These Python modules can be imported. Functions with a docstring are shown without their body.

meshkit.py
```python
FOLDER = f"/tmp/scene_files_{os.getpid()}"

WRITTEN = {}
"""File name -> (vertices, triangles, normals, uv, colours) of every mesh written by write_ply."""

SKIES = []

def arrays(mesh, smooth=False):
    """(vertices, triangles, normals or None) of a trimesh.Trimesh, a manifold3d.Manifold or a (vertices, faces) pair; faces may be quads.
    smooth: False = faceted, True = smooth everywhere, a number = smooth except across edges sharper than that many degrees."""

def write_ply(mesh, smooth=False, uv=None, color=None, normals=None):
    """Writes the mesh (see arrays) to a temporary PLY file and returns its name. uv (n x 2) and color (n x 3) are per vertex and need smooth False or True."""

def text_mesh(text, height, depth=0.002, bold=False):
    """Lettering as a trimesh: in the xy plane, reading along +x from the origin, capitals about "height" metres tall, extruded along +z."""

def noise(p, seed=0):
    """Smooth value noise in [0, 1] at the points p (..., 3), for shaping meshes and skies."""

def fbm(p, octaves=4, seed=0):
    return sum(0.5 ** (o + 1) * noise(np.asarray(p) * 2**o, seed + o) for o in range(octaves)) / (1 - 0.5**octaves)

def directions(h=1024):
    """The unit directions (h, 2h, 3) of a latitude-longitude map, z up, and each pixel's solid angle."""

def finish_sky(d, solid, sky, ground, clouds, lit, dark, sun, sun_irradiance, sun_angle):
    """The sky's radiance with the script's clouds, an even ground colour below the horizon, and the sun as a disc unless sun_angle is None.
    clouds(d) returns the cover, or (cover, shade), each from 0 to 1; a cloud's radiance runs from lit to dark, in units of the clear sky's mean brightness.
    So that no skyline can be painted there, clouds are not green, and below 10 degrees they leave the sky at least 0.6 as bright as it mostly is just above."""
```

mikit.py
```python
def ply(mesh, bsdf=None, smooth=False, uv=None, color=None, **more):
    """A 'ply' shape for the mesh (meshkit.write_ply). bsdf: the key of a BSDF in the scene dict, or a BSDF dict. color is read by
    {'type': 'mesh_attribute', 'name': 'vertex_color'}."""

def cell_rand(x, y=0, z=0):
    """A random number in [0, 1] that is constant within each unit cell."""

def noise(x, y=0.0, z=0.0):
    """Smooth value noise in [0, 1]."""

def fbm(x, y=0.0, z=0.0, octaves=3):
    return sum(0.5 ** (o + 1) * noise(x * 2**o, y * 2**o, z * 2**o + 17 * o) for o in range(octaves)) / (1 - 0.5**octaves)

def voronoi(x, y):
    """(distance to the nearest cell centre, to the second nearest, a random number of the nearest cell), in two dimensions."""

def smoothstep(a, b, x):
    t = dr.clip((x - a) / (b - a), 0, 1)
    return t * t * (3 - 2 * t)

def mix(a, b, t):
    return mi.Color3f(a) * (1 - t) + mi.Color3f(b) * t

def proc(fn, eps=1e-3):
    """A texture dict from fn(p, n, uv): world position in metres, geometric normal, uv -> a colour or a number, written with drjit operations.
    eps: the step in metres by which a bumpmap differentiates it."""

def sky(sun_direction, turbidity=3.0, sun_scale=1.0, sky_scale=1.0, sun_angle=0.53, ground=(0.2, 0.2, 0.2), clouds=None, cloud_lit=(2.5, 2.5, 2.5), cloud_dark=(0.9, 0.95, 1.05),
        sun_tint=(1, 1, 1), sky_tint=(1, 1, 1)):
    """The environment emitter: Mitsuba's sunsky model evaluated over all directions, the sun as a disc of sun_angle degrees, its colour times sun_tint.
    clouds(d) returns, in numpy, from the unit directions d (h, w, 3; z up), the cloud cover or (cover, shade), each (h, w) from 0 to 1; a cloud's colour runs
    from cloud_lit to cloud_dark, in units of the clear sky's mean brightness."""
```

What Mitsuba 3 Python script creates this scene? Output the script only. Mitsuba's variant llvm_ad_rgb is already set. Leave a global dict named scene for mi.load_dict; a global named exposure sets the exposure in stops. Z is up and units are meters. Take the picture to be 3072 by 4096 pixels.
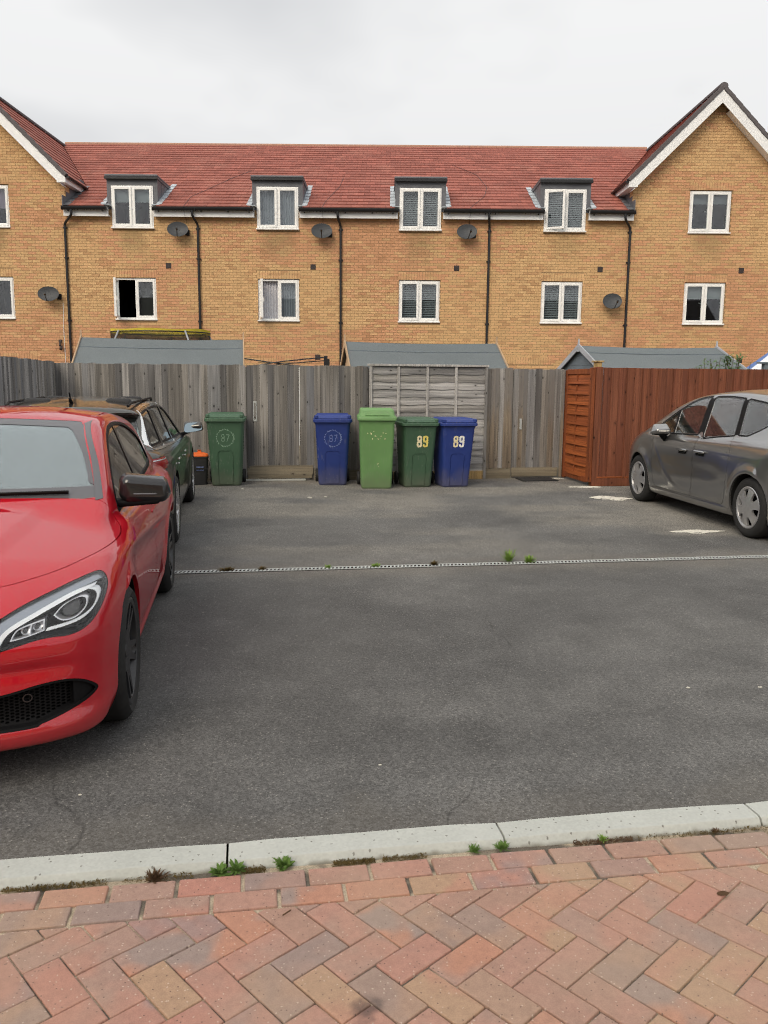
import math, random
import numpy as np, trimesh, shapely
import shapely.geometry as sg
from shapely import affinity
import manifold3d as m3
import drjit as dr, mitsuba as mi
import mikit, meshkit
from mikit import noise, fbm, voronoi, cell_rand, smoothstep, mix

T = mi.ScalarTransform4f
rng = random.Random(7)
nrng = np.random.RandomState(11)
scene, labels = {}, {}

# ---------------------------------------------------------------- camera, sky, exposure
PITCH, ROLL, FOCAL, EYE = math.atan(132 / 838.0), 0.0085, 838.0, 1.58
cam_m = T().translate([0, 0, EYE]) @ T().rotate([1, 0, 0], -math.degrees(PITCH)) @ T().look_at([0, 0, 0], [0, 1, 0], [0, 0, 1]) @ T().rotate([0, 0, 1], -math.degrees(ROLL))
scene['camera'] = {'type': 'perspective', 'to_world': cam_m, 'fov': math.degrees(2 * math.atan(384 / FOCAL)), 'fov_axis': 'x', 'near_clip': 0.05, 'far_clip': 2000.0}


def cloud_fn(d):
    """An even overcast: paler overhead than near the horizon, with soft grey folds."""
    z = np.maximum(d[..., 2], 0.02)
    q = np.stack([d[..., 0] / (z + 0.22), d[..., 1] / (z + 0.22), 0 * z], -1)
    n = meshkit.fbm(q * 1.3 + 3.1, 5, 4)
    m = meshkit.fbm(q * 3.4 + 9.0, 4, 8)
    fold = np.clip((0.65 * n + 0.35 * m - 0.42) * 2.6, 0, 1)
    return np.ones_like(z), np.clip(0.80 - 0.85 * np.sqrt(z) + 0.50 * fold, 0, 1)


scene['sky_light'] = mikit.sky((-0.34, -0.74, 0.62), turbidity=4, sun_scale=0.36, sun_angle=36, sun_tint=(0.90, 0.985, 1.12), sky_scale=1.0, ground=(0.12, 0.115, 0.11), clouds=cloud_fn, cloud_lit=(2.15, 2.15, 2.13), cloud_dark=(1.13, 1.16, 1.22))
exposure = 2.38

# ---------------------------------------------------------------- helpers
PHI = math.radians(9.2)                      # the parking court is turned against the house front
YARD = T().rotate([0, 0, 1], math.degrees(PHI))
CP, SP = math.cos(PHI), math.sin(PHI)


def yard(x, y, z=0.0, rz=0.0):
    return YARD @ T().translate([x, y, z]) @ T().rotate([0, 0, 1], rz)


def numbered(key):
    if key not in scene and key not in labels and not any(k.startswith(key + '__') for k in NEW):
        NEW.add(key)
        return key
    n = COUNT.get(key, 0) + 1
    while '%s_%03d' % (key, n) in NEW:
        n += 1
    COUNT[key] = n
    NEW.add('%s_%03d' % (key, n))
    return '%s_%03d' % (key, n)


NEW, COUNT = set(), {}


def uniq(key):
    if key not in NEW:
        NEW.add(key)
        return key
    n = COUNT.get(key, 0) + 1
    COUNT[key] = n
    k = '%s_%03d' % (key, n)
    NEW.add(k)
    return k


def thing(name, label, cat, group=None):
    key = uniq(name)
    labels[key] = {'label': label, 'category': cat}
    if group:
        labels[key]['group'] = group
    return key


def put(name, mesh, bsdf, parent=None, tw=None, smooth=False, label=None, kind=None, cat=None, group=None, color=None):
    key = uniq((parent + '__' if parent else '') + name)
    d = dict(mesh) if isinstance(mesh, dict) else mikit.ply(mesh, bsdf, smooth=smooth, color=color)
    if isinstance(mesh, dict) and bsdf is not None:
        d['bsdf'] = {'type': 'ref', 'id': bsdf}
    if tw is not None:
        d['to_world'] = tw
    scene[key] = d
    e = {}
    if label: e['label'] = label
    if kind: e['kind'] = kind
    if cat: e['category'] = cat
    if group: e['group'] = group
    if e: labels[key] = e
    return key


def cat_mesh(parts):
    vs, fs, n = [], [], 0
    for p in parts:
        v, f = (p.vertices, p.faces) if hasattr(p, 'vertices') else p
        v, f = np.asarray(v, float), np.asarray(f, int)
        vs.append(v); fs.append(f + n); n += len(v)
    return np.vstack(vs), np.vstack(fs)


def moved(m, M):
    v, f = (m.vertices, m.faces) if hasattr(m, 'vertices') else m
    M = np.array(M.matrix if hasattr(M, 'matrix') else M, float)
    v = np.asarray(v) @ M[:3, :3].T + M[:3, 3]
    f = np.asarray(f)
    if np.linalg.det(M[:3, :3]) < 0:
        f = f[:, ::-1]
    return v, f


_B = np.array([[x, y, z] for x in (0, 1) for y in (0, 1) for z in (0, 1)], float)
_BF = np.array([[0, 1, 3], [0, 3, 2], [4, 6, 7], [4, 7, 5], [0, 4, 5], [0, 5, 1], [2, 3, 7], [2, 7, 6], [0, 2, 6], [0, 6, 4], [1, 5, 7], [1, 7, 3]])


def box(x0, x1, y0, y1, z0, z1):
    return np.array([x0, y0, z0]) + _B * np.array([x1 - x0, y1 - y0, z1 - z0]), _BF


def _cb_topology():
    s = _B * 2 - 1
    v = []
    for k in range(3):
        c = s * 1.0
        for a in range(3):
            if a != k:
                c[:, a] *= 0.7
        v.append(c)
    v = np.vstack(v)
    h = trimesh.Trimesh(v, trimesh.convex.convex_hull(v, repair=True).faces, process=False) if False else trimesh.convex.convex_hull(v)
    idx = np.array([np.argmin(np.abs(v - p).sum(1)) for p in h.vertices])
    return s, idx[h.faces]


_CS, _CF = _cb_topology()


def cbox(x0, x1, y0, y1, z0, z1, c=0.004):
    """A box with chamfered edges."""
    h = np.array([x1 - x0, y1 - y0, z1 - z0]) / 2
    m = np.array([x1 + x0, y1 + y0, z1 + z0]) / 2
    vs = []
    for k in range(3):
        p = _CS * h
        for a in range(3):
            if a != k:
                p[:, a] -= _CS[:, a] * c
        vs.append(p)
    return np.vstack(vs) + m, _CF


def prism(poly, z0, z1):
    """A shapely polygon as a solid between z0 and z1."""
    ms = [trimesh.creation.extrude_polygon(g, z1 - z0, engine='earcut') for g in (poly.geoms if hasattr(poly, 'geoms') else [poly])]
    v, f = cat_mesh(ms)
    return v + [0, 0, z0], f


def tube(pts, r, n=8, cap=True):
    p = np.asarray(pts, float)
    r = np.broadcast_to(np.asarray(r, float), (len(p),))
    t = np.gradient(p, axis=0)
    t /= np.linalg.norm(t, axis=1, keepdims=True) + 1e-12
    ref = np.array([0, 0, 1.0]) if abs(t[0][2]) < 0.9 else np.array([1.0, 0, 0])
    a = np.cross(t[0], ref); a /= np.linalg.norm(a)
    vs = []
    ang = np.arange(n) * 2 * np.pi / n
    for i in range(len(p)):
        a = a - t[i] * (a @ t[i]); a /= np.linalg.norm(a) + 1e-12
        b = np.cross(t[i], a)
        vs.append(p[i] + r[i] * (np.cos(ang)[:, None] * a + np.sin(ang)[:, None] * b))
    v = np.vstack(vs)
    f = []
    for i in range(len(p) - 1):
        for j in range(n):
            q = (i * n + j, i * n + (j + 1) % n, (i + 1) * n + (j + 1) % n, (i + 1) * n + j)
            f += [(q[0], q[1], q[2]), (q[0], q[2], q[3])]
    if cap:
        v = np.vstack([v, p[:1], p[-1:]])
        for j in range(n):
            f += [(len(v) - 2, (j + 1) % n, j), (len(v) - 1, (len(p) - 1) * n + j, (len(p) - 1) * n + (j + 1) % n)]
    return v, np.array(f)


def lathe(prof, n=24, axis='z'):
    """prof: (r, z) pairs, outward facing when z rises along the profile's outside."""
    prof = np.asarray(prof, float)
    ang = np.arange(n) * 2 * np.pi / n
    v = np.stack([prof[:, None, 0] * np.cos(ang), prof[:, None, 0] * np.sin(ang), np.broadcast_to(prof[:, None, 1], (len(prof), n))], -1).reshape(-1, 3)
    f = []
    for i in range(len(prof) - 1):
        for j in range(n):
            q = (i * n + j, i * n + (j + 1) % n, (i + 1) * n + (j + 1) % n, (i + 1) * n + j)
            f += [(q[0], q[1], q[2]), (q[0], q[2], q[3])]
    return v, np.array(f)


def sheet(poly_pts, z=0.0):
    """A flat polygon facing up."""
    p = sg.Polygon(poly_pts) if not hasattr(poly_pts, 'exterior') else poly_pts
    v, f = trimesh.creation.triangulate_polygon(p, engine='earcut')
    v, f = np.asarray(v), np.asarray(f)
    n = np.cross(np.c_[v[f[:, 1]] - v[f[:, 0]], 0 * f[:, 0]], np.c_[v[f[:, 2]] - v[f[:, 0]], 0 * f[:, 0]])[:, 2]
    f = np.where(n[:, None] < 0, f[:, ::-1], f)
    return np.c_[v, np.full(len(v), z)], f


# ---------------------------------------------------------------- materials
def P(key, rough=0.6, color=None, fn=None, spec=0.5, metal=0.0, bump=None, bscale=0.002, two=True, eps=1e-3, **kw):
    b = {'type': 'principled', 'base_color': mikit.proc(fn) if fn else {'type': 'rgb', 'value': list(color)}, 'roughness': rough, 'specular': spec, 'metallic': metal, **kw}
    if bump:
        b = {'type': 'bumpmap', 'arbitrary': mikit.proc(bump, eps), 'scale': bscale, 'bsdf': b}
    scene[key] = {'type': 'twosided', 'bsdf': b} if two else b
    return key


def C3(a):
    return mi.Color3f(*a)


def yl(p):
    return p.x * CP + p.y * SP


def yd(p):
    return p.y * CP - p.x * SP


def asphalt_fn(p, n, uv):
    l, d = yl(p), yd(p)
    f1, f2, r = voronoi(l * 95, d * 95)
    g1, g2, r2 = voronoi(l * 230, d * 230)
    big = fbm(l * 0.7 + 3, d * 1.3, 0, 4)
    mid = fbm(l * 5, d * 5, 2, 3)
    base = mix((0.088, 0.087, 0.086), (0.114, 0.1125, 0.110), smoothstep(0.3, 0.75, big))
    far = smoothstep(6.9, 8.2, d) * smoothstep(0.35, 0.6, fbm(l * 0.55 + 11, d * 1.1 + 4, 1, 4))
    base = mix(base, (0.172, 0.162, 0.145), far * 0.8)
    base = base * (0.78 + 0.44 * mid)
    spk = smoothstep(0.35, 0.9, r) * (1 - smoothstep(0.25, 0.5, f1))
    base = base * (0.62 + 0.62 * r2) * (0.74 + 0.52 * r)
    pale = dr.select(r > 0.962, 1.0, 0.0) * (1 - smoothstep(0.16, 0.34, f1))
    base = mix(base, (0.30, 0.28, 0.25), pale * 0.7)
    dark = smoothstep(0.60, 0.78, fbm(l * 1.6 + 40, d * 2.4, 5, 3)) * 0.12
    silt = smoothstep(0.55, 0.0, dr.abs(d - 6.9) + 0.5 * (fbm(l * 2, d * 3, 7, 3) - 0.45)) * 0.30
    silt = dr.maximum(silt, smoothstep(12.5, 13.2, d + 0.7 * (fbm(l * 2.2, d * 2, 9, 3) - 0.5)) * 0.45)
    silt = dr.maximum(silt, smoothstep(3.05, 2.75, d + 0.35 * (fbm(l * 5, d * 5, 9, 3) - 0.5)) * 0.18)
    base = mix(base, (0.175, 0.155, 0.125), silt)
    k1, k2, kr = voronoi(l * 0.55 + 0.12 * fbm(l * 4, d * 4), d * 0.5 + 0.12 * fbm(l * 4 + 9, d * 4))
    crack = smoothstep(0.012, 0.0, k2 - k1) * smoothstep(0.45, 0.6, fbm(l * 0.8 + 2, d * 0.8)) * 0.35
    dark = dr.maximum(dark, crack)
    return base * (1 - dark) + spk * 0.010


def asphalt_bump(p, n, uv):
    l, d = yl(p), yd(p)
    f1, f2, r = voronoi(l * 95, d * 95)
    return (1 - smoothstep(0.1, 0.7, f1)) * (0.4 + 0.6 * r)


P('m_asphalt', 0.86, fn=asphalt_fn, spec=0.3, bump=asphalt_bump, bscale=0.0035, eps=0.0015)
P('m_soil', 0.95, fn=lambda p, n, uv: mix((0.10, 0.085, 0.065), (0.17, 0.15, 0.11), fbm(p.x * 3, p.y * 3, 0, 4)), spec=0.1)


def sand_fn(p, n, uv):
    k = fbm(p.x * 9, p.y * 9, 0, 3)
    return mix((0.11, 0.095, 0.078), (0.36, 0.30, 0.225), smoothstep(0.36, 0.58, k)) * (0.7 + 0.6 * noise(p.x * 300, p.y * 300))


P('m_sand', 0.95, fn=sand_fn, spec=0.1)

PAVER_TONES = [((0.335, 0.195, 0.155), (0.305, 0.19, 0.15)), ((0.355, 0.175, 0.138), (0.325, 0.175, 0.142)), ((0.335, 0.220, 0.150), (0.36, 0.20, 0.145)),
               ((0.290, 0.190, 0.160), (0.245, 0.182, 0.165)), ((0.300, 0.195, 0.160), (0.345, 0.19, 0.15)), ((0.365, 0.190, 0.135), (0.255, 0.195, 0.175)),
               ((0.310, 0.205, 0.155), (0.265, 0.19, 0.16)), ((0.340, 0.182, 0.145), (0.265, 0.18, 0.165))]


def paver_fn(a, b, k):
    def fn(p, n, uv):
        t = fbm(p.x * 7 + 13 * k, p.y * 7 - 5 * k, k, 3)
        c = mix(a, b, smoothstep(0.36, 0.64, t))
        g = noise(p.x * 420, p.y * 420)
        g2 = fbm(p.x * 60, p.y * 60, 3, 3)
        c = c * (0.80 + 0.22 * g + 0.24 * g2)
        f1, f2, r = voronoi(p.x * 75, p.y * 75)
        pale = dr.select(r > 0.90, 1.0, 0.0) * (1 - smoothstep(0.12, 0.22, f1))
        dk = dr.select(r < 0.07, 1.0, 0.0) * (1 - smoothstep(0.10, 0.22, f1))
        c = mix(c, (0.52, 0.43, 0.36), pale * 0.75)
        c = mix(c, (0.07, 0.055, 0.045), dk * 0.8)
        dust = smoothstep(0.45, 0.75, fbm(p.x * 1.7 + 7, p.y * 1.7, 8, 3)) * 0.28
        oil = smoothstep(0.055, 0.01, dr.sqrt(dr.square(p.x + 0.035) + dr.square((p.y - 1.925) * 0.9)) + 0.05 * (fbm(p.x * 30, p.y * 30) - 0.5)) * 0.7
        c = mix(c, (0.36, 0.27, 0.20), dust)
        return mix(c, (0.06, 0.05, 0.05), oil)
    return fn


def paver_bump(p, n, uv):
    return noise(p.x * 350, p.y * 350) * 0.6 + fbm(p.x * 40, p.y * 40, 0, 2)


for i, (a, b) in enumerate(PAVER_TONES):
    P('m_paver_%d' % i, 0.85, fn=paver_fn(a, b, i + 1), spec=0.25, bump=paver_bump, bscale=0.0018, eps=0.0012)


def kerb_fn(p, n, uv):
    c = mix((0.44, 0.455, 0.43), (0.38, 0.395, 0.37), fbm(p.x * 6, p.y * 6, p.z * 6, 4))
    g = fbm(p.x * 130, p.y * 130, p.z * 130, 2)
    c = c * (0.90 + 0.18 * g)
    f1, f2, r = voronoi(yl(p) * 42, yd(p) * 42)
    pit = dr.select(r > 0.86, 1.0, 0.0) * (1 - smoothstep(0.10, 0.20, f1))
    c = mix(c, (0.13, 0.125, 0.11), pit * 0.8)
    low = smoothstep(-0.012, -0.030, p.z + 0.020 * (fbm(p.x * 22, p.y * 22, 0, 3) - 0.5))
    return mix(c, (0.12, 0.105, 0.075), low * 0.8)


P('m_kerb', 0.85, fn=kerb_fn, spec=0.25, bump=lambda p, n, uv: fbm(p.x * 90, p.y * 90, p.z * 90, 3), bscale=0.002, eps=0.0015)


def plain(key, color, rough=0.6, var=0.12, sc=6.0, spec=0.4, **kw):
    """One colour with slight unevenness."""
    def fn(p, n, uv):
        return C3(color) * (1 - var + 2 * var * fbm(p.x * sc, p.y * sc, p.z * sc, 4))
    return P(key, rough, fn=fn, spec=spec, **kw)


BR0, BRW, BRH, BRX = 0.0, 0.225, 0.0753, 0.0


def brick_fn(p, n, uv):
    row = dr.floor(p.z / BRH)
    col = dr.floor((p.x + 0.1125 * (row - 2 * dr.floor(row / 2))) / BRW)
    r = cell_rand(col, row, 3)
    r2 = cell_rand(col + 31, row, 9)
    zone = fbm(p.x * 0.45 + 5, p.z * 0.75, 0, 3)
    c = mix((0.60, 0.385, 0.195), (0.55, 0.295, 0.165), smoothstep(0.40, 0.62, zone + 0.35 * (r - 0.5)))
    c = mix(c, (0.40, 0.205, 0.105), dr.select(r2 > 0.86, 1.0, 0.0) * 0.45)
    c = mix(c, (0.62, 0.42, 0.215), dr.select(r2 < 0.12, 1.0, 0.0) * 0.5)
    c = c * (0.90 + 0.14 * r) * (0.88 + 0.24 * fbm(p.x * 30, p.z * 30, p.y * 9, 2))
    # rain wash below the sills of the upper windows and a darker band under the eaves
    ph = p.x + 7.2 - 4.09 * dr.floor((p.x + 7.2 + 2.0) / 4.09)
    wob = 0.35 * (fbm(p.x * 2.5, p.z * 1.2, 4, 3) - 0.5)
    st = smoothstep(0.62, 0.2, dr.abs(ph + wob)) * smoothstep(4.75, 5.5, p.z + wob) * smoothstep(5.85, 5.75, p.z)
    st = st * (0.25 + 0.75 * cell_rand(dr.floor((p.x + 9.2) / 4.09), 5, 2))
    c = mix(c, (0.235, 0.175, 0.085), st * 0.62)
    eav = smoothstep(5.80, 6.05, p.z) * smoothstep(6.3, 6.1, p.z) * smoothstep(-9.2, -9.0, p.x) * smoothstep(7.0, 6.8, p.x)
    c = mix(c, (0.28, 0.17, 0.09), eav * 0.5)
    return c


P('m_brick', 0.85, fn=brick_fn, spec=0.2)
P('m_mortar', 0.95, fn=lambda p, n, uv: mix((0.25, 0.16, 0.085), (0.33, 0.22, 0.125), fbm(p.x * 2, p.z * 2, 0, 3)), spec=0.1)


def tile_fn(k):
    def fn(p, n, uv):
        c = mix((0.285, 0.098, 0.074), (0.245, 0.082, 0.064), fbm(p.x * 0.5, p.y * 0.6, 3, 3))
        c = c * (0.82 + 0.13 * k) * (0.86 + 0.28 * fbm(p.x * 18, p.y * 18, p.z * 18, 3))
        pale = smoothstep(0.55, 0.8, fbm(p.x * 1.3 + 20, p.y * 1.7, 0, 3)) * 0.25
        return mix(c, (0.32, 0.155, 0.12), pale)
    return fn


for k in range(3):
    P('m_tile_%d' % k, 0.75, fn=tile_fn(k), spec=0.3)
plain('m_ridge', (0.36, 0.20, 0.14), 0.8)
plain('m_underlay', (0.05, 0.045, 0.045), 0.9)
plain('m_verge', (0.105, 0.095, 0.100), 0.75)
plain('m_lead', (0.115, 0.120, 0.135), 0.5, 0.18, 4.0)
plain('m_leadlight', (0.36, 0.40, 0.44), 0.5, 0.22, 5.0)
plain('m_upvc', (0.80, 0.80, 0.79), 0.35, 0.04, 8.0, spec=0.5)
plain('m_fascia', (0.80, 0.81, 0.82), 0.45, 0.06, 3.0)
plain('m_blackpvc', (0.016, 0.016, 0.018), 0.35, 0.1)
plain('m_vent', (0.055, 0.042, 0.040), 0.6)
plain('m_dish', (0.050, 0.055, 0.062), 0.55, 0.12, 8)
plain('m_room', (0.05, 0.05, 0.05), 0.9, 0.1)
plain('m_room_light', (0.45, 0.44, 0.42), 0.9, 0.1)
plain('m_blind', (0.52, 0.53, 0.54), 0.7, 0.05)
plain('m_blindgrey', (0.34, 0.35, 0.37), 0.7, 0.05)
plain('m_net', (0.58, 0.58, 0.62), 0.8, 0.06)
plain('m_purple', (0.50, 0.38, 0.48), 0.8, 0.06)
plain('m_dkscreen', (0.05, 0.048, 0.04), 0.8, 0.1)
scene['m_glass'] = {'type': 'thindielectric', 'int_ior': 1.72, 'specular_transmittance': {'type': 'rgb', 'value': [0.50, 0.56, 0.58]}}
plain('m_steel', (0.56, 0.57, 0.57), 0.38, 0.06, 8, metal=0.85)
plain('m_galv', (0.46, 0.48, 0.47), 0.5, 0.1, 30, metal=0.35)


def wood_fn(base, alt, k, vertical=True, knots=True, wear=None):
    def fn(p, n, uv):
        l, d = yl(p), yd(p)
        a = l + d * 0.9
        u, w = (a, p.z) if vertical else (p.z, a)
        g = fbm(u * 85 + 7 * k + 0.6 * noise(w * 3, u * 4), w * 1.6 + 3 * k, k, 3)
        s = fbm(u * 16 + 5 * k, w * 0.8, k + 4, 3)
        c = mix(base, alt, smoothstep(0.3, 0.7, s))
        c = c * (0.55 + 0.9 * g)
        if knots:
            f1, f2, r = voronoi(u * 8 + 3 * k, w * 4.5 + 11 * k)
            kn = dr.select(r > 0.72, 1.0, 0.0) * (1 - smoothstep(0.05, 0.11, f1 + 0.05 * (g - 0.5)))
            halo = dr.select(r > 0.72, 1.0, 0.0) * (1 - smoothstep(0.08, 0.34, f1)) * 0.4
            c = mix(c, C3(base) * 0.62, halo)
            c = mix(c, C3(base) * 0.22, kn)
        if wear is not None:
            c = mix(c, wear[0], smoothstep(wear[1], wear[2], p.z + 0.5 * (s - 0.5)) * wear[3])
        return c
    return fn


GREYS = [((0.215, 0.207, 0.200), (0.145, 0.140, 0.136)), ((0.130, 0.126, 0.124), (0.092, 0.089, 0.088)), ((0.265, 0.255, 0.245), (0.180, 0.172, 0.165)), ((0.175, 0.165, 0.152), (0.120, 0.112, 0.103)), ((0.140, 0.140, 0.144), (0.205, 0.203, 0.203)), ((0.225, 0.210, 0.192), (0.140, 0.130, 0.118))]
for i, (a, b) in enumerate(GREYS):
    a, b = [x * 1.22 for x in a], [x * 1.15 for x in b]
    P('m_grey_%d' % i, 0.85, fn=wood_fn(a, b, i + 1), spec=0.2)
    P('m_lap_%d' % i, 0.85, fn=wood_fn([0.10 + x * 1.0 for x in a], [0.06 + x * 0.95 for x in b], i + 11, vertical=False), spec=0.2)
BROWNG = [((0.215, 0.185, 0.150), (0.160, 0.132, 0.105)), ((0.250, 0.205, 0.155), (0.170, 0.138, 0.105)), ((0.190, 0.172, 0.152), (0.150, 0.134, 0.116))]
for i, (a, b) in enumerate(BROWNG):
    P('m_tan_%d' % i, 0.85, fn=wood_fn(a, b, i + 21, wear=((0.185, 0.180, 0.178), 0.8, 1.3, 0.7)), spec=0.2)
P('m_rail', 0.85, fn=wood_fn((0.22, 0.19, 0.14), (0.17, 0.145, 0.105), 31, vertical=False), spec=0.2)
P('m_newpost', 0.8, fn=wood_fn((0.42, 0.29, 0.13), (0.36, 0.25, 0.12), 33), spec=0.2)
P('m_batten', 0.8, fn=wood_fn((0.40, 0.385, 0.37), (0.31, 0.30, 0.285), 35, knots=False), spec=0.2)
REDS = [((0.170, 0.058, 0.030), (0.130, 0.046, 0.026)), ((0.150, 0.050, 0.027), (0.185, 0.066, 0.036)), ((0.185, 0.064, 0.034), (0.145, 0.050, 0.027)), ((0.135, 0.046, 0.026), (0.165, 0.056, 0.031))]
for i, (a, b) in enumerate(REDS):
    P('m_redwood_%d' % i, 0.75, fn=wood_fn(a, b, i + 41), spec=0.25)
P('m_woven', 0.65, fn=wood_fn((0.30, 0.082, 0.022), (0.235, 0.062, 0.019), 51, vertical=False, knots=False), spec=0.3)
P('m_wovenframe', 0.65, fn=wood_fn((0.225, 0.062, 0.020), (0.18, 0.050, 0.018), 53), spec=0.3)


def felt_fn(p, n, uv):
    c = mix((0.112, 0.130, 0.140), (0.150, 0.170, 0.180), fbm(p.x * 0.9, p.y * 1.5, p.z, 4))
    return c * (0.86 + 0.28 * noise(p.x * 160, p.y * 160, p.z * 160))


P('m_felt', 0.9, fn=felt_fn, spec=0.2)
plain('m_shedgrey', (0.14, 0.17, 0.20), 0.8, 0.15, 6)
plain('m_shedwood', (0.40, 0.28, 0.18), 0.8, 0.15, 6)
plain('m_shedtrim', (0.36, 0.38, 0.42), 0.7, 0.12, 6)

# ================================================================ the ground
put('ground', sheet([(-400, -400), (400, -400), (400, 400), (-400, 400)], -0.05), 'm_soil', kind='structure', label='bare earth beyond the paved court')


def grid_sheet(x0, x1, y0, y1, nx, ny, zf):
    xs, ys = np.linspace(x0, x1, nx + 1), np.linspace(y0, y1, ny + 1)
    X, Y = np.meshgrid(xs, ys, indexing='ij')
    v = np.stack([X, Y, zf(X, Y)], -1).reshape(-1, 3)
    i, j = np.meshgrid(np.arange(nx), np.arange(ny), indexing='ij')
    a = (i * (ny + 1) + j).ravel(); b = a + ny + 1
    return v, np.vstack([np.c_[a, b, b + 1], np.c_[a, b + 1, a + 1]])


put('parking_court', cat_mesh([grid_sheet(-14, 16, 2.719, 6.850, 60, 16, lambda x, y: 0 * x), grid_sheet(-14, 16, 6.964, 13.6, 60, 24, lambda x, y: 0 * x), grid_sheet(-14, -2.0, 6.85, 6.964, 6, 1, lambda x, y: 0 * x), grid_sheet(6.0, 16, 6.85, 6.964, 6, 1, lambda x, y: 0 * x)]), 'm_asphalt', tw=YARD, smooth=True, kind='structure', label='worn dark tarmac parking court with pale dusty patches')

# kerb stones
KJ = [-2.00, -1.05, -0.094, 0.860, 1.835, 2.79, 3.75, 4.7]


def kerb_stone(x0, x1):
    prof = sg.Polygon([(0, -0.12), (0.108, -0.12), (0.113, -0.0), (0.113, 0.004), (0.0, 0.004), (-0.012, -0.002), (-0.020, -0.022)])
    pr = [(2.720, -0.10), (2.720, 0.003), (2.716, 0.007), (2.622, 0.007), (2.610, 0.004), (2.603, -0.004), (2.586, -0.030), (2.586, -0.10)]
    n = 7
    xs = np.linspace(x0 + 0.004, x1 - 0.004, n)
    sc = np.ones(n)
    v = []
    for i, x in enumerate(xs):
        e = 0.004 if i in (0, n - 1) else 0.0
        for (y, z) in pr:
            v.append((x, y + (e if y < 2.65 else -e * 0.5), z - e * (z > -0.05) + 0.0012 * math.sin(9 * x + 40 * y)))
    k = len(pr)
    f = []
    for i in range(n - 1):
        for j in range(k):
            a, b, c, d = i * k + j, i * k + (j + 1) % k, (i + 1) * k + (j + 1) % k, (i + 1) * k + j
            f += [(a, b, c), (a, c, d)]
    for s, off in ((0, 0), (1, (n - 1) * k)):
        for j in range(1, k - 1):
            t = (off, off + j, off + j + 1)
            f.append(t[::-1] if s == 0 else t)
    f = np.array(f)[:, ::-1]
    v = np.array(v)
    m = trimesh.Trimesh(v, f, process=False)
    if m.volume < 0:
        f = f[:, ::-1]
    return v, f


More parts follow.
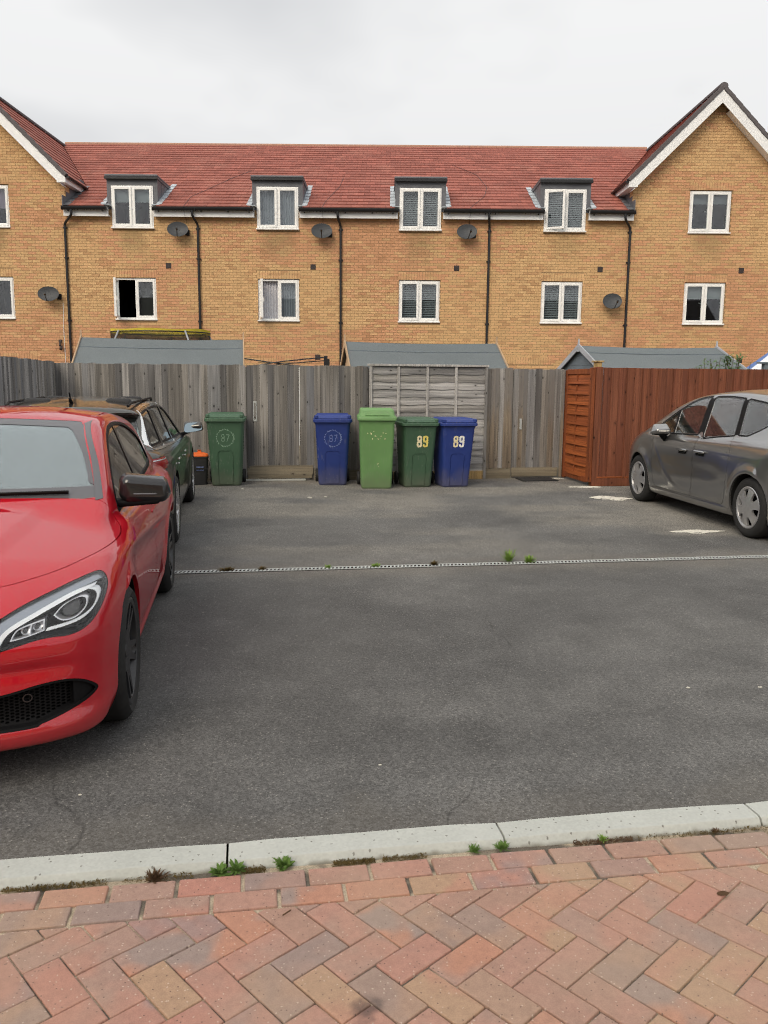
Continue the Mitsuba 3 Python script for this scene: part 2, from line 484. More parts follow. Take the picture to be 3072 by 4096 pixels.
kerb = uniq('kerb')
labels[kerb] = {'kind': 'structure', 'label': 'pale concrete flush kerb between tarmac and block paving'}
for a, b in zip(KJ[:-1], KJ[1:]):
    put('kerb_stone', kerb_stone(a, b), 'm_kerb', kerb, tw=YARD, smooth=25)

# block paving: two stretcher rows along the kerb, then herringbone
pav = uniq('block_paving')
labels[pav] = {'kind': 'structure', 'label': 'red and buff block paving in herringbone with two stretcher rows along the kerb'}
put('jointing_sand', grid_sheet(-3.2, 4.2, -0.6, 2.604, 40, 30, lambda x, y: -0.0195 + 0.005 * meshkit.fbm(np.stack([x * 9, y * 9, 0 * x], -1), 3, 5) - 0.01 * (y > 2.56)), 'm_sand', pav, tw=YARD, smooth=True)


def paver(poly, hgt, rot):
    """A block with a worn arris: poly in yard coordinates."""
    poly = poly.buffer(-0.0022, join_style=2).buffer(-0.0025).buffer(0.0025, quad_segs=2)
    if poly.is_empty or poly.area < 0.0006 or poly.geom_type != 'Polygon':
        return None
    ring = np.array(sg.polygon.orient(poly, 1.0).exterior.coords)[:-1]
    c = ring.mean(0)
    inner = np.array(poly.centroid.coords[0])
    k = len(ring)

    def inset(q):
        p2 = poly.buffer(-q, join_style=2)
        d = ring - inner
        L = np.linalg.norm(d, axis=1, keepdims=True)
        return ring - d / L * q * 1.3
    zt = lambda p: hgt + rot[0] * (p[:, 0] - inner[0]) + rot[1] * (p[:, 1] - inner[1])
    r0 = np.c_[ring, np.full(k, -0.05)]
    r1 = np.c_[ring, zt(ring) - 0.0050]
    i1 = inset(0.0010); r2 = np.c_[i1, zt(i1) - 0.0018]
    i2 = inset(0.0032); r3 = np.c_[i2, zt(i2) - 0.0003]
    i3 = inset(0.008); r4 = np.c_[i3, zt(i3)]
    v = np.vstack([r0, r1, r2, r3, r4, [[inner[0], inner[1], hgt]]])
    f = []
    for r in range(4):
        for j in range(k):
            a, b = r * k + j, r * k + (j + 1) % k
            f += [(a, b, b + k), (a, b + k, a + k)]
    for j in range(k):
        f.append((4 * k + j, 4 * k + (j + 1) % k, 5 * k))
    return v, np.array(f)


def lay(poly):
    m = paver(poly, -0.010 + rng.gauss(0, 0.0011), (rng.gauss(0, 0.008), rng.gauss(0, 0.008)))
    if m is not None:
        put('paver', m, 'm_paver_%d' % rng.choice([0, 0, 1, 2, 2, 3, 4, 4, 5, 6, 6, 7]), pav, tw=YARD, smooth=50)


U = 0.1034
for row, (y0, y1, ph) in enumerate(((2.454, 2.548, -0.661), (2.360, 2.454, -0.549))):
    for k in range(-11, 21):
        x0 = ph + k * 0.2062
        if -2.6 < x0 < 3.2:
            wx = 0.004
            lay(sg.box(x0 + wx, y0, x0 + 0.2062 - wx, y1))
# herringbone lattice measured in world axes; the clip edge is the stretcher row
AL = 0.75847476
A_, B_ = U * np.array([math.cos(AL), math.sin(AL)]), U * np.array([math.sin(AL), -math.cos(AL)])
O_ = np.array([-0.30706871, 2.09232302])
R2 = np.array([[CP, SP], [-SP, CP]])
field = sg.box(-1.75, 1.15, 2.1, 2.3565)
for m in range(-22, 23):
    for n in range(-34, 35):
        for (a, b, la, lb) in ((n + 2 * m, n - 2 * m, 2, 1), (n - 1 + 2 * m, n - 2 * m, 1, 2)):
            q = [O_ + (a + i) * A_ + (b + j) * B_ for i, j in ((0, 0), (la, 0), (la, lb), (0, lb))]
            q = [R2 @ p for p in q]
            c = np.mean(q, 0)
            if c[1] < 1.22 or c[1] > 2.46 or abs(c[0] - 0.27) > 1.55:
                continue
            poly = sg.Polygon(q).intersection(field)
            if not poly.is_empty:
                lay(poly)

# the drainage channel
drain = thing('drain_channel', 'long galvanised drain grating crossing the tarmac from the red car to the grey car', 'drain')
DX0, DX1, DY0, DY1 = -2.0, 6.0, 6.862, 6.952
put('channel', cat_mesh([box(DX0, DX1, DY0 - 0.004, DY1 + 0.004, -0.06, -0.04), box(DX0, DX1, DY0 - 0.012, DY0, -0.06, 0.003), box(DX0, DX1, DY1, DY1 + 0.012, -0.06, 0.003)]), 'm_underlay', drain, tw=YARD)
for gx in range(8):
    x0 = DX0 + gx * 1.0
    parts = [cbox(x0 + 0.003, x0 + 0.997, DY0 + 0.001, DY0 + 0.014, 0.003, 0.008, 0.001), cbox(x0 + 0.003, x0 + 0.997, DY1 - 0.014, DY1 - 0.001, 0.003, 0.008, 0.001)]
    k = 0
    xx = x0 + 0.003
    while xx < x0 + 0.985:
        sh = 0.006
        v, f = box(xx, xx + 0.014, DY0 + 0.0135, DY1 - 0.0135, 0.004, 0.0075)
        v = v.copy(); v[:, 0] += (v[:, 1] - DY0) * 0.22
        parts.append((v, f))
        xx += 0.0325
    put('grating', cat_mesh(parts), 'm_galv', drain, tw=YARD)


# ---- weeds, moss and litter
def leaf_fn(a, b):
    return lambda p, n, uv: mix(a, b, fbm(p.x * 40, p.y * 40, p.z * 40, 3))


for key, a, b in (('m_weed', (0.075, 0.145, 0.035), (0.15, 0.235, 0.065)), ('m_weedlight', (0.16, 0.27, 0.055), (0.25, 0.36, 0.085)), ('m_weedbrown', (0.085, 0.055, 0.035), (0.14, 0.085, 0.05)), ('m_moss', (0.060, 0.052, 0.024), (0.17, 0.115, 0.045)), ('m_bush', (0.085, 0.16, 0.070), (0.16, 0.24, 0.10))):
    scene[key] = {'type': 'principledthin', 'base_color': mikit.proc(leaf_fn(a, b)), 'roughness': 0.6, 'diff_trans': 0.5, 'spec_trans': 0.0}


def leaf(p, d, up, L, W):
    d = np.asarray(d, float); d /= np.linalg.norm(d)
    s = np.cross(d, up); s /= np.linalg.norm(s) + 1e-9
    n = np.cross(s, d)
    p = np.asarray(p, float)
    v = np.array([p, p + d * L * 0.35 + s * W * 0.45 - n * W * 0.12, p + d * L * 0.35 - s * W * 0.45 - n * W * 0.12, p + d * L * 0.4, p + d * L * 0.75 + s * W * 0.32 - n * W * .2, p + d * L * 0.75 - s * W * .32 - n * W * .2, p + d * L - n * W * 0.5])
    return v, np.array([(0, 1, 3), (0, 3, 2), (1, 4, 3), (3, 4, 5), (3, 5, 2), (4, 6, 5)])


def rosette(r, h, n, lw=0.28, seed=0):
    R = random.Random(seed)
    parts = []
    for i in range(n):
        a = R.uniform(0, 2 * math.pi); e = R.uniform(0.1, 1.25)
        d = (math.cos(a) * math.cos(e), math.sin(a) * math.cos(e), math.sin(e))
        L = R.uniform(0.5, 1.0) * (r * math.cos(e) + h * math.sin(e))
        p0 = (R.gauss(0, r * 0.22), R.gauss(0, r * 0.12), R.uniform(0, h * 0.35))
        parts.append(leaf(p0, d, (0, 0, 1), L, L * lw))
    return cat_mesh(parts)


def weed(name, label, cat, l, d, z, r, h, n, mat, lw=0.28, seed=0, sx=1.0, group=None):
    v, f = rosette(r, h, n, lw, seed)
    v = v * [sx, 1, 1]
    put(name, (v, f), mat, tw=yard(l, d, z), label=label, cat=cat, group=group)


KY = 2.578
weed('weed', 'broad green weed growing at the kerb joint left of centre', 'weed', -0.115, KY - 0.010, -0.02, 0.0312, 0.0245, 69, 'm_weed', 0.42, 1)
weed('weed', 'bushy green weed just right of the kerb joint weed, left of the orange moss', 'weed', -0.063, KY, -0.02, 0.0273, 0.0288, 63, 'm_weed', 0.40, 2)
weed('weed', 'upright green weed against the kerb face between two patches of moss', 'weed', 0.091, KY, -0.02, 0.0312, 0.0302, 66, 'm_weed', 0.40, 3)
weed('weed', 'small spiky green weed in front of the kerb right of centre', 'weed', 0.741, KY, -0.02, 0.0234, 0.0216, 66, 'm_weed', 0.22, 4)
weed('weed', 'small spiky green weed right beside the kerb joint right of centre', 'weed', 0.840, KY, -0.02, 0.0281, 0.0216, 69, 'm_weed', 0.22, 5)
weed('weed', 'reddish brown withered weed at the kerb in the left of the picture', 'weed', -0.320, KY - 0.012, -0.02, 0.0351, 0.0259, 105, 'm_weedbrown', 0.22, 6)
weed('weed', 'pale green sprig standing up from the kerb among dry brown strands', 'weed', 1.208, KY, -0.02, 0.0203, 0.0216, 45, 'm_weedlight', 0.25, 7)
weed('weed', 'dark purple withered weed by the kerb in the right of the picture', 'weed', 1.633, KY - 0.006, -0.02, 0.0156, 0.0158, 54, 'm_weedbrown', 0.25, 8)
weed('weed', 'tall thin green weed growing from the drain in front of the grey car', 'weed', 2.245, 6.97, 0.0, 0.0429, 0.1224, 90, 'm_weedlight', 0.17, 9)
weed('weed', 'bright yellow green tuft on the drain right of the tall weed', 'weed', 2.425, 6.93, 0.0, 0.0663, 0.0504, 120, 'm_weedlight', 0.14, 10)
weed('weed', 'wide olive tuft over the drain nearest the red car', 'weed', -0.195, 6.92, 0.0, 0.0468, 0.0202, 120, 'm_moss', 0.25, 11, 1.5)
weed('weed', 'small olive tuft on the drain, second from the red car', 'weed', 0.095, 6.93, 0.0, 0.0390, 0.0216, 75, 'm_moss', 0.25, 12)
weed('weed', 'pale flat tuft on the drain below the light green bin', 'weed', 0.645, 6.93, 0.0, 0.0351, 0.0216, 60, 'm_weedlight', 0.3, 13)
weed('weed', 'yellowish low tuft in the drain below the blue bin numbered 89', 'weed', 1.045, 6.93, 0.0, 0.0468, 0.0202, 75, 'm_weedlight', 0.22, 14, 1.3)
weed('weed', 'dark rounded tuft on the drain halfway to the grey car', 'weed', 1.565, 6.93, 0.0, 0.0351, 0.0324, 90, 'm_moss', 0.3, 15)


def moss_strip(x0, x1, seed, w=0.0085, n=300, h=0.010):
    R = random.Random(seed)
    parts = []
    for i in range(n):
        x = R.uniform(x0, x1); e = R.uniform(0.2, 1.4); a = R.uniform(0, 6.28)
        L = R.uniform(0.3, 1) * h * 1.15
        parts.append(leaf((x, KY + R.gauss(0, w) - 0.006, -0.020 + R.uniform(0, h * 0.4)), (math.cos(a) * math.cos(e), math.sin(a) * math.cos(e), math.sin(e)), (0, 0, 1), L, L * R.uniform(0.3, 0.6)))
    return cat_mesh(parts)


for (x0, x1, n, lab, mat) in ((-0.79, -0.47, 520, 'dark moss filling the joint along the kerb at the left edge', 'm_moss'), (-0.045, 0.03, 260, 'orange moss cushion beside the weeds at the kerb', 'm_moss'), (0.255, 0.395, 460, 'long brown and orange moss cushion under the kerb near the middle', 'm_moss'), (0.42, 0.57, 260, 'thin strip of dark moss under the kerb right of the middle', 'm_moss'), (1.10, 1.32, 380, 'dry brown moss and strands around the pale sprig', 'm_weedbrown'), (1.34, 1.85, 300, 'dark moss line along the kerb at the right', 'm_moss'), (-0.42, -0.20, 160, 'sparse moss between the withered weed and the kerb joint', 'm_moss')):
    put('moss', moss_strip(x0, x1, int(n + 10 * x0), n=int(n * 1.5)), mat, tw=YARD, label=lab, cat='moss', kind='stuff')

# litter and marks on the tarmac
P('m_whitestain', 0.9, fn=lambda p, n, uv: mix((0.105, 0.10, 0.092), (0.56, 0.54, 0.48), smoothstep(0.22, 0.40, fbm(yl(p) * 14, yd(p) * 14, 2, 4)) * (0.6 + 0.4 * noise(yl(p) * 150, yd(p) * 150))), spec=0.2)


def blob(cx, cy, rx, ry, seed, n=40, rough=0.3):
    a = np.arange(n) * 2 * np.pi / n
    r = 1 + rough * 2 * (meshkit.fbm(np.stack([np.cos(a) * 1.6 + seed, np.sin(a) * 1.6, 0 * a], -1), 3, seed) - 0.5)
    return [(cx + rx * r[i] * math.cos(a[i]), cy + ry * r[i] * math.sin(a[i])) for i in range(n)]


put('paint_patch', sheet(blob(4.90, 10.72, 0.27, 0.20, 3, rough=0.7), 0.004), 'm_whitestain', tw=YARD, label='white paint patch on the tarmac beside the grey car front wheel', cat='paint mark')
put('paint_patch', sheet(blob(4.70, 8.20, 0.27, 0.105, 5, rough=0.6), 0.004), 'm_whitestain', tw=YARD, label='white paint patch on the tarmac in front of the grey car rear wheel', cat='paint mark')
put('paint_patch', sheet(blob(5.02, 11.95, 0.26, 0.10, 8, rough=0.6), 0.004), 'm_whitestain', tw=YARD, label='pale spill at the foot of the brown fence corner', cat='paint mark')
put('paint_patch', sheet(blob(5.00, 13.10, 0.16, 0.06, 9, rough=0.6), 0.004), 'm_whitestain', tw=YARD, label='white crumbs between the door mat and the woven panel', cat='paint mark')
for (x, y, r, lab) in ((2.25, 3.884, 0.010, 'tiny white chip on the near tarmac towards the right, left one of two'), (2.632, 3.839, 0.010, 'tiny white chip on the near tarmac close to the right edge'), (-0.661, 3.147, 0.006, 'tiny white chip on the tarmac below the nose of the red car'),
                       (0.80, 11.2, 0.028, 'white chip on the tarmac in front of the blue bin numbered 87, left one'), (1.02, 11.27, 0.02, 'small white chip right beside the larger chip in front of the bins'), (-0.1, 12.2, 0.02, 'white chip on the tarmac right of the food caddy'), (0.516, 3.234, 0.006, 'tiny pale chip on the tarmac just behind the middle of the kerb')):
    a = trimesh.creation.icosphere(1, r); v = np.array(a.vertices) * [1.2, 0.8, 0.35] + nrng.normal(0, r * 0.08, a.vertices.shape)
    put('pebble', (v, a.faces), 'm_whitestain', tw=yard(x, y, r * 0.2), label=lab, cat='chip')
v, f = leaf((0, 0, 0), (1, 0.3, 0.05), (0, 0, 1), 0.045, 0.03)
put('dead_leaf', (v, f), 'm_weedbrown', tw=yard(1.468, 2.207, 0.0, 150), label='dark dry leaf on the paving at the right', cat='leaf')
put('twig', tube([(0, 0, 0), (0.012, 0.004, 0.004), (0.026, 0.018, 0.003)], 0.0022, 5), 'm_weedbrown', tw=yard(0.076, 2.305, -0.004), label='short dark twig on a dark paver left of centre', cat='twig')
# black door mat at the gate
mat = [cbox(4.30, 4.90, 12.74, 13.14, 0.002, 0.016, 0.004)] + [cbox(4.32, 4.88, 12.76 + k * 0.0265, 12.775 + k * 0.0265, 0.014, 0.020, 0.002) for k in range(14)]
put('door_mat', cat_mesh(mat), 'm_blackpvc', tw=YARD, label='black ribbed rubber door mat in front of the right grey gate', cat='mat')

# ================================================================ the terrace
WY = 24.80                                   # plane of the brick faces
EAVE_Y, EAVE_Z, RIDGE_Y, RIDGE_Z = 24.55, 6.33, 31.4, 9.76
TK = (RIDGE_Z - EAVE_Z) / (RIDGE_Y - EAVE_Y)
PITCH_R = math.atan(TK)
SLOPE = math.hypot(RIDGE_Y - EAVE_Y, RIDGE_Z - EAVE_Z)
NROW = 25
GAUGE = SLOPE / NROW
GZ = 9.60                                    # ridge of the gabled houses
RJ = RIDGE_Y - (RIDGE_Z - GZ) / TK           # where it runs into the terrace roof
LAX, RAX = -11.40, 9.20                      # their apexes
LEX, REX = -9.10, 6.97                       # their side walls
WIN_UP = {1: -7.79, 2: -3.68, 3: 0.37, 4: 4.47, 0: -11.89, 5: 8.58}
ZU0, ZU1, ZL0, ZL1, WW = 5.80, 6.94, 3.26, 4.41, 1.18
BOUND = [-15.0, LEX, -5.36, -1.30, 2.92, REX, 14.0]
T_XZ = np.array([[1, 0, 0, 0], [0, 0, -1, 0], [0, 1, 0, 0], [0, 0, 0, 1.0]])     # polygon (x, z) -> upright, extruded towards -y


def upright(poly, y0, y1):
    """A polygon in (x, z) as a solid between the planes y0 (front) and y1."""
    v, f = prism(poly, 0.0, y1 - y0)
    v, f = moved((v, f), T_XZ)
    return v + [0, y1, 0], f


def subtract(iv, holes):
    for h0, h1 in holes:
        out = []
        for a, b in iv:
            if h1 <= a or h0 >= b:
                out.append((a, b))
            else:
                if h0 > a: out.append((a, h0))
                if h1 < b: out.append((h1, b))
        iv = out
    return iv


def brickwork(x0, x1, ztop, holes, lintels, zmin=1.25, limit=None):
    """Every brick as a small block; holes: (x0, x1, z0, z1); lintels: soldier courses (x0, x1, z0)."""
    V, F, n = [], [], 0
    f0 = np.array([[0, 1, 2], [0, 2, 3], [4, 5, 1], [4, 1, 0], [5, 6, 2], [5, 2, 1], [6, 7, 3], [6, 3, 2], [7, 4, 0], [7, 0, 3]])

    def one(a, b, c, d):
        nonlocal n
        y = WY + rng.uniform(-0.0015, 0.0015)
        V.append(np.array([(a, y, c), (b, y, c), (b, y, d), (a, y, d), (a, y + 0.012, c), (b, y + 0.012, c), (b, y + 0.012, d), (a, y + 0.012, d)]))
        F.append(f0 + n); n += 8
    for r in range(int(zmin / BRH), int(ztop / BRH) + 1):
        c, d = r * BRH + 0.005, (r + 1) * BRH - 0.005
        lo, hi = (x0, x1) if limit is None else limit((c + d) / 2)
        if hi - lo < 0.05 or c > ztop:
            continue
        hs = [(h[0], h[1]) for h in holes if h[2] < d and h[3] > c] + [(l[0], l[1]) for l in lintels if l[2] - 0.004 < (c + d) / 2 < l[2] + 0.225]
        off = 0.1125 * (r % 2)
        for a, b in subtract([(lo, hi)], hs):
            k = math.floor((a + off) / BRW)
            while k * BRW - off < b:
                p, q = max(a, k * BRW - off + 0.005), min(b, (k + 1) * BRW - off - 0.005)
                if q - p > 0.02:
                    one(p, q, c, min(d, ztop))
                k += 1
    for (a, b, z) in lintels:
        m = int(round((b - a) / 0.0753))
        for i in range(m):
            w = (b - a) / m
            one(a + i * w + 0.005, a + (i + 1) * w - 0.005, z + 0.004, z + 0.222)
    return np.vstack(V), np.vstack(F)


def frame_mesh(x0, x1, z0, z1, w, y0, y1, mull=None):
    ps = [cbox(x0, x0 + w, y0, y1, z0, z1), cbox(x1 - w, x1, y0, y1, z0, z1), cbox(x0 + w - .002, x1 - w + .002, y0 + .001, y1, z0, z0 + w), cbox(x0 + w - .002, x1 - w + .002, y0 + .001, y1, z1 - w, z1)]
    if mull is not None:
        ps.append(cbox(mull - w * 0.5, mull + w * 0.5, y0 + .0005, y1, z0 + w - .002, z1 - w + .002))
    return cat_mesh(ps)


def pleats(x0, x1, z0, z1, y, n, amp=0.03):
    xs = np.linspace(x0, x1, n * 6 + 1)
    ys = y + amp * np.sin(np.linspace(0, n * 2 * np.pi, len(xs)) + 0.7 * np.sin(xs * 9))
    v = np.vstack([np.c_[xs, ys, np.full(len(xs), z0)], np.c_[xs, ys, np.full(len(xs), z1)]])
    m = len(xs)
    f = []
    for i in range(m - 1):
        f += [(i, i + 1, m + i + 1), (i, m + i + 1, m + i)]
    return v, np.array(f)


def make_window(house, x0, z0, h, y, left_open=0.0, inside=None):
    w = put('window', frame_mesh(x0, x0 + WW, z0, z0 + h, 0.048, y, y + 0.07, x0 + WW / 2), 'm_upvc', house)
    xm = x0 + WW / 2
    for side, (a, b) in enumerate(((x0 + 0.040, xm - 0.016), (xm + 0.016, x0 + WW - 0.040))):
        fr = frame_mesh(a, b, z0 + 0.040, z0 + h - 0.040, 0.062, y - 0.022, y + 0.045)
        pn = np.array([(a + 0.055, y + 0.012, z0 + 0.095), (b - 0.055, y + 0.012, z0 + 0.095), (b - 0.055, y + 0.012, z0 + h - 0.095), (a + 0.055, y + 0.012, z0 + h - 0.095)]), np.array([(0, 1, 2), (0, 2, 3)])
        M = None
        if side == 0 and left_open:
            M = T().translate([a, y - 0.02, 0]) @ T().rotate([0, 0, 1], -left_open) @ T().translate([-a, -y + 0.02, 0])
        s = put('casement' if side == 0 else 'fixed_light', fr, 'm_upvc', w, tw=M)
        put('pane', pn, 'm_glass', w, tw=M)
        if side == 0:
            put('handle', cat_mesh([cbox(b - 0.045, b - 0.020, y + 0.046, y + 0.075, z0 + h * 0.42, z0 + h * 0.52), cbox(b - 0.12, b - 0.02, y + 0.060, y + 0.078, z0 + h * 0.5, z0 + h * 0.52)]), 'm_upvc', w, tw=M)
    put('sill', cbox(x0 - 0.02, x0 + WW + 0.02, y - 0.085, y + 0.03, z0 - 0.035, z0 + 0.006, 0.008), 'm_upvc', w)
    # what is behind the glass
    yi = y + 0.11
    X0, X1, Z0, Z1 = x0 + 0.03, x0 + WW - 0.03, z0 + 0.03, z0 + h - 0.03
    if inside == 'roller':
        put('roller_blind', box(X0, X1, yi, yi + 0.004, z0 + h * 0.62, Z1), 'm_blind', w)
    elif inside == 'roller_short':
        put('roller_blind', box(X0, X1, yi, yi + 0.004, z0 + h * 0.70, Z1), 'm_blindgrey', w)
    elif inside == 'nets':
        put('net_curtain', pleats(X0, X1, Z0, Z1, yi + 0.04, 14), 'm_net', w)
    elif inside == 'venetian':
        for (a, b) in ((x0 + 0.06, xm - 0.04), (xm + 0.04, x0 + WW - 0.06)):
            ps = [box(a, b, yi - 0.01, yi + 0.04, Z1 - 0.05, Z1)]
            k = 0
            while Z1 - 0.085 - k * 0.050 > Z0 + 0.03:
                z = Z1 - 0.085 - k * 0.050
                v, f = box(a, b, -0.018, 0.018, -0.0012, 0.0012)
                c, s = math.cos(0.95), math.sin(0.95)
                v = np.c_[v[:, 0], v[:, 1] * c - v[:, 2] * s, v[:, 1] * s + v[:, 2] * c] + [0, yi + 0.015, z]
                ps.append((v, f)); k += 1
            put('venetian_blind', cat_mesh(ps), 'm_blind', w)
            put('blind_tape', cat_mesh([box(a + 0.07 * 0.9, a + 0.07 * 0.9 + 0.012, yi - 0.008, yi - 0.006, Z0 + 0.02, Z1 - 0.04), box(b - 0.075, b - 0.063, yi - 0.008, yi - 0.006, Z0 + 0.02, Z1 - 0.04)]), 'm_blind', w)
    elif inside == 'screen':
        put('insect_screen', box(xm + 0.04, X1, yi, yi + 0.003, Z0, Z1), 'm_dkscreen', w)
    elif inside == 'purple':
        put('roller_blind', box(X0, X1, yi, yi + 0.004, z0 + h * 0.46, Z1), 'm_purple', w)
    # a dim room
    a, b, c, d = x0 - 0.5, x0 + WW + 0.5, z0 - 0.8, z0 + h + 0.3
    y0r, y1r = WY + 0.262, WY + 3.2
    if y < WY:                               # a dormer: the room stays between its cheeks
        a, b, d, y0r, y1r = x0 - 0.055, x0 + WW + 0.055, z0 + h + 0.08, WY + 0.08, WY + 1.40
    rm = cat_mesh([box(a, b, y1r, y1r + 0.02, c, d), box(a - 0.02, a, y0r, y1r, c, d), box(b, b + 0.02, y0r, y1r, c, d), box(a, b, y0r, y1r, c - 0.02, c), box(a, b, y0r, y1r, d, d + 0.02)])
    put('room', rm, 'm_room', w)
    return w


TILE_W = 0.318


def tile_mesh(poly, s0):
    """A tile from a convex polygon in (x, s); s runs up the slope from the eave; its lower edge s0 stands proud."""
    ring = np.array(sg.polygon.orient(poly, 1.0).exterior.coords)[:-1]
    k = len(ring)
    top = np.c_[ring, 0.034 - 0.020 * (ring[:, 1] - s0) / GAUGE]
    bot = np.c_[ring, np.full(k, 0.002) + 0.0 * ring[:, 0]]
    v = np.vstack([top, bot])
    f = [(0, j, j + 1) for j in range(1, k - 1)]
    for j in range(k):
        a, b = j, (j + 1) % k
        f += [(a, k + a, k + b), (a, k + b, b)]
    return v, np.array(f)


def slope_matrix(origin, ex, es):
    ex, es = np.asarray(ex, float), np.asarray(es, float)
    es = es / np.linalg.norm(es)
    n = np.cross(ex, es)
    M = np.eye(4)
    M[:3, 0], M[:3, 1], M[:3, 2], M[:3, 3] = ex, es, n, origin
    return M


_full_tile = mikit.ply(tile_mesh(sg.box(0.0025, 0, TILE_W - 0.0025, GAUGE + 0.03), 0), 'm_tile_0', smooth=False)


def lay_tiles(roof, region, M, s_max, stuff_only=False, x_phase=0.0):
    """Tiles over the polygon region (x, s): the 300 nearest the eave as parts, what is left as one mesh."""
    x0, _, x1, _ = region.bounds
    todo = []
    for r in range(int(math.ceil(s_max / GAUGE))):
        k = math.floor((x0 - x_phase) / TILE_W) - 1
        while k * TILE_W + x_phase < x1:
            xa = k * TILE_W + x_phase + (0.5 * TILE_W if r % 2 else 0)
            t = sg.box(xa + 0.0025, r * GAUGE, xa + TILE_W - 0.0025, (r + 1) * GAUGE + 0.03)
            k += 1
            if not t.intersects(region):
                continue
            g = t if region.contains(t) else t.intersection(region)
            for q in (g.geoms if hasattr(g, 'geoms') else [g]):
                if q.geom_type == 'Polygon' and q.area > 0.004:
                    todo.append((r, xa, q, q is t))
    late = []
    for i, (r, xa, q, full) in enumerate(todo):
        mt = 'm_tile_%d' % rng.choice([0, 0, 1, 1, 2])
        if stuff_only or i >= 298:
            late.append(tile_mesh(q, r * GAUGE))
        elif full:
            put('roof_tile', _full_tile, mt, roof, tw=T(M) @ T().translate([xa, r * GAUGE, rng.uniform(0, 0.003)]) @ T().rotate([0, 0, 1], rng.gauss(0, 0.06)))
        else:
            put('roof_tile', tile_mesh(q, r * GAUGE), mt, roof, tw=T(M))
    if late:
        put('far_tiles', cat_mesh(late), 'm_tile_1', roof, tw=T(M), kind='stuff')


M_TER = slope_matrix((0, EAVE_Y, EAVE_Z), (1, 0, 0), (0, math.cos(PITCH_R), math.sin(PITCH_R)))


def plan_to_slope(pts):
    """(x, y) in plan -> (x, s) on the terrace's front slope."""
    return [(x, (y - EAVE_Y) / math.cos(PITCH_R)) for x, y in pts]


DORM = 0.125                                 # dormer cheek beside the window
D_TOP = 7.12
D_BACK = EAVE_Y + (D_TOP + 0.10 - EAVE_Z) / TK


def make_dormer(house, xw):
    a, b = xw - DORM, xw + WW + DORM
    zt = D_TOP
    yf = WY + 0.015
    # face around the window and two cheeks that run back into the slope
    face = upright(sg.box(a, EAVE_Z - 0.02, b, zt).difference(sg.box(xw, ZU0 - 0.2, xw + WW, ZU1 + 0.005)), yf, yf + 0.06)
    parts = [face]
    zb = lambda y: EAVE_Z + TK * (y - EAVE_Y) - 0.05
    for x0, x1 in ((a, a + 0.05), (b - 0.05, b)):
        poly = sg.Polygon([(yf + .06, zb(yf)), (yf + .06, zt), (D_BACK, zt), (D_BACK, zb(D_BACK))])
        v, f = prism(poly, 0, x1 - x0)
        v = np.c_[x0 + v[:, 2], v[:, 0], v[:, 1]]
        parts.append((v, f))
        for y in np.arange(yf + 0.42, D_BACK - 0.1, 0.42):       # welts of the lead sheet
            for xs in (x0 - 0.008 if x0 == a else x1 - 0.004,):
                if zt - zb(y) > 0.1:
                    parts.append(box(xs, xs + 0.012, y, y + 0.022, zb(y) + 0.05, zt - 0.01))
    dm = put('dormer', cat_mesh(parts), 'm_lead', house)
    put('flat_roof', cat_mesh([cbox(a - 0.03, b + 0.03, yf - 0.09, D_BACK, zt, zt + 0.055, 0.01), cbox(a - 0.03, b + 0.03, yf - 0.10, D_BACK, zt + 0.055, zt + 0.115, 0.016)]), 'm_lead', dm)
    put('roof_edge', cbox(a - 0.032, b + 0.032, yf - 0.115, yf - 0.085, zt - 0.02, zt + 0.05, 0.006), 'm_blackpvc', dm)
    # stepped soakers along the cheeks, an apron in front
    for x0, s in ((a, -1), (b, 1)):
        ps = []
        y = EAVE_Y + 0.10
        while y < D_BACK - 0.02:
            z = EAVE_Z + TK * (y - EAVE_Y) + 0.045
            w = 0.135 + 0.02 * rng.random()
            L = GAUGE * 0.96
            q = np.array([(0, 0, 0.008), (w, 0, 0.004), (w, L * math.cos(PITCH_R), L * math.sin(PITCH_R) - 0.012), (0, L * math.cos(PITCH_R), L * math.sin(PITCH_R) - 0.004)])
            q = np.vstack([q, q - [0, 0, 0.012]])
            q[:, 0] *= s
            fx = np.array([(0, 1, 2), (0, 2, 3), (4, 6, 5), (4, 7, 6), (0, 4, 5), (0, 5, 1), (1, 5, 6), (1, 6, 2), (3, 2, 6), (3, 6, 7)])
            ps.append((q + [x0, y, z], fx if s > 0 else fx[:, ::-1]))
            y += GAUGE * math.cos(PITCH_R)
        put('lead_soakers', cat_mesh(ps), 'm_leadlight', dm)
    put('lead_apron', cat_mesh([cbox(a - 0.10, xw - 0.005, EAVE_Y + 0.02, WY + 0.01, EAVE_Z + 0.045, EAVE_Z + 0.075, 0.008), cbox(xw + WW + 0.005, b + 0.10, EAVE_Y + 0.02, WY + 0.01, EAVE_Z + 0.045, EAVE_Z + 0.075, 0.008)]), 'm_leadlight', dm)
    return dm


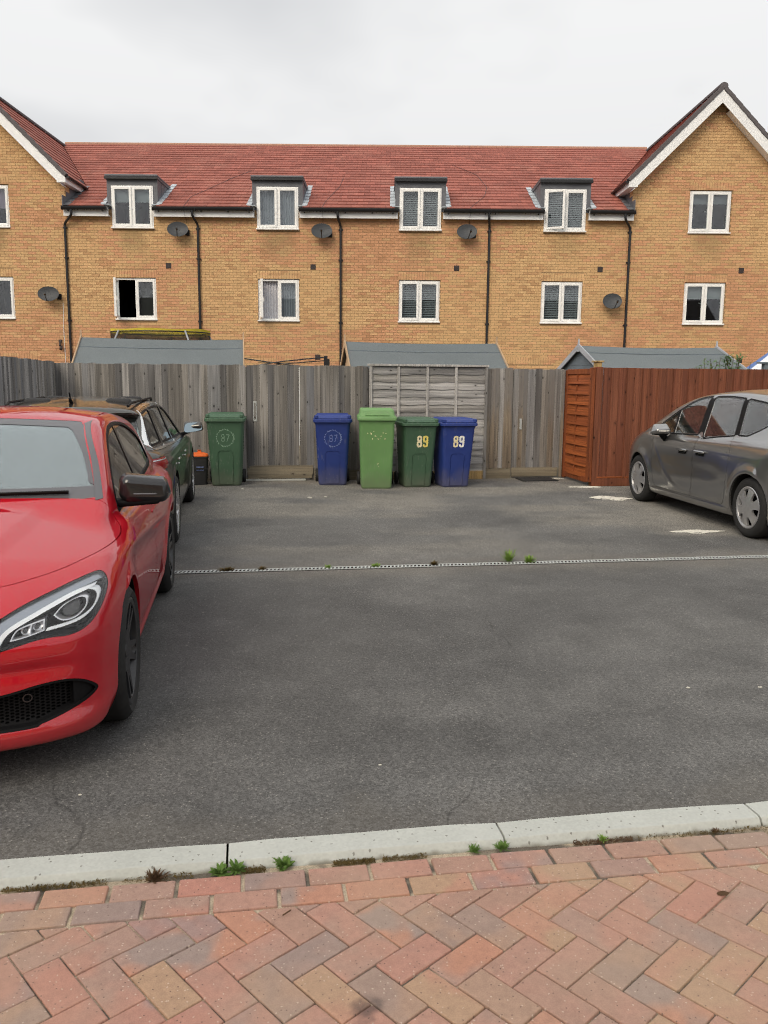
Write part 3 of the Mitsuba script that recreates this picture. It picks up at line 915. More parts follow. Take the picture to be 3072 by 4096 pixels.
def gutter_run(house, x0, x1, brackets=(), ends=True):
    prof = [(0.0, 0.0)]
    ang = np.linspace(-1.5, 1.5, 9)
    pts = [(-0.062 * math.sin(t) - 0.065, -0.098 * math.cos(t)) for t in np.linspace(-1.57, 1.57, 11)]
    outer = [(EAVE_Y + 0.02 + y, EAVE_Z - 0.012 + z) for y, z in pts]
    inner = [(EAVE_Y + 0.02 + y * 0.93 - 0.0046, EAVE_Z - 0.010 + z * 0.9) for y, z in pts][::-1]
    pr = outer + inner
    k = len(pr)
    v = np.array([(x, y, z) for x in (x0, x1) for y, z in pr])
    f = []
    for j in range(k):
        a, b = j, (j + 1) % k
        f += [(a, b, k + b), (a, k + b, k + a)]
    parts = [(v, np.array(f))]
    for x in ((x0, x1) if ends else ()):
        parts.append(cbox(x - 0.006, x + 0.006, EAVE_Y - 0.112, EAVE_Y + 0.022, EAVE_Z - 0.115, EAVE_Z - 0.005, 0.002))
    put('gutter', cat_mesh(parts), 'm_blackpvc', house)
    for x in brackets:
        put('gutter_bracket', cat_mesh([cbox(x - 0.018, x + 0.018, EAVE_Y - 0.115, EAVE_Y + 0.06, EAVE_Z - 0.122, EAVE_Z - 0.106, 0.003), cbox(x - 0.018, x + 0.018, EAVE_Y + 0.03, EAVE_Y + 0.062, EAVE_Z - 0.13, EAVE_Z - 0.07, 0.003)]), 'm_blackpvc', house)
    put('fascia_board', cat_mesh([cbox(x0, x1, EAVE_Y + 0.062, EAVE_Y + 0.084, 6.075, EAVE_Z - 0.01, 0.003), box(x0, x1, EAVE_Y + 0.084, WY + 0.01, 6.10, 6.112)]), 'm_fascia', house)


def downpipe(house, xt, xb, z_end=0.0):
    y = WY - 0.055
    yt = EAVE_Y - 0.045
    pts = [(xt, yt, EAVE_Z - 0.05), (xt, yt, EAVE_Z - 0.20)]
    for t in np.linspace(0.12, 0.88, 7):
        s = t * t * (3 - 2 * t)
        pts.append((xt + (xb - xt) * s, yt + (y - yt) * s, 6.13 - 0.28 * t))
    pts += [(xb, y, 5.82), (xb, y, 5.0), (xb, y, 3.5), (xb, y, z_end)]
    p = put('downpipe', tube(pts, 0.035, 10), 'm_blackpvc', house, smooth=40)
    for z in (5.78, 4.95, 3.2):
        put('pipe_clip', cat_mesh([cbox(xb - 0.062, xb + 0.062, y + 0.008, y + 0.05, z - 0.02, z + 0.02, 0.004), lathe([(0.036, -0.022), (0.043, -0.02), (0.043, 0.02), (0.036, 0.022)], 12)[0:2] if False else moved(lathe([(0.036, -0.024), (0.043, -0.022), (0.043, 0.022), (0.036, 0.024)], 12), T().translate([xb, y, z]))]), 'm_blackpvc', p)


def vent(house, x, z, s=0.075):
    ps = [cbox(x - s, x + s, WY - 0.012, WY + 0.01, z - s, z + s, 0.003)] + [cbox(x - s * .85, x + s * .85, WY - 0.022, WY - 0.010, z - s * .8 + k * s * .4, z - s * .8 + k * s * .4 + 0.01, 0.002) for k in range(5)]
    put('wall_vent', cat_mesh(ps), 'm_vent', house)


def dish(x, z, label, turn=0, tilt=24, rx=0.295, rz=0.215, arm=0.1):
    t = thing('satellite_dish', label, 'satellite dish', 'satellite dishes on the terrace wall')
    n, m = 28, 7
    V, F = [], []
    for i in range(m + 1):
        r = i / m
        for j in range(n):
            a = 2 * math.pi * j / n
            V.append((rx * r * math.cos(a), -0.055 * (r * r - 1) - 0.0, rz * r * math.sin(a)))
    V = np.array(V)
    back = V + [0, 0.008, 0]
    off = len(V)
    for i in range(m):
        for j in range(n):
            a, b, c, d = i * n + j, i * n + (j + 1) % n, (i + 1) * n + (j + 1) % n, (i + 1) * n + j
            F += [(a, b, c), (a, c, d), (off + a, off + c, off + b), (off + a, off + d, off + c)]
    for j in range(n):
        a, b = m * n + j, m * n + (j + 1) % n
        F += [(a, b, off + b), (a, off + b, off + a)]
    M = T().translate([x, WY - 0.26, z]) @ T().rotate([0, 0, 1], turn) @ T().rotate([1, 0, 0], -tilt + 10)
    put('reflector', (np.vstack([V, back]), np.array(F)), 'm_dish', t, tw=M, smooth=40)
    put('feed_arm', cat_mesh([tube([(0.0, 0.03, -rz + 0.01), (arm * 0.4, -0.10, -rz - 0.02), (arm, -0.26, -rz * 0.5)], 0.012, 6), tube([(arm, -0.22, -rz * 0.52), (arm * 1.1, -0.30, -rz * 0.42)], 0.028, 8)]), 'm_blackpvc', t, tw=M)
    put('wall_bracket', cat_mesh([tube([(x + 0.02, WY - 0.2, z - 0.03), (x + 0.20, WY - 0.14, z - 0.06), (x + 0.22, WY - 0.03, z - 0.06)], 0.018, 8), cbox(x + 0.16, x + 0.28, WY - 0.03, WY, z - 0.14, z + 0.02)]), 'm_blackpvc', t)
    return t


HL = ['gabled yellow brick house at the left end of the terrace with white barge board', 'yellow brick terraced house, first from the left gable, with one lower window wide open',
      'yellow brick terraced house, second from the left gable, with net curtains', 'yellow brick terraced house, third from the left gable, with closed venetian blinds in both windows',
      'yellow brick terraced house next to the right gable with its dormer window ajar', 'gabled yellow brick house at the right end, its whole peak in view']
INS_UP = ['purple', 'roller', 'nets', 'venetian', 'venetian', 'roller_short']
INS_LO = [None, 'screen', 'nets', 'venetian', 'venetian', 'roller']
OPEN_UP = [0, 3, 4, 3, 24, 4]
OPEN_LO = [0, 82, 78, 4, 4, 4]


def extrude_y(poly, y0, y1):
    return upright(poly, y0, y1)


for h in range(6):
    H = thing('brick_house', HL[h], 'house', 'houses of the brick terrace')
    x0, x1 = BOUND[h], BOUND[h + 1]
    gable = h in (0, 5)
    ax = LAX if h == 0 else RAX
    wx = WIN_UP[h]
    holes = [(wx - 0.004, wx + WW + 0.004, ZL0 - 0.03, ZL1 + 0.012), (wx - 0.004, wx + WW + 0.004, ZU0 - 0.03, ZU1 + 0.012)]
    lint = [(wx - 0.02, wx + WW + 0.04, ZL1 + 0.012)] + ([(wx - 0.02, wx + WW + 0.04, ZU1 + 0.012)] if gable else [])
    gd = [(-13.4, -10.05), (-8.2, -6.2), (-3.7, -2.5), (0.9, 1.9), (3.2, 4.9), (8.3, 9.5)][h]
    lint.append((gd[0], gd[1], 2.06))
    if gable:
        hw = 2.38
        if h == 0:
            x0 = ax - hw
            x1 = LEX
        else:
            x0, x1 = REX, ax + hw
        top = 9.40
        lim = lambda z, ax=ax, x0=x0, x1=x1: (max(x0, ax - (GZ - 0.12 - z)), min(x1, ax + (GZ - 0.12 - z)))
        outline = sg.Polygon([(x0, -0.05), (x1, -0.05), (x1, GZ - 0.10 - (x1 - ax)), (ax, GZ - 0.10), (x0, GZ - 0.10 - (ax - x0))])
        bw = brickwork(x0, x1, top, holes, lint, limit=lim)
    else:
        outline = sg.box(x0, -0.05, x1, EAVE_Z - 0.03)
        bw = brickwork(x0, x1, 6.10, holes, lint)
    wall_p = outline
    for a, b, c, d in holes:
        wall_p = wall_p.difference(sg.box(a, c, b, d))
    parts = [upright(wall_p, WY + 0.008, WY + 0.26)]
    wl = put('wall', cat_mesh(parts), 'm_mortar', H)
    if gable:       # the side wall that rises above the terrace roof
        xs = x1 - 0.25 if h == 0 else x0
        put('side_wall', box(xs + 0.001, xs + 0.249, WY + 0.27, 37.0, -0.05, 7.2), 'm_mortar', H)
    put('rear_wall', box(x0 + 0.002, x1 - 0.002, 37.0, 37.25, -0.05, 6.3), 'm_mortar', H)
    put('brickwork', bw, 'm_brick', wl, kind='stuff')
    if gable:       # toothed bricks of the return wall
        V, F, n = [], [], 0
        xs = LEX if h == 0 else REX
        sgn = 1 if h == 0 else -1
        ps = []
        for r in range(int(6.2 / BRH), int(7.2 / BRH)):
            y = WY
            off = 0.1125 * (r % 2)
            while y < 27.2:
                L = (0.1025 if (y == WY and r % 2) else 0.215)
                if r * BRH > EAVE_Z + TK * (y + L - EAVE_Y) - 0.1 or True:
                    xa, xb = sorted((xs, xs + sgn * 0.010))
                    ps.append(box(xa, xb, y, y + L, r * BRH + 0.005, (r + 1) * BRH - 0.005))
                y += L + 0.01
        put('return_brickwork', cat_mesh(ps), 'm_brick', wl, kind='stuff')
    make_window(H, wx, ZL0, ZL1 - ZL0, WY + 0.045, OPEN_LO[h], INS_LO[h])
    make_window(H, wx, ZU0, ZU1 - ZU0, WY + (0.045 if gable else -0.012), OPEN_UP[h], INS_UP[h])
    # ------------------------------------------------------------ roof
    if not gable:
        dm = make_dormer(H, wx)
        plan = [(x0, EAVE_Y), (x1, EAVE_Y), (x1, RIDGE_Y), (x0, RIDGE_Y)]
        yv = RJ - (GZ - 7.13) / TK
        if h == 1:
            plan = [(LEX + 0.16, EAVE_Y), (x1, EAVE_Y), (x1, RIDGE_Y), (LAX - 0.2, RIDGE_Y), (LAX + 0.03, RJ), (LAX + (GZ - 7.13) + 0.03, yv), (LEX + 0.16, yv - 0.1)]
        if h == 4:
            plan = [(x0, EAVE_Y), (REX - 0.16, EAVE_Y), (REX - 0.16, yv - 0.1), (RAX - (GZ - 7.13) - 0.03, yv), (RAX - 0.03, RJ), (RAX + 0.2, RIDGE_Y), (x0, RIDGE_Y)]
        region = sg.Polygon(plan_to_slope(plan))
        cut = sg.Polygon(plan_to_slope([(wx - DORM - 0.02, EAVE_Y - 0.1), (wx + WW + DORM + 0.02, EAVE_Y - 0.1), (wx + WW + DORM + 0.02, D_BACK - 0.02), (wx - DORM - 0.02, D_BACK - 0.02)]))
        v, f = prism(region.difference(cut), -0.06, 0.0)
        rear = np.array([(x0, RIDGE_Y, RIDGE_Z - 0.02), (x1, RIDGE_Y, RIDGE_Z - 0.02), (x1, 38.2, 6.3), (x0, 38.2, 6.3)]), np.array([(0, 2, 1), (0, 3, 2)])
        roof = put('roof', cat_mesh([moved((v, f), M_TER), rear]), 'm_underlay', H)
        lay_tiles(roof, region.difference(cut), M_TER, SLOPE, x_phase=x0)
        xr0, xr1 = (LAX if h == 1 else x0), (RAX if h == 4 else x1)
        k = int(round((xr1 - xr0) / 0.44))
        for i in range(k):
            a, b = xr0 + (xr1 - xr0) * i / k, xr0 + (xr1 - xr0) * (i + 1) / k
            ang = np.linspace(-0.3, math.pi + 0.3, 9)
            ring = np.array([(RIDGE_Y + 0.11 * math.cos(t), RIDGE_Z - 0.02 + 0.085 * math.sin(t)) for t in ang])
            v = np.array([(x, y, z + (0.004 if x == a else 0)) for x in (a + 0.002, b - 0.002) for y, z in ring])
            f = []
            for j in range(8):
                f += [(j, 9 + j + 1, j + 1), (j, 9 + j, 9 + j + 1)]
            put('ridge_tile', (v, np.array(f)), 'm_ridge', roof)
        segs = {1: [(LEX, wx - 0.05), (wx + WW + 0.05, x1)], 4: [(x0, wx - 0.05), (wx + WW + 0.05, REX)]}.get(h, [(x0, wx - 0.05), (wx + WW + 0.05, x1)])
        for a, b in segs:
            gutter_run(H, a, b, [a + 0.14, b - 0.14] + ([a + 0.9] if b - a > 1.6 else []) + ([a + 1.7] if b - a > 2.2 else []))
        xt, xb = {1: (-8.84, -9.11), 2: (-1.37, -1.30), 3: (2.88, 2.925), 4: (6.70, 6.92)}[h] if h != 1 else (-5.45, -5.355)
        downpipe(H, xt, xb)
        if h == 1:
            downpipe(H, -8.84, -9.13)
            # lead of the valley and of the abutment on both end walls
            for (ex, sx) in ((LEX, 1), (REX, -1)):
                ps = []
                for y0 in np.arange(EAVE_Y - 0.02, yv, 0.30):
                    y1 = y0 + 0.31
                    q = [(ex, y0), (ex + sx * 0.20, y0), (ex + sx * 0.20, y1), (ex, y1)]
                    b = np.array([(x, y, EAVE_Z + TK * (y - EAVE_Y) + 0.030 + (0.01 if y == y0 else 0)) for x, y in q])
                    ps.append((b, np.array([(0, 1, 2), (0, 2, 3)] if sx > 0 else [(0, 2, 1), (0, 3, 2)])))
                    zt = EAVE_Z + TK * (y1 - EAVE_Y)
                    ps.append(box(*sorted((ex, ex + sx * 0.022)), y0, y1, EAVE_Z + TK * (y0 - EAVE_Y), math.ceil((zt + 0.13) / BRH) * BRH))
                put('abutment_flashing', cat_mesh(ps), 'm_lead', roof if ex == LEX else roof)
    else:
        s = 1 if h == 0 else -1                                      # the slope towards the middle of the terrace
        ex_s = ax + s * (GZ - 7.13)                                  # eave line of that slope
        g_len = (GZ - 7.13) * math.sqrt(2)
        yfront = WY - 0.36
        # local frame of the inner slope: x along +y for the right gable, along -y ... kept right-handed
        if s > 0:
            Mg = slope_matrix((ex_s, yfront, 7.13), (0, 1, 0), (-1, 0, 1)); flip = False
        else:
            Mg = slope_matrix((ex_s, yfront, 7.13), (0, -1, 0), (1, 0, 1))
        def to_local(y, z):
            d = (y - yfront) if s > 0 else -(y - yfront)
            return d, (z - 7.13) * math.sqrt(2)
        yv = RJ - (GZ - 7.13) / TK
        reg = sg.Polygon([to_local(yfront + 0.14, 7.13), to_local(yv - 0.02, 7.13), to_local(RJ - 0.03, GZ), to_local(yfront + 0.14, GZ)])
        und = sg.Polygon([to_local(yfront, 7.13), to_local(yv + 0.05, 7.13), to_local(RJ + 0.05, GZ), to_local(yfront, GZ)])
        v, f = prism(und, -0.05, -0.002)
        other = np.array([(ax, yfront, GZ), (ax, RIDGE_Y + 6, GZ), (ax - s * 2.6, RIDGE_Y + 6, GZ - 2.6), (ax - s * 2.6, yfront, GZ - 2.6)])
        o2 = np.vstack([other, other - [0, 0, 0.06]])
        oth = o2, np.array([(0, 1, 2), (0, 2, 3), (4, 6, 5), (4, 7, 6), (0, 3, 7), (0, 7, 4)])
        roof = put('roof', cat_mesh([moved((v, f), Mg), oth]), 'm_underlay', H)
        lay_tiles(roof, reg, Mg, g_len, stuff_only=(h == 5))
        # dark dry verge units stepping up both rakes
        nst = int(g_len / GAUGE)
        for side in (s, -s):
            if h == 0 and side < 0:
                continue
            for i in range(nst + 1):
                L = GAUGE if i < nst else g_len - nst * GAUGE
                a = i * GAUGE
                v, f = cbox(-0.012, 0.140, 0.0, L + 0.03, -0.060, 0.045, 0.008)
                v = v.copy(); v[:, 2] += 0.012 * (1 - v[:, 1] / GAUGE); v[:, 1] += a
                Mv = slope_matrix((ax + side * (GZ - 7.13), yfront, 7.13), (0, 1, 0) if side > 0 else (0, 1, 0), (-side, 0, 1))
                if side < 0:
                    Mv = Mv.copy(); Mv[:3, 2] *= -1
                put('verge_unit', moved((v, f), Mv), 'm_verge', roof)
        # ridge tiles running back
        for i in range(16):
            a, b = yfront + i * 0.44, yfront + (i + 1) * 0.44
            ang = np.linspace(-0.4, math.pi + 0.4, 9)
            ring = np.array([(ax + 0.115 * math.cos(t), GZ + 0.01 + 0.09 * math.sin(t)) for t in ang])
            v = np.array([(x, y, z + (0.006 if y == a else 0)) for y in (a + 0.002, b - 0.002) for x, z in ring])
            f = []
            for j in range(8):
                f += [(j, j + 1, 9 + j + 1), (j, 9 + j + 1, 9 + j)]
            f += [(0, j + 1, j) for j in range(1, 8)]
            put('ridge_tile', (v, np.array(f)), 'm_verge', roof)
        # barge boards with square boxed feet
        bt, bb = GZ - 0.07, GZ - 0.42
        for side in (-1, 1):
            if h == 0 and side < 0:
                continue
            e = 2.40
            poly = sg.Polygon([(ax, bt), (ax + side * (e + 0.05), bt - e - 0.05), (ax + side * (e + 0.05), 6.945), (ax + side * (e - 0.19), 6.945), (ax + side * (e - 0.19), bb - (e - 0.19) + 0.02), (ax, bb)])
            put('barge_board', upright(poly, yfront + 0.02, yfront + 0.045), 'm_fascia', roof)
            put('soffit', moved(cat_mesh([box(0, 0.31, 0, 3.0, 0, 0.01)]), np.array(slope_matrix((ax + side * (e - 0.05), yfront + 0.046, bb - (e - 0.05) + 0.035), (0, 1, 0), (-side, 0, 1)))), 'm_fascia', roof)
        # boxed eave, gutter and fascia along the inner side
        xe = ex_s
        ya, yb = yfront + 0.05, yv + 0.25
        put('eave_fascia', cat_mesh([cbox(*sorted((xe - s * 0.02, xe - s * 0.045)), ya, yb, 6.95, 7.12, 0.003), cbox(*sorted((LEX if h == 0 else REX, xe - s * 0.02)), ya, yb, 6.945, 6.955, 0.002)]), 'm_fascia', roof)
        gp = np.array([(xe + s * 0.03 + 0.06 * math.sin(t), 7.115 - 0.055 * math.cos(t)) for t in np.linspace(-1.57, 1.57, 9)])
        v = np.array([(x, y, z) for y in (ya, yb) for x, z in gp])
        f = []
        for j in range(8):
            f += [(j, j + 1, 9 + j + 1), (j, 9 + j + 1, 9 + j)]
        f += [(0, j + 1, j) for j in range(1, 8)]
        put('eave_gutter', (v, np.array(f)), 'm_blackpvc', roof)
    vx = {0: None, 1: -6.23, 2: -2.09, 3: 2.02, 4: 6.13, 5: 10.17}[h]
    if vx is not None:
        vent(H, vx, 4.76)
    if h == 2: vent(H, -1.97, 2.22)
    if h == 5: vent(H, 10.31, 2.23)
    if h == 0:
        lb = put('wall_lamp', cat_mesh([cbox(-9.47, -9.39, WY - 0.06, WY, 2.58, 2.66), tube([(-9.43, WY - 0.06, 2.56), (-9.41, WY - 0.12, 2.48)], 0.03, 8), tube([(-9.40, WY - 0.06, 2.46), (-9.39, WY - 0.13, 2.38)], 0.045, 10)]), 'm_vent', H)
        put('cable', tube([(-9.42 + 0.12, WY - 0.012, 3.7), (-9.32, WY - 0.012, 2.9), (-9.31, WY - 0.012, 2.0)], 0.008, 5), 'm_upvc', H)
    if h in (2, 3):
        pass

dish(-9.62, 3.93, 'dark satellite dish low on the left gabled house, left of its downpipe', 6, arm=-0.02)
dish(-5.88, 5.73, 'dark satellite dish under the eaves of the first terraced house, left of its downpipe', 4, arm=0.02)
dish(-1.82, 5.72, 'dark satellite dish under the eaves of the house with net curtains', 2, arm=0.0)
dish(2.27, 5.73, 'dark satellite dish under the eaves of the house with closed venetian blinds', -4, arm=0.10, rx=0.285)
dish(6.46, 3.86, 'dark satellite dish low on the wall beside the rightmost downpipe', -6, arm=0.10, rx=0.27, rz=0.225)
# aerial leads lying on the tiles
for name, pts in (('aerial', [(-4.38, 2.55), (-4.55, 2.2), (-5.35, 1.15), (-5.70, 0.55), (-5.70, 0.0)]), ('aerial', [(3.05, 3.4), (3.42, 2.6), (3.5, 1.5), (3.30, 0.8), (2.90, 0.1)]), ('aerial', [(-1.28, 2.9), (-1.4, 1.6), (-1.75, 0.3), (-1.75, 0.0)])):
    pass
lead_pts = {'first': [(-4.32, 3.9), (-4.75, 3.1), (-5.35, 1.6), (-5.66, 0.9), (-5.68, 0.0)], 'second': [(-1.35, 3.2), (-1.42, 2.1), (-1.75, 0.5), (-1.80, 0.0)], 'third': [(2.15, 4.9), (2.85, 3.6), (3.02, 2.2), (2.86, 1.2), (2.35, 0.0)]}
for (nm, pts), lab in zip(lead_pts.items(), ('thin black aerial lead lying on the tiles above the first dish under the eaves', 'thin black aerial lead on the tiles above the dish of the net curtain house', 'thin black aerial lead curving over the tiles above the dish of the closed blinds house')):
    q = np.array([[x, EAVE_Y + s * math.cos(PITCH_R), EAVE_Z + s * math.sin(PITCH_R) + 0.042] for x, s in pts])
    t = np.linspace(0, len(q) - 1, 24)
    q = np.c_[[np.interp(t, np.arange(len(q)), q[:, k]) for k in range(3)]].T
    e = q[-1]
    q = np.vstack([q, [e[0], EAVE_Y - 0.13, EAVE_Z - 0.02], [e[0], EAVE_Y + 0.04, 6.12], [e[0], WY - 0.02, 6.05], [e[0] + 0.0, WY - 0.03, 5.93]])
    put('aerial_lead', tube(q, 0.0055, 5), 'm_blackpvc', label=lab, cat='cable')

# ================================================================ fences
FD = 13.22                                   # plane of the grey fence in yard coordinates
FH = 1.79


def feather(x0, x1, z0, z1, d, flip=False, thick=(0.016, 0.006), top=0.0):
    """A feather edged fence board, its thick edge overlapping the next; the front faces -d."""
    ta, tb = thick if not flip else thick[::-1]
    zz = z1 + top
    v = np.array([(x0, d - ta, z0), (x1, d - tb, z0), (x1, d, z0), (x0, d, z0), (x0, d - ta, zz + rng.uniform(-.003, .003)), (x1, d - tb, zz + rng.uniform(-.003, .003)), (x1, d, zz), (x0, d, zz)])
    f = np.array([(0, 1, 5), (0, 5, 4), (1, 2, 6), (1, 6, 5), (2, 3, 7), (2, 7, 6), (3, 0, 4), (3, 4, 7), (4, 5, 6), (4, 6, 7), (0, 2, 1), (0, 3, 2)])
    return v, f


def boards(parent, x0, x1, z0, z1, d, mats, w=0.098, along='x', jit=0.008, name='board', tw=YARD, dfun=None):
    n = max(1, int(round((x1 - x0) / w)))
    w = (x1 - x0) / n
    for i in range(n):
        a = x0 + i * w + (rng.uniform(-.004, .004) if i else 0)
        b = x0 + (i + 1) * w + 0.014
        dd = d - rng.uniform(0.0, 0.006) - (0.004 if i % 2 else 0)
        m = feather(a, min(b, x1), z0 + rng.uniform(-jit, jit) * 0.6, z1, dd, thick=(0.020, 0.007), top=rng.uniform(-jit, jit))
        if along == 'y':
            m = moved(m, tw_side)
        put(name, m, mats[rng.randrange(len(mats))], parent, tw=tw)


GM = ['m_grey_%d' % i for i in range(6)]
fence = thing('board_fence', 'weathered grey upright board fence behind the bins and the dark estate car', 'fence')
boards(fence, -2.83, -0.03, 0.05, FH, FD, GM, 0.0965)
boards(fence, 1.02, 1.875, 0.16, FH, FD, ['m_grey_1', 'm_grey_3', 'm_grey_5'], 0.095)
boards(fence, 3.80, 4.235, 0.17, FH - .005, FD, ['m_tan_0', 'm_tan_1', 'm_tan_2', 'm_grey_2'], 0.078)
put('gravel_board', cat_mesh([cbox(-2.83, -0.03, FD - 0.012, FD + 0.02, 0.0, 0.05), cbox(1.02, 1.88, FD - 0.012, FD + 0.02, 0.0, 0.16), cbox(3.80, 4.235, FD - 0.018, FD + 0.02, 0.0, 0.165)]), 'm_rail', fence, tw=YARD)
put('back_rail', cat_mesh([box(-2.83, -0.05, FD + 0.002, FD + 0.06, z, z + 0.08) for z in (0.35, 0.95, 1.5)] + [box(1.02, 1.88, FD + 0.002, FD + 0.06, z, z + 0.08) for z in (0.35, 0.95, 1.5)]), 'm_rail', fence, tw=YARD)
for x in (-2.86, -0.045, 1.0, 1.86, 3.79, 4.24):
    put('fence_post', cbox(x - 0.045, x + 0.045, FD + 0.003, FD + 0.09, 0, FH - 0.03), 'm_grey_3', fence, tw=YARD)

gate = thing('garden_gate', 'weathered grey board gate with a sliver of light painted as a white strip along its edge, between two 87 bins', 'gate')
gb = [(-0.02, 0.085), (0.085, 0.18), (0.18, 0.30), (0.30, 0.395), (0.395, 0.49), (0.49, 0.60), (0.60, 0.70), (0.70, 0.783)]
for i, (a, b) in enumerate(gb):
    put('board', feather(a, b + 0.012 * (i < 7), 0.245 if i else 0.2, FH + rng.uniform(-.01, .012), FD - 0.012 - rng.uniform(0, .004), thick=(0.019, 0.009)), GM[(i * 2 + 1) % 6], gate, tw=YARD)
for i, (a, b) in enumerate(((0.797, 0.90), (0.90, 1.015))):
    put('board', feather(a, b, 0.2, FH + rng.uniform(-.01, .012), FD - 0.008, thick=(0.019, 0.009)), GM[(i + 3) % 6], gate, tw=YARD)
put('edge_strip', cbox(0.7835, 0.7955, FD - 0.022, FD - 0.004, 0.55, 1.77, 0.002), 'm_upvc', gate, tw=YARD)  # white strip painted in for the daylight showing through the gate gap
put('bottom_rail', cat_mesh([cbox(-0.03, 1.0, FD - 0.03, FD + 0.01, 0.095, 0.24), cbox(-0.02, 0.98, FD - 0.036, FD + 0.01, 0.035, 0.098)]), 'm_rail', gate, tw=YARD)
put('threshold', cbox(-0.06, 0.88, FD - 0.05, FD + 0.03, 0.0, 0.028), 'm_kerb', gate, tw=YARD)
put('hinge_plate', cat_mesh([cbox(0.075, 0.088, FD - 0.040, FD - 0.03, 0.93, 1.24), cbox(0.115, 0.128, FD - 0.040, FD - 0.03, 0.93, 1.24), cbox(0.086, 0.117, FD - 0.038, FD - 0.028, 0.93, 0.955), cbox(0.086, 0.117, FD - 0.038, FD - 0.028, 1.215, 1.24)]), 'm_galv', gate, tw=YARD)

gate2 = thing('garden_gate', 'weathered tan and grey board gate behind the black door mat', 'gate')
x = 4.245
for i, w in enumerate((0.085, 0.075, 0.07, 0.125, 0.10, 0.12, 0.10, 0.125)):
    put('board', feather(x, x + w + 0.008, 0.17, FH - 0.01 + rng.uniform(-.01, .01), FD - 0.006 - rng.uniform(0, .006), thick=(0.020, 0.010)), ['m_grey_0', 'm_tan_1', 'm_tan_2', 'm_grey_4', 'm_grey_1', 'm_grey_5', 'm_tan_0', 'm_grey_0'][i], gate2, tw=YARD)
    x += w + 0.004
put('bottom_rail', cbox(4.25, 5.03, FD - 0.03, FD + 0.02, 0.03, 0.18), 'm_rail', gate2, tw=YARD)
put('latch_plate', cbox(4.36, 4.40, FD - 0.042, FD - 0.03, 0.80, 0.98), 'm_galv', gate2, tw=YARD)

# the side fence at the left runs towards the viewer
side = thing('board_fence', 'weathered grey slatted fence running towards the viewer at the left edge', 'fence')
i = 0
y = FD - 0.03
while y > 6.2:
    w = 0.092
    m = feather(0, w + 0.012, 0.02, FH + 0.02 + rng.uniform(-.01, .01), 0.0, thick=(0.030, 0.010))
    M = np.array([[0, -1, 0, -2.845 + rng.uniform(-.004, .004)], [-1, 0, 0, y], [0, 0, 1, 0], [0, 0, 0, 1.0]])
    put('board', moved(m, M), GM[rng.randrange(6)], side, tw=YARD)
    y -= w
    i += 1
put('back_rail', cat_mesh([box(-2.94, -2.86, 6.2, FD - .05, z, z + 0.08) for z in (0.35, 0.95, 1.5)]), 'm_rail', side, tw=YARD)

# the loose lap panel
lap = thing('lap_fence_panel', 'weathered grey horizontal lap panel with pale battens leaning on the fence behind the bins', 'fence panel')
LX0, LX1, LD = 1.880, 3.795, FD - 0.05
nb = 14
for j in range(nb):
    z0 = 0.13 + j * (1.66 / nb)
    hgt = 1.66 / nb + 0.018
    xs = np.linspace(LX0 + 0.03, LX1 - 0.03, 26)
    wob = 0.016 * (meshkit.fbm(np.stack([xs * 2.2, 0 * xs + j * 3.7, 0 * xs], -1), 3, j) - 0.5) + 0.006 * np.sin(xs * 17 + j * 2)
    lo = np.c_[xs, LD - 0.022 + 0.3 * wob, z0 + wob]
    hi = np.c_[xs, np.full(26, LD - 0.003), np.full(26, z0 + hgt)]
    lo2 = lo + [0, 0.008, 0]; hi2 = hi + [0, 0.004, 0]
    v = np.vstack([lo, hi, lo2, hi2])
    f = []
    for k in range(25):
        f += [(k, k + 1, 26 + k + 1), (k, 26 + k + 1, 26 + k), (52 + k, k, k + 1)[::-1] if False else (k, 52 + k, 52 + k + 1), (k, 52 + k + 1, k + 1)]
    put('lap_board', (v, np.array(f)), 'm_lap_%d' % rng.randrange(6), lap, tw=YARD, smooth=False)
bt = [cbox(LX0, LX0 + 0.045, LD - 0.045, LD - 0.005, 0.0, 1.80), cbox(LX1 - 0.045, LX1, LD - 0.045, LD - 0.005, 0.0, 1.80), cbox(LX0 - 0.03, LX1 + 0.01, LD - 0.055, LD + 0.01, 1.795, 1.828)]
for k, m in enumerate(bt):
    put('frame_batten', m, 'm_batten' if k != 1 else 'm_grey_0', lap, tw=YARD)
for x in (2.345, 2.81, 3.275):
    put('upright_batten', cbox(x - 0.020, x + 0.020, LD - 0.040, LD - 0.006, 0.05, 1.797), 'm_batten', lap, tw=YARD)
put('bottom_board', cbox(LX0 + 0.04, LX1 - 0.04, LD - 0.03, LD, 0.0, 0.135), 'm_newpost', lap, tw=YARD)

# brown woven panel and brown fence
wov = thing('woven_fence_panel', 'rust brown woven slat panel closing the corner beside the right grey gate', 'fence panel')
WX = 5.135
nsl = 10
for j in range(nsl):
    z0 = 0.115 + j * 0.158
    ys = np.linspace(12.20, 13.13, 17)
    bow = 0.022 * np.sin((ys - 12.20) / 0.93 * math.pi) * (1 if j % 2 else 0.55)
    lo = np.c_[WX - 0.006 - 0.030 * np.sin((ys - 12.2) / .93 * math.pi) , ys, np.full(17, z0) + bow * 0.3]
    hi = np.c_[np.full(17, WX + 0.004), ys, np.full(17, z0 + 0.172)]
    v = np.vstack([lo, hi, lo + [0.008, 0, 0], hi + [0.008, 0, 0]])
    f = []
    for k in range(16):
        f += [(k, 17 + k + 1, k + 1), (k, 17 + k, 17 + k + 1), (k, k + 1, 34 + k + 1), (k, 34 + k + 1, 34 + k), (34 + k, 34 + k + 1, 51 + k + 1), (34 + k, 51 + k + 1, 51 + k)]
    put('slat', (v, np.array(f)), 'm_woven', wov, tw=YARD, smooth=40)
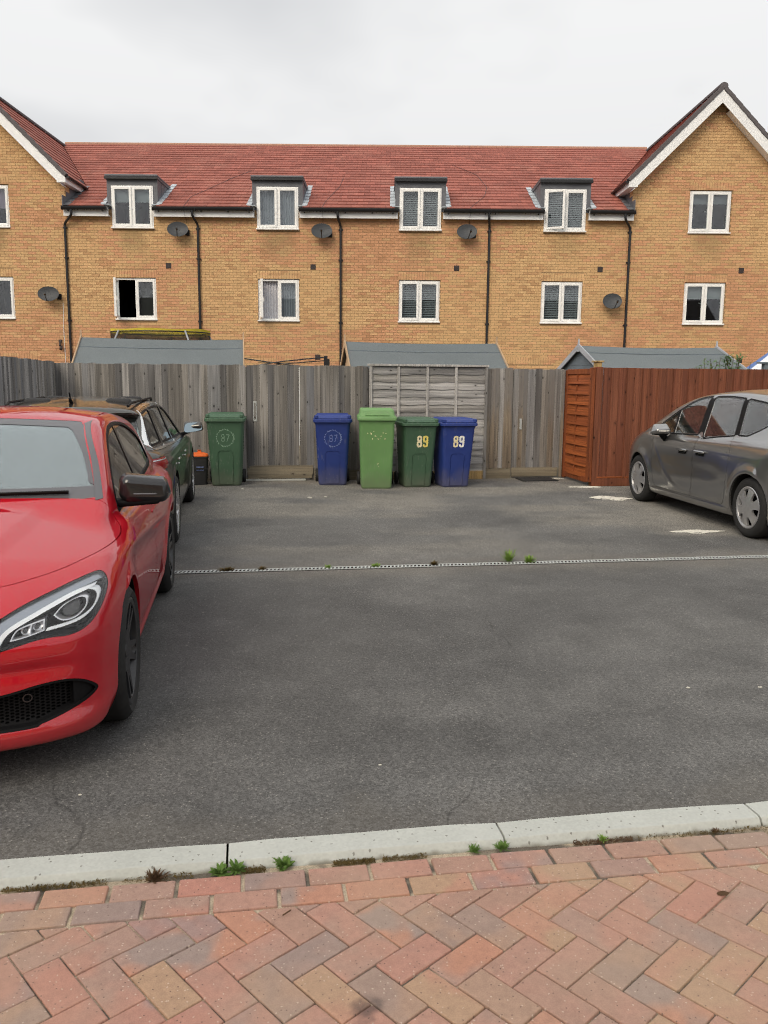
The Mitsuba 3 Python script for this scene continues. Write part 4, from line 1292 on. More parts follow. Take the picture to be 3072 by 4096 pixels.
put('weaver_strip', cat_mesh([box(WX - 0.034, WX + 0.012, 12.66, 12.68, 0.115 + j * 0.158 + 0.06, 0.115 + j * 0.158 + 0.152) for j in range(nsl)]), 'm_wovenframe', wov, tw=YARD)
for (a, b, c, d) in ((12.075, 12.20, 0.06, 1.79), (13.10, 13.20, 0.02, 1.76)):
    put('frame_post', cbox(WX - 0.02, WX + 0.025, a, b, c, d), 'm_wovenframe', wov, tw=YARD)
put('frame_rail', cat_mesh([cbox(WX - 0.022, WX + 0.02, 12.19, 13.11, 1.695, 1.775), cbox(WX - 0.020, WX + 0.02, 12.19, 13.11, 0.045, 0.135)]), 'm_wovenframe', wov, tw=YARD)
put('edge_batten', cbox(5.06, 5.10, FD - 0.06, FD - 0.01, 0.02, 1.77), 'm_tan_1', wov, tw=YARD)

red = thing('board_fence', 'dark red brown stained board fence behind the grey car', 'fence')
RD = 12.07
boards(red, 5.275, 11.0, 0.135, 1.79, RD, ['m_redwood_%d' % i for i in range(4)], 0.125, jit=0.003)
put('gravel_board', cbox(5.24, 11.0, RD - 0.02, RD + 0.01, 0.0, 0.13), 'm_redwood_0', red, tw=YARD)
put('gravel_board_lip', cbox(5.24, 11.0, RD - 0.026, RD + 0.005, 0.128, 0.145), 'm_woven', red, tw=YARD)
put('fence_post', cbox(5.165, 5.27, RD - 0.012, RD + 0.085, 0.0, 1.80), 'm_redwood_2', red, tw=YARD)
put('fence_post', cat_mesh([cbox(5.19, 5.285, RD + 0.09, RD + 0.185, 0.0, 1.87), cbox(5.165, 5.31, RD + 0.07, RD + 0.21, 1.87, 1.895)]), 'm_newpost', red, tw=YARD, label='pale new timber post with a flat cap')
put('fence_post', cat_mesh([cbox(7.93, 8.03, RD + 0.03, RD + 0.12, 0.0, 1.88), cbox(7.85, 8.08, RD + 0.01, RD + 0.14, 1.88, 1.905)]), 'm_shedgrey', red, tw=YARD)


# ================================================================ sheds behind the fence
def shed(label, x0, x1, d0, d1, eave, ridge, gable_left=False):
    t = thing('garden_shed', label, 'shed', 'garden sheds behind the fence')
    dm = (d0 + d1) / 2
    sl = math.hypot(dm - d0, ridge - eave)
    n = 24
    rows = []
    for s, (da, za, db, zb) in enumerate(((d0 - 0.10, eave - 0.10 * (ridge - eave) / (dm - d0), dm, ridge), (d1 + 0.10, eave - 0.10 * (ridge - eave) / (dm - d0), dm, ridge))):
        xs = np.linspace(x0 - 0.06, x1 + 0.06, n)
        ts = np.linspace(0, 1, 9)
        X, S = np.meshgrid(xs, ts, indexing='ij')
        z = za + (zb - za) * S + 0.012 * (meshkit.fbm(np.stack([X * 1.6, S * 3 + 7 * s, 0 * X + x0], -1), 3, 2) - 0.5) - 0.02 * np.sin((X - x0) / (x1 - x0) * math.pi) * S
        lap = np.where(S > 0.62, 0.006, 0.0)
        v = np.stack([X, da + (db - da) * S, z + lap], -1).reshape(-1, 3)
        i, j = np.meshgrid(np.arange(n - 1), np.arange(8), indexing='ij')
        a = (i * 9 + j).ravel(); b = a + 9
        f = np.vstack([np.c_[a, b, b + 1], np.c_[a, b + 1, a + 1]])
        if s: f = f[:, ::-1]
        rows.append((v, f)); rows.append((v - [0, 0, 0.03], f[:, ::-1]))
    put('felt_roof', cat_mesh(rows), 'm_felt', t, tw=YARD, smooth=30)
    put('felt_seam', cat_mesh([tube([(xx, d0 + (dm - d0) * 0.68, eave + (ridge - eave) * 0.68 + 0.010 - 0.012 * math.sin((xx - x0) / (x1 - x0) * math.pi)) for xx in np.linspace(x0 - .05, x1 + .05, 14)], 0.006, 5)]), 'm_shedgrey', t, tw=YARD)
    pent = sg.Polygon([(d0, 0), (d1, 0), (d1, eave), (dm, ridge - 0.02), (d0, eave)])
    for side, x in (('l', x0), ('r', x1 - 0.03)):
        nb_ = 13
        for k in range(nb_):
            za, zb = k * ridge / nb_, (k + 1) * ridge / nb_
            g = pent.intersection(sg.box(d0, za + 0.004, d1, zb))
            if g.is_empty or g.geom_type != 'Polygon': continue
            v, f = prism(g, 0, 0.03)
            v = np.c_[x + v[:, 2], v[:, 0], v[:, 1]]
            put('gable_board', (v, f), 'm_shedgrey' if gable_left else 'm_shedwood', t, tw=YARD)
    put('front_wall', cat_mesh([box(x0, x1, d0, d0 + 0.03, 0, eave), box(x0, x1, d1 - 0.03, d1, 0, eave)]), 'm_shedgrey', t, tw=YARD)
    for x in (x0 - 0.075, x1 + 0.06):
        for sgn in (-1, 1):
            dd = d0 - 0.12 if sgn < 0 else d1 + 0.12
            ze = eave - 0.12 * (ridge - eave) / (dm - d0)
            v = np.array([(x, dd, ze - 0.06), (x, dd, ze + 0.035), (x, dm, ridge + 0.045), (x, dm, ridge - 0.06)])
            v = np.vstack([v, v + [0.018, 0, 0]])
            f = np.array([(0, 1, 2), (0, 2, 3), (4, 6, 5), (4, 7, 6), (0, 4, 5), (0, 5, 1), (1, 5, 6), (1, 6, 2), (2, 6, 7), (2, 7, 3), (3, 7, 4), (3, 4, 0)])
            put('barge_board', (v, f), 'm_shedtrim' if gable_left else 'm_shedwood', t, tw=YARD)
        put('finial', cat_mesh([(np.array([(x - 0.004, dm - 0.05, ridge - 0.10), (x - 0.004, dm + 0.05, ridge - 0.10), (x - 0.004, dm, ridge + 0.13), (x + 0.022, dm - 0.05, ridge - 0.10), (x + 0.022, dm + 0.05, ridge - 0.10), (x + 0.022, dm, ridge + 0.13)]), np.array([(0, 2, 1), (3, 4, 5), (0, 3, 5), (0, 5, 2), (1, 2, 5), (1, 5, 4), (0, 1, 4), (0, 4, 3)]))]), 'm_shedtrim' if gable_left else 'm_shedwood', t, tw=YARD)


shed('shed with grey felt roof behind the fence at the left, under the first terraced house', -2.63, -0.13, 13.75, 15.6, 1.72, 2.225)
shed('shed with grey felt roof behind the lap panel and the row of bins', 1.72, 4.28, 13.75, 15.4, 1.72, 2.22)
shed('grey shed with a boarded gable and pale barge boards behind the brown fence', 5.95, 8.50, 13.6, 15.6, 1.80, 2.21, True)

# trampoline behind the first shed
tr = thing('trampoline', 'trampoline enclosure with yellow padding and dark net above the left shed', 'trampoline')
TY = 19.6
ring = [(-5.15 + 1.12 * math.cos(a), TY + 0.9 * math.sin(a)) for a in np.linspace(0, 2 * math.pi, 41)]
v = []
for k, (x, y) in enumerate(ring):
    sag = 0.035 * abs(math.sin(3 * a)) if False else 0.03 * math.sin(k * 0.9) - 0.05 * math.sin((x + 6.27) / 2.24 * math.pi) * 0.6
    v += [(x, y, 2.560 + sag * 0.4), (x, y, 2.665 + sag * 0.4)]
f = []
for k in range(40):
    a = 2 * k
    f += [(a, a + 2, a + 3), (a, a + 3, a + 1)]
plain('m_yellow', (0.50, 0.40, 0.03), 0.6, 0.15)
scene['m_netting'] = {'type': 'mask', 'opacity': mikit.proc(lambda p, n, uv: 0.55 + 0.2 * noise(p.x * 30, p.z * 30)), 'bsdf': {'type': 'twosided', 'bsdf': {'type': 'diffuse', 'reflectance': {'type': 'rgb', 'value': [0.03, 0.03, 0.03]}}}}
put('padding', (np.array(v), np.array(f)), 'm_yellow', tr, smooth=40)
nv = np.array([(x, y, z) for x, y in ring for z in (0.9, 2.585)])
put('netting', (nv, np.array(f)), 'm_netting', tr)
for a in (2.55, 0.55, 4.0, 5.4, 1.57):
    x, y = -5.15 + 1.14 * math.cos(a), TY + 0.92 * math.sin(a)
    put('pole', tube([(-5.15 + 1.45 * math.cos(a), TY + 1.1 * math.sin(a), 0), (-5.15 + 1.4 * math.cos(a), TY + 1.05 * math.sin(a), 2.2), (x, y, 2.62)], 0.02, 8), 'm_shedtrim', tr)
put('hoop', tube([(x, y, 2.60) for x, y in ring], 0.014, 6), 'm_blackpvc', tr)

cl = thing('washing_line', 'black rotary washing line arms and post showing over the fence left of the gate', 'washing line')
put('post', cat_mesh([cbox(-1.44, -1.36, 20.0, 20.08, 0, 2.13), cbox(-1.37, -1.31, 19.99, 20.05, 0, 2.06)]), 'm_blackpvc', cl)
put('arm', tube([(-1.40, 20.0, 2.10), (-2.4, 19.9, 1.99), (-3.1, 19.9, 1.88)], 0.016, 6), 'm_blackpvc', cl)
put('arm', tube([(-1.40, 20.0, 2.02), (-2.3, 20.3, 1.95), (-3.2, 20.4, 1.86)], 0.013, 6), 'm_blackpvc', cl)
put('arm', tube([(-3.45, 20.1, 2.07), (-2.8, 20.0, 1.98), (-1.9, 19.8, 1.87)], 0.018, 6), 'm_blackpvc', cl)

# bush and folded parasol behind the brown fence
bush = thing('bush', 'small leafy shrub peeping over the brown fence', 'bush')
R = random.Random(5)
lv, st = [], []
for k in range(18):
    bx, hh = R.uniform(6.95, 7.85), 0.0
    tipz = 1.84 + 0.17 * math.exp(-((bx - 7.5) / 0.36) ** 2) + R.uniform(-0.05, 0.06)
    p0 = np.array([7.3 + (bx - 7.4) * 0.5, 12.35, 0.2]); p1 = np.array([bx, 12.35 + R.uniform(-.15, .15), tipz])
    st.append(tube([p0, (p0 + p1) / 2 + [0, 0, 0.1], p1], [0.01, 0.006, 0.003], 5))
    for q in range(26):
        t = R.uniform(0.7, 1.0)
        p = p0 + (p1 - p0) * t + [R.gauss(0, 0.03), R.gauss(0, 0.03), 0]
        lv.append(leaf(p, (R.gauss(0, 1), R.gauss(0, .6), R.uniform(-.2, .9)), (0, 0, 1), R.uniform(0.06, 0.11), 0.034))
put('foliage', cat_mesh(lv), 'm_bush', bush, tw=YARD)
put('stem', cat_mesh(st), 'm_weedbrown', bush, tw=YARD)
tall = [tube([(7.72, 12.5, 0.3), (7.76, 12.45, 1.6), (7.80, 12.45, 2.03)], 0.006, 5)]
um = thing('parasol', 'blue and white striped parasol at the right edge above the brown fence', 'parasol')
plain('m_parblue', (0.10, 0.17, 0.38), 0.8, 0.1); plain('m_parwhite', (0.70, 0.72, 0.76), 0.8, 0.08)
for k in range(16):
    a0, a1 = 2 * math.pi * k / 16, 2 * math.pi * (k + 1) / 16
    top = np.array([10.16, 14.6, 2.52])
    q = lambda a: top + [1.0 * math.cos(a), 1.0 * math.sin(a), -0.78]
    v = np.array([top, q(a0), q(a1), q((a0 + a1) / 2) - [0, 0, 0.03]])
    put('panel', (v, np.array([(0, 1, 3), (0, 3, 2)])), 'm_parblue' if k % 2 else 'm_parwhite', um, tw=YARD)
put('pole', tube([(10.02, 14.6, 0), (10.02, 14.6, 2.64)], 0.02, 8), 'm_shedtrim', um, tw=YARD)


# ================================================================ wheelie bins
def bin_fn(color):
    def fn(p, n, uv):
        c = C3(color) * (0.88 + 0.24 * fbm(p.x * 5, p.y * 5, p.z * 5, 4))
        sc = smoothstep(0.60, 0.72, fbm(p.x * 70, p.y * 70, p.z * 9, 3)) * 0.35 * smoothstep(0.4, 0.65, fbm(p.x * 4, p.y * 4, p.z * 3, 2))
        c = mix(c, C3(color) * 0.5 + C3((0.12, 0.12, 0.115)), sc)
        low = smoothstep(0.30, 0.0, p.z + 0.25 * (fbm(p.x * 9, p.y * 9, p.z * 4, 3) - 0.5)) * 0.40
        return mix(c, (0.15, 0.135, 0.11), low)
    return fn


P('m_bin_green', 0.46, fn=bin_fn((0.046, 0.098, 0.058)), spec=0.5)
P('m_bin_light', 0.5, fn=bin_fn((0.125, 0.255, 0.090)), spec=0.5)
P('m_bin_blue', 0.44, fn=bin_fn((0.018, 0.038, 0.185)), spec=0.5)
plain('m_rubber', (0.020, 0.020, 0.021), 0.7, 0.15, 12)
plain('m_stk_white', (0.78, 0.78, 0.74), 0.5, 0.05)
plain('m_stk_yellow', (0.72, 0.60, 0.16), 0.5, 0.10, 20)
plain('m_stk_cream', (0.72, 0.64, 0.42), 0.5, 0.10, 20)
scene['m_etch_g'] = {'type': 'twosided', 'bsdf': {'type': 'principled', 'base_color': {'type': 'rgb', 'value': [0.16, 0.25, 0.18]}, 'roughness': 0.7}}
scene['m_etch_b'] = {'type': 'twosided', 'bsdf': {'type': 'principled', 'base_color': {'type': 'rgb', 'value': [0.14, 0.18, 0.36]}, 'roughness': 0.7}}


def rrect(w, d, r, n=5):
    pts = []
    for cx, cy, a0 in ((w / 2 - r, d / 2 - r, 0), (-w / 2 + r, d / 2 - r, 90), (-w / 2 + r, -d / 2 + r, 180), (w / 2 - r, -d / 2 + r, 270)):
        for a in np.linspace(a0, a0 + 90, n):
            pts.append((cx + r * math.cos(math.radians(a)), cy + r * math.sin(math.radians(a))))
    return np.array(pts)


def loft(sections, cap0=True, cap1=True):
    k = len(sections[0])
    v = np.vstack(sections)
    f = []
    for i in range(len(sections) - 1):
        for j in range(k):
            a, b = i * k + j, i * k + (j + 1) % k
            f += [(a, b, b + k), (a, b + k, a + k)]
    if cap0: f += [(0, j + 1, j) for j in range(1, k - 1)]
    o = (len(sections) - 1) * k
    if cap1: f += [(o, o + j, o + j + 1) for j in range(1, k - 1)]
    return v, np.array(f)


def wheelie_bin(label, x, d, rz, mat, lid_mat=None, kind='a', s=1.0, num=None, style=None):
    """Local frame: x across, y to the back, the front of the body at y = 0."""
    t = thing('wheelie_bin', label, 'wheelie bin', 'wheelie bins in front of the fence')
    M = yard(x, d, 0, rz) @ T().scale(s)
    if kind == 'a':
        H, wb, wt, db, dt = 0.985, 0.415, 0.515, 0.47, 0.64
    else:
        H, wb, wt, db, dt = 1.045, 0.435, 0.500, 0.50, 0.66
    secs = []
    for u in (0.0, 0.012, 0.03, 0.5, 0.90, 0.96, 0.985, 1.0):
        w, dp = wb + (wt - wb) * u, db + (dt - db) * u
        q = 0.012 if u == 0 else 0.004 if u == 0.012 else 0
        rim = 0.0 if u < 0.96 else 0.016
        yoff = -0.055 * u
        p = rrect(w - 2 * q + 2 * rim, dp - 2 * q + 2 * rim, 0.055 if kind == 'a' else 0.04)
        secs.append(np.c_[p[:, 0], p[:, 1] + yoff + db / 2, np.full(len(p), u * H)])
    body = loft(secs)
    mb = m3.Manifold(m3.Mesh(np.asarray(body[0], np.float32), np.asarray(body[1], np.uint32)))
    if kind == 'a':     # the recessed arch of the front
        arch = sg.Polygon([(-0.105, 0.02), (0.105, 0.02), (0.112, 0.44), (0.105, 0.49), (0.075, 0.515), (-0.075, 0.515), (-0.105, 0.49), (-0.112, 0.44)])
        ringp = arch.difference(arch.buffer(-0.009))
        v, f = prism(ringp, 0, 0.035)
        v, f = moved((v, f), T_XZ)
        tilt = math.atan(0.03 / 1.0)
        v = v + [0, 0.012, 0]
        v[:, 1] -= 0.0 + v[:, 2] * ((dt - db) / 2 * -1 * -1 * 0 + ((dt - db) / 2 + 0.055) / H)
        tm = trimesh.Trimesh(v, f); tm.merge_vertices()
        mb2 = mb - m3.Manifold(m3.Mesh(np.asarray(tm.vertices, np.float32), np.asarray(tm.faces, np.uint32)))
        if not mb2.is_empty() and mb2.volume() > 0.9 * mb.volume():
            mb = mb2
    else:
        b = m3.Manifold.cube([1, 0.03, 0.006], True).translate([0, -0.040, 0.735])
        mb = mb - b
    put('body', mb, mat, t, tw=M, smooth=32)
    zt = H
    lw = wt + (0.055 if kind == 'a' else 0.05)
    y0 = -0.055 + db / 2 - dt / 2 - 0.035
    y1 = y0 + dt + 0.085
    ym = (y0 + y1) / 2
    lm = lid_mat or mat
    if kind == 'a':
        lid = loft([np.c_[rrect(lw - 0.01, y1 - y0 - 0.01, 0.06) + [0, ym], np.full(20, zt - 0.052)], np.c_[rrect(lw, y1 - y0, 0.06) + [0, ym], np.full(20, zt - 0.048)], np.c_[rrect(lw, y1 - y0, 0.06) + [0, ym], np.full(20, zt - 0.012)], np.c_[rrect(lw - 0.016, y1 - y0 - 0.016, 0.055) + [0, ym], np.full(20, zt - 0.003)],
                    np.c_[rrect(lw - 0.06, y1 - y0 - 0.05, 0.05) + [0, ym + 0.004], np.full(20, zt + 0.004)], np.c_[rrect(lw - 0.075, y1 - y0 - 0.08, 0.05) + [0, ym + 0.01], np.full(20, zt + 0.035)], np.c_[rrect(lw - 0.11, y1 - y0 - 0.16, 0.05) + [0, ym + 0.02], np.full(20, zt + 0.062)]])
        put('lid', lid, lm, t, tw=M, smooth=32)
        hx = lw / 2 - 0.045
        hz = zt + 0.028
        for sx in (-1, 1):
            put('lid_handle', cat_mesh([cbox(sx * hx - 0.026, sx * hx + 0.026, y0 + 0.012, y0 + 0.115, zt - 0.006, zt + 0.058, 0.016)]), lm, t, tw=M, smooth=25)
        put('lid_grip', cat_mesh([cbox(-hx + 0.02, hx - 0.02, y0 + 0.008, y0 + 0.05, zt - 0.002, zt + 0.016, 0.008)]), lm, t, tw=M, smooth=25)
    else:
        secs = [(0, 0, -0.058), (0.0, 0, -0.052), (0.0, 0, -0.018), (0.02, 0.02, -0.004), (0.055, 0.06, 0.012), (0.075, 0.075, 0.075), (0.11, 0.13, 0.098)]
        lid = loft([np.c_[rrect(lw - a, y1 - y0 - b, 0.04) + [0, ym + b * 0.3], np.full(20, zt + z)] for a, b, z in secs])
        put('lid', lid, lm, t, tw=M, smooth=30)
        put('lid_grip', cat_mesh([cbox(-lw / 2 + 0.105, lw / 2 - 0.105, y0 + 0.018, y0 + 0.06, zt + 0.006, zt + 0.020, 0.004), cbox(-lw / 2 + 0.105, lw / 2 - 0.105, y0 + 0.020, y0 + 0.050, zt - 0.002, zt + 0.004, 0.001)]), lm, t, tw=M)
    # neck under the lid, rear handles, axle and wheels
    put('rear_handle', tube([(-wt / 2 + 0.03, y1 - 0.02, zt - 0.03), (-wt / 2 + 0.04, y1 + 0.04, zt - 0.02), (wt / 2 - 0.04, y1 + 0.04, zt - 0.02), (wt / 2 - 0.03, y1 - 0.02, zt - 0.03)], 0.015, 8), lm, t, tw=M)
    for sx in (-1, 1):
        w = moved(lathe([(0.02, -0.022), (0.085, -0.022), (0.1, -0.014), (0.1, 0.014), (0.085, 0.022), (0.02, 0.022), (0.02, -0.022)], 20), T().translate([sx * (wb / 2 + 0.030), db + 0.02, 0.1]) @ T().rotate([0, 1, 0], 90))
        put('wheel', w, 'm_rubber', t, tw=M, smooth=30)
    put('axle', tube([(-wb / 2 - 0.03, db + 0.02, 0.1), (wb / 2 + 0.03, db + 0.02, 0.1)], 0.012, 6), 'm_galv', t, tw=M)
    # what is stuck on the front
    slope = ((dt - db) / 2 + 0.055) / H
    def on_front(m, z_c, lift=0.0015):
        v, f = moved(m, T_XZ)
        v = v.copy(); v[:, 1] += -slope * v[:, 2] - lift
        return v, f
    if num and style == 'big':
        zc = 0.70
        rb = lambda x, y, w_, h_, r_: sg.box(x + r_, y + r_, x + w_ - r_, y + h_ - r_).buffer(r_, quad_segs=5)
        W_, H_ = 0.080, 0.172
        glyph = {'8': shapely.union_all([rb(.003, .084, W_ - .006, H_ - .084, .026), rb(0, 0, W_, .094, .028)]).difference(rb(.029, .112, W_ - .058, .036, .010)).difference(rb(.028, .025, W_ - .056, .043, .011)),
                 '9': shapely.union_all([rb(0, .070, W_, H_ - .070, .028), rb(W_ - .034, .012, .034, .12, .012), rb(0.0, 0, W_, .060, .028)]).difference(rb(.028, .098, W_ - .056, .050, .011)).difference(sg.box(-.01, .046, W_ - .030, .070)).difference(rb(.027, .024, W_ - .056, .040, .010))}
        for ch, x0c, mt in num:
            v, f = prism(glyph[ch], 0, 0.0012)
            put('number_sticker', on_front((v + [x0c, zc - H_ / 2, 0], f), zc, 0.002), mt, t, tw=M, label='bold digit %s stuck on the bin front' % ch)
    elif num:
        zc = 0.70
        for ch, x0c, mt in num:
            tm = meshkit.text_mesh(ch, 0.168 if style == 'big' else 0.105, 0.0012, bold=(style == 'big'))
            v = np.array(tm.vertices); v[:, 0] = v[:, 0] * (0.72 if style == 'big' else 0.70) + x0c
            v[:, 1] += zc - (0.084 if style == 'big' else 0.0525)
            put('number_sticker', on_front((v, np.array(tm.faces)), zc, 0.002), mt, t, tw=M, label='digit %s stuck on the bin front' % ch)
    if style == 'wreath':
        et = num[0][2]
        ps = []
        cx, cz, r = 0.0, 0.70, 0.118
        ps.append(prism(sg.Point(cx, cz).buffer(r, quad_segs=16).difference(sg.Point(cx, cz).buffer(r - 0.0035, quad_segs=16)), 0, 0.001))
        for k in range(22):
            if k in (3, 8, 14): continue
            a = k * 2 * math.pi / 22 + 0.1
            big = 1.7 if k % 7 in (0, 1) else 1.0
            e = affinity.rotate(sg.Point(0, 0).buffer(1, quad_segs=4), 0)
            e = affinity.scale(e, 0.014 * big, 0.0055 * big)
            e = affinity.rotate(e, math.degrees(a) + 60)
            e = affinity.translate(e, cx + (r + 0.004) * math.cos(a), cz + (r + 0.004) * math.sin(a))
            ps.append(prism(e, 0, 0.001))
        put('wreath_sticker', on_front(cat_mesh(ps), 0.7), et, t, tw=M, label='faint round wreath transfer around the number')
    if style == 'scraps':
        R = random.Random(3)
        spots = [(-0.135, 0.80, .008, .012), (-0.085, 0.80, .012, .016), (-0.045, 0.83, .009, .009), (-0.025, 0.765, .014, .008), (-0.065, 0.725, .009, .014), (0.015, 0.725, .016, .007), (0.055, 0.765, .007, .009), (0.05, 0.722, .005, .005), (0.085, 0.81, .012, .006), (0.125, 0.80, .010, .008), (0.112, 0.725, .009, .010), (0.015, 0.37, .006, .016), (0.03, 0.325, .004, .008)]
        for (sx, sz, a, b) in spots:
            e = sg.Polygon([(sx + a * math.cos(q) * R.uniform(.6, 1.1), sz + b * math.sin(q) * R.uniform(.6, 1.1)) for q in np.linspace(0, 2 * math.pi, 9)[:-1]])
            put('sticker_scrap', on_front(prism(e, 0, 0.001), sz, 0.002), 'm_stk_cream', t, tw=M)
    return t


wheelie_bin('dark green bin with a faint wreath number 87, nearest the dark estate car', -0.338, 12.62, -2, 'm_bin_green', s=1.03, num=[('8', -0.062, 'm_etch_g'), ('7', 0.004, 'm_etch_g')], style='wreath')
wheelie_bin('blue bin with a faint wreath number 87, standing alone right of the gate', 1.245, 12.56, -5, 'm_bin_blue', s=1.02, num=[('8', -0.058, 'm_etch_b'), ('7', 0.008, 'm_etch_b')], style='wreath')
wheelie_bin('light green bin with torn white sticker scraps, leftmost of the row of three', 1.842, 12.08, -6, 'm_bin_light', kind='b', s=1.02, style='scraps')
wheelie_bin('dark green bin with yellow number 89, in the middle of the row of three', 2.487, 12.20, 2, 'm_bin_green', s=0.985, num=[('8', -0.050, 'm_stk_cream'), ('9', 0.042, 'm_stk_yellow')], style='big')
wheelie_bin('blue bin with white number 89, rightmost of the row of three', 3.058, 12.17, 4, 'm_bin_blue', s=0.985, num=[('8', -0.085, 'm_stk_cream'), ('9', 0.008, 'm_stk_white')], style='big')

# the little caddy behind the estate car
cd = thing('food_caddy', 'small black food caddy with an orange lid between the estate car and a green bin', 'caddy')
plain('m_orange', (0.65, 0.13, 0.025), 0.5, 0.1)
MC = yard(-0.735, 12.86, 0, 8)
put('bucket', loft([np.c_[rrect(w, w * 0.9, 0.05), np.full(20, z)] for w, z in ((0.20, 0.0), (0.21, 0.01), (0.245, 0.40), (0.262, 0.405), (0.262, 0.425))]), 'm_rubber', cd, tw=MC, smooth=30)
put('lid', loft([np.c_[rrect(w, w * 0.9, 0.05), np.full(20, z)] for w, z in ((0.255, 0.425), (0.26, 0.44), (0.24, 0.46), (0.15, 0.48), (0.06, 0.485), (0.05, 0.515), (0.03, 0.52))]), 'm_orange', cd, tw=MC, smooth=30)
put('handle', tube([(-0.135, 0, 0.36), (-0.14, -0.05, 0.30), (-0.10, -0.125, 0.24), (0.10, -0.125, 0.24), (0.14, -0.05, 0.30), (0.135, 0, 0.36)], 0.006, 5), 'm_rubber', cd, tw=MC)
put('print', cat_mesh([box(-0.06, 0.05, -0.117, -0.110, 0.22 + k * 0.045, 0.232 + k * 0.045) for k in range(2)]), 'm_etch_b', cd, tw=MC)

# ================================================================ cars: implicit bodies, cut into panels
from scipy.interpolate import PchipInterpolator


def pch(*pts):
    xs, ys = zip(*pts)
    X_ = np.linspace(xs[0], xs[-1], 3000)
    Y_ = PchipInterpolator(xs, ys)(X_)
    return lambda t: np.interp(t, X_, Y_)


def smax(a, b, k):
    h = np.maximum(k - np.abs(a - b), 0) / k
    return np.maximum(a, b) + h * h * k * 0.25


def smin(a, b, k):
    return -smax(-a, -b, k)


def sstep(a, b, x):
    t = np.clip((x - a) / (b - a), 0, 1)
    return t * t * (3 - 2 * t)


def surface_nets(Fv, org, h, iso):
    S = (Fv - iso).astype(np.float32)
    ins = S < 0
    nx, ny, nz = S.shape
    c = np.zeros((nx - 1, ny - 1, nz - 1), np.uint8)
    for i in (0, 1):
        for j in (0, 1):
            for k in (0, 1):
                c += ins[i:nx - 1 + i, j:ny - 1 + j, k:nz - 1 + k]
    act = (c > 0) & (c < 8)
    I = np.argwhere(act)
    vid = -np.ones(act.shape, int)
    vid[act] = np.arange(len(I))
    acc, cnt = np.zeros((len(I), 3)), np.zeros(len(I))
    cor = [(i, j, k) for i in (0, 1) for j in (0, 1) for k in (0, 1)]
    for a in range(8):
        for b in range(a + 1, 8):
            d = np.array(cor[b]) - np.array(cor[a])
            if np.abs(d).sum() != 1:
                continue
            sa = S[I[:, 0] + cor[a][0], I[:, 1] + cor[a][1], I[:, 2] + cor[a][2]]
            sb = S[I[:, 0] + cor[b][0], I[:, 1] + cor[b][1], I[:, 2] + cor[b][2]]
            m = (sa < 0) != (sb < 0)
            t = sa[m] / (sa[m] - sb[m])
            acc[m] += np.array(cor[a]) + t[:, None] * d
            cnt[m] += 1
    V = (I + acc / cnt[:, None]) * h + org
    Q = []
    for ax in range(3):
        o = [a for a in range(3) if a != ax]
        sl0, sl1 = [slice(1, -1)] * 3, [slice(1, -1)] * 3
        sl0[ax], sl1[ax] = slice(0, -1), slice(1, None)
        A, B = ins[tuple(sl0)], ins[tuple(sl1)]
        E = np.argwhere(A != B)
        base = E.copy()
        for q in o: base[:, q] += 1
        flip = A[A != B]
        def cell(da, db):
            g = base.copy(); g[:, o[0]] += da; g[:, o[1]] += db
            return vid[g[:, 0], g[:, 1], g[:, 2]]
        q = np.c_[cell(-1, -1), cell(0, -1), cell(0, 0), cell(-1, 0)]
        if ax == 1: flip = ~flip
        q[~flip] = q[~flip][:, ::-1]
        Q.append(q)
    return V, np.vstack(Q)


def tri_of_quads(v, q):
    d1 = np.linalg.norm(v[q[:, 0]] - v[q[:, 2]], axis=1); d2 = np.linalg.norm(v[q[:, 1]] - v[q[:, 3]], axis=1)
    s = d1 <= d2
    return np.vstack([q[s][:, [0, 1, 2]], q[s][:, [0, 2, 3]], q[~s][:, [0, 1, 3]], q[~s][:, [1, 2, 3]]])


def mani(v, f):
    return m3.Manifold(m3.Mesh(np.asarray(v, np.float32), np.asarray(f, np.uint32)))


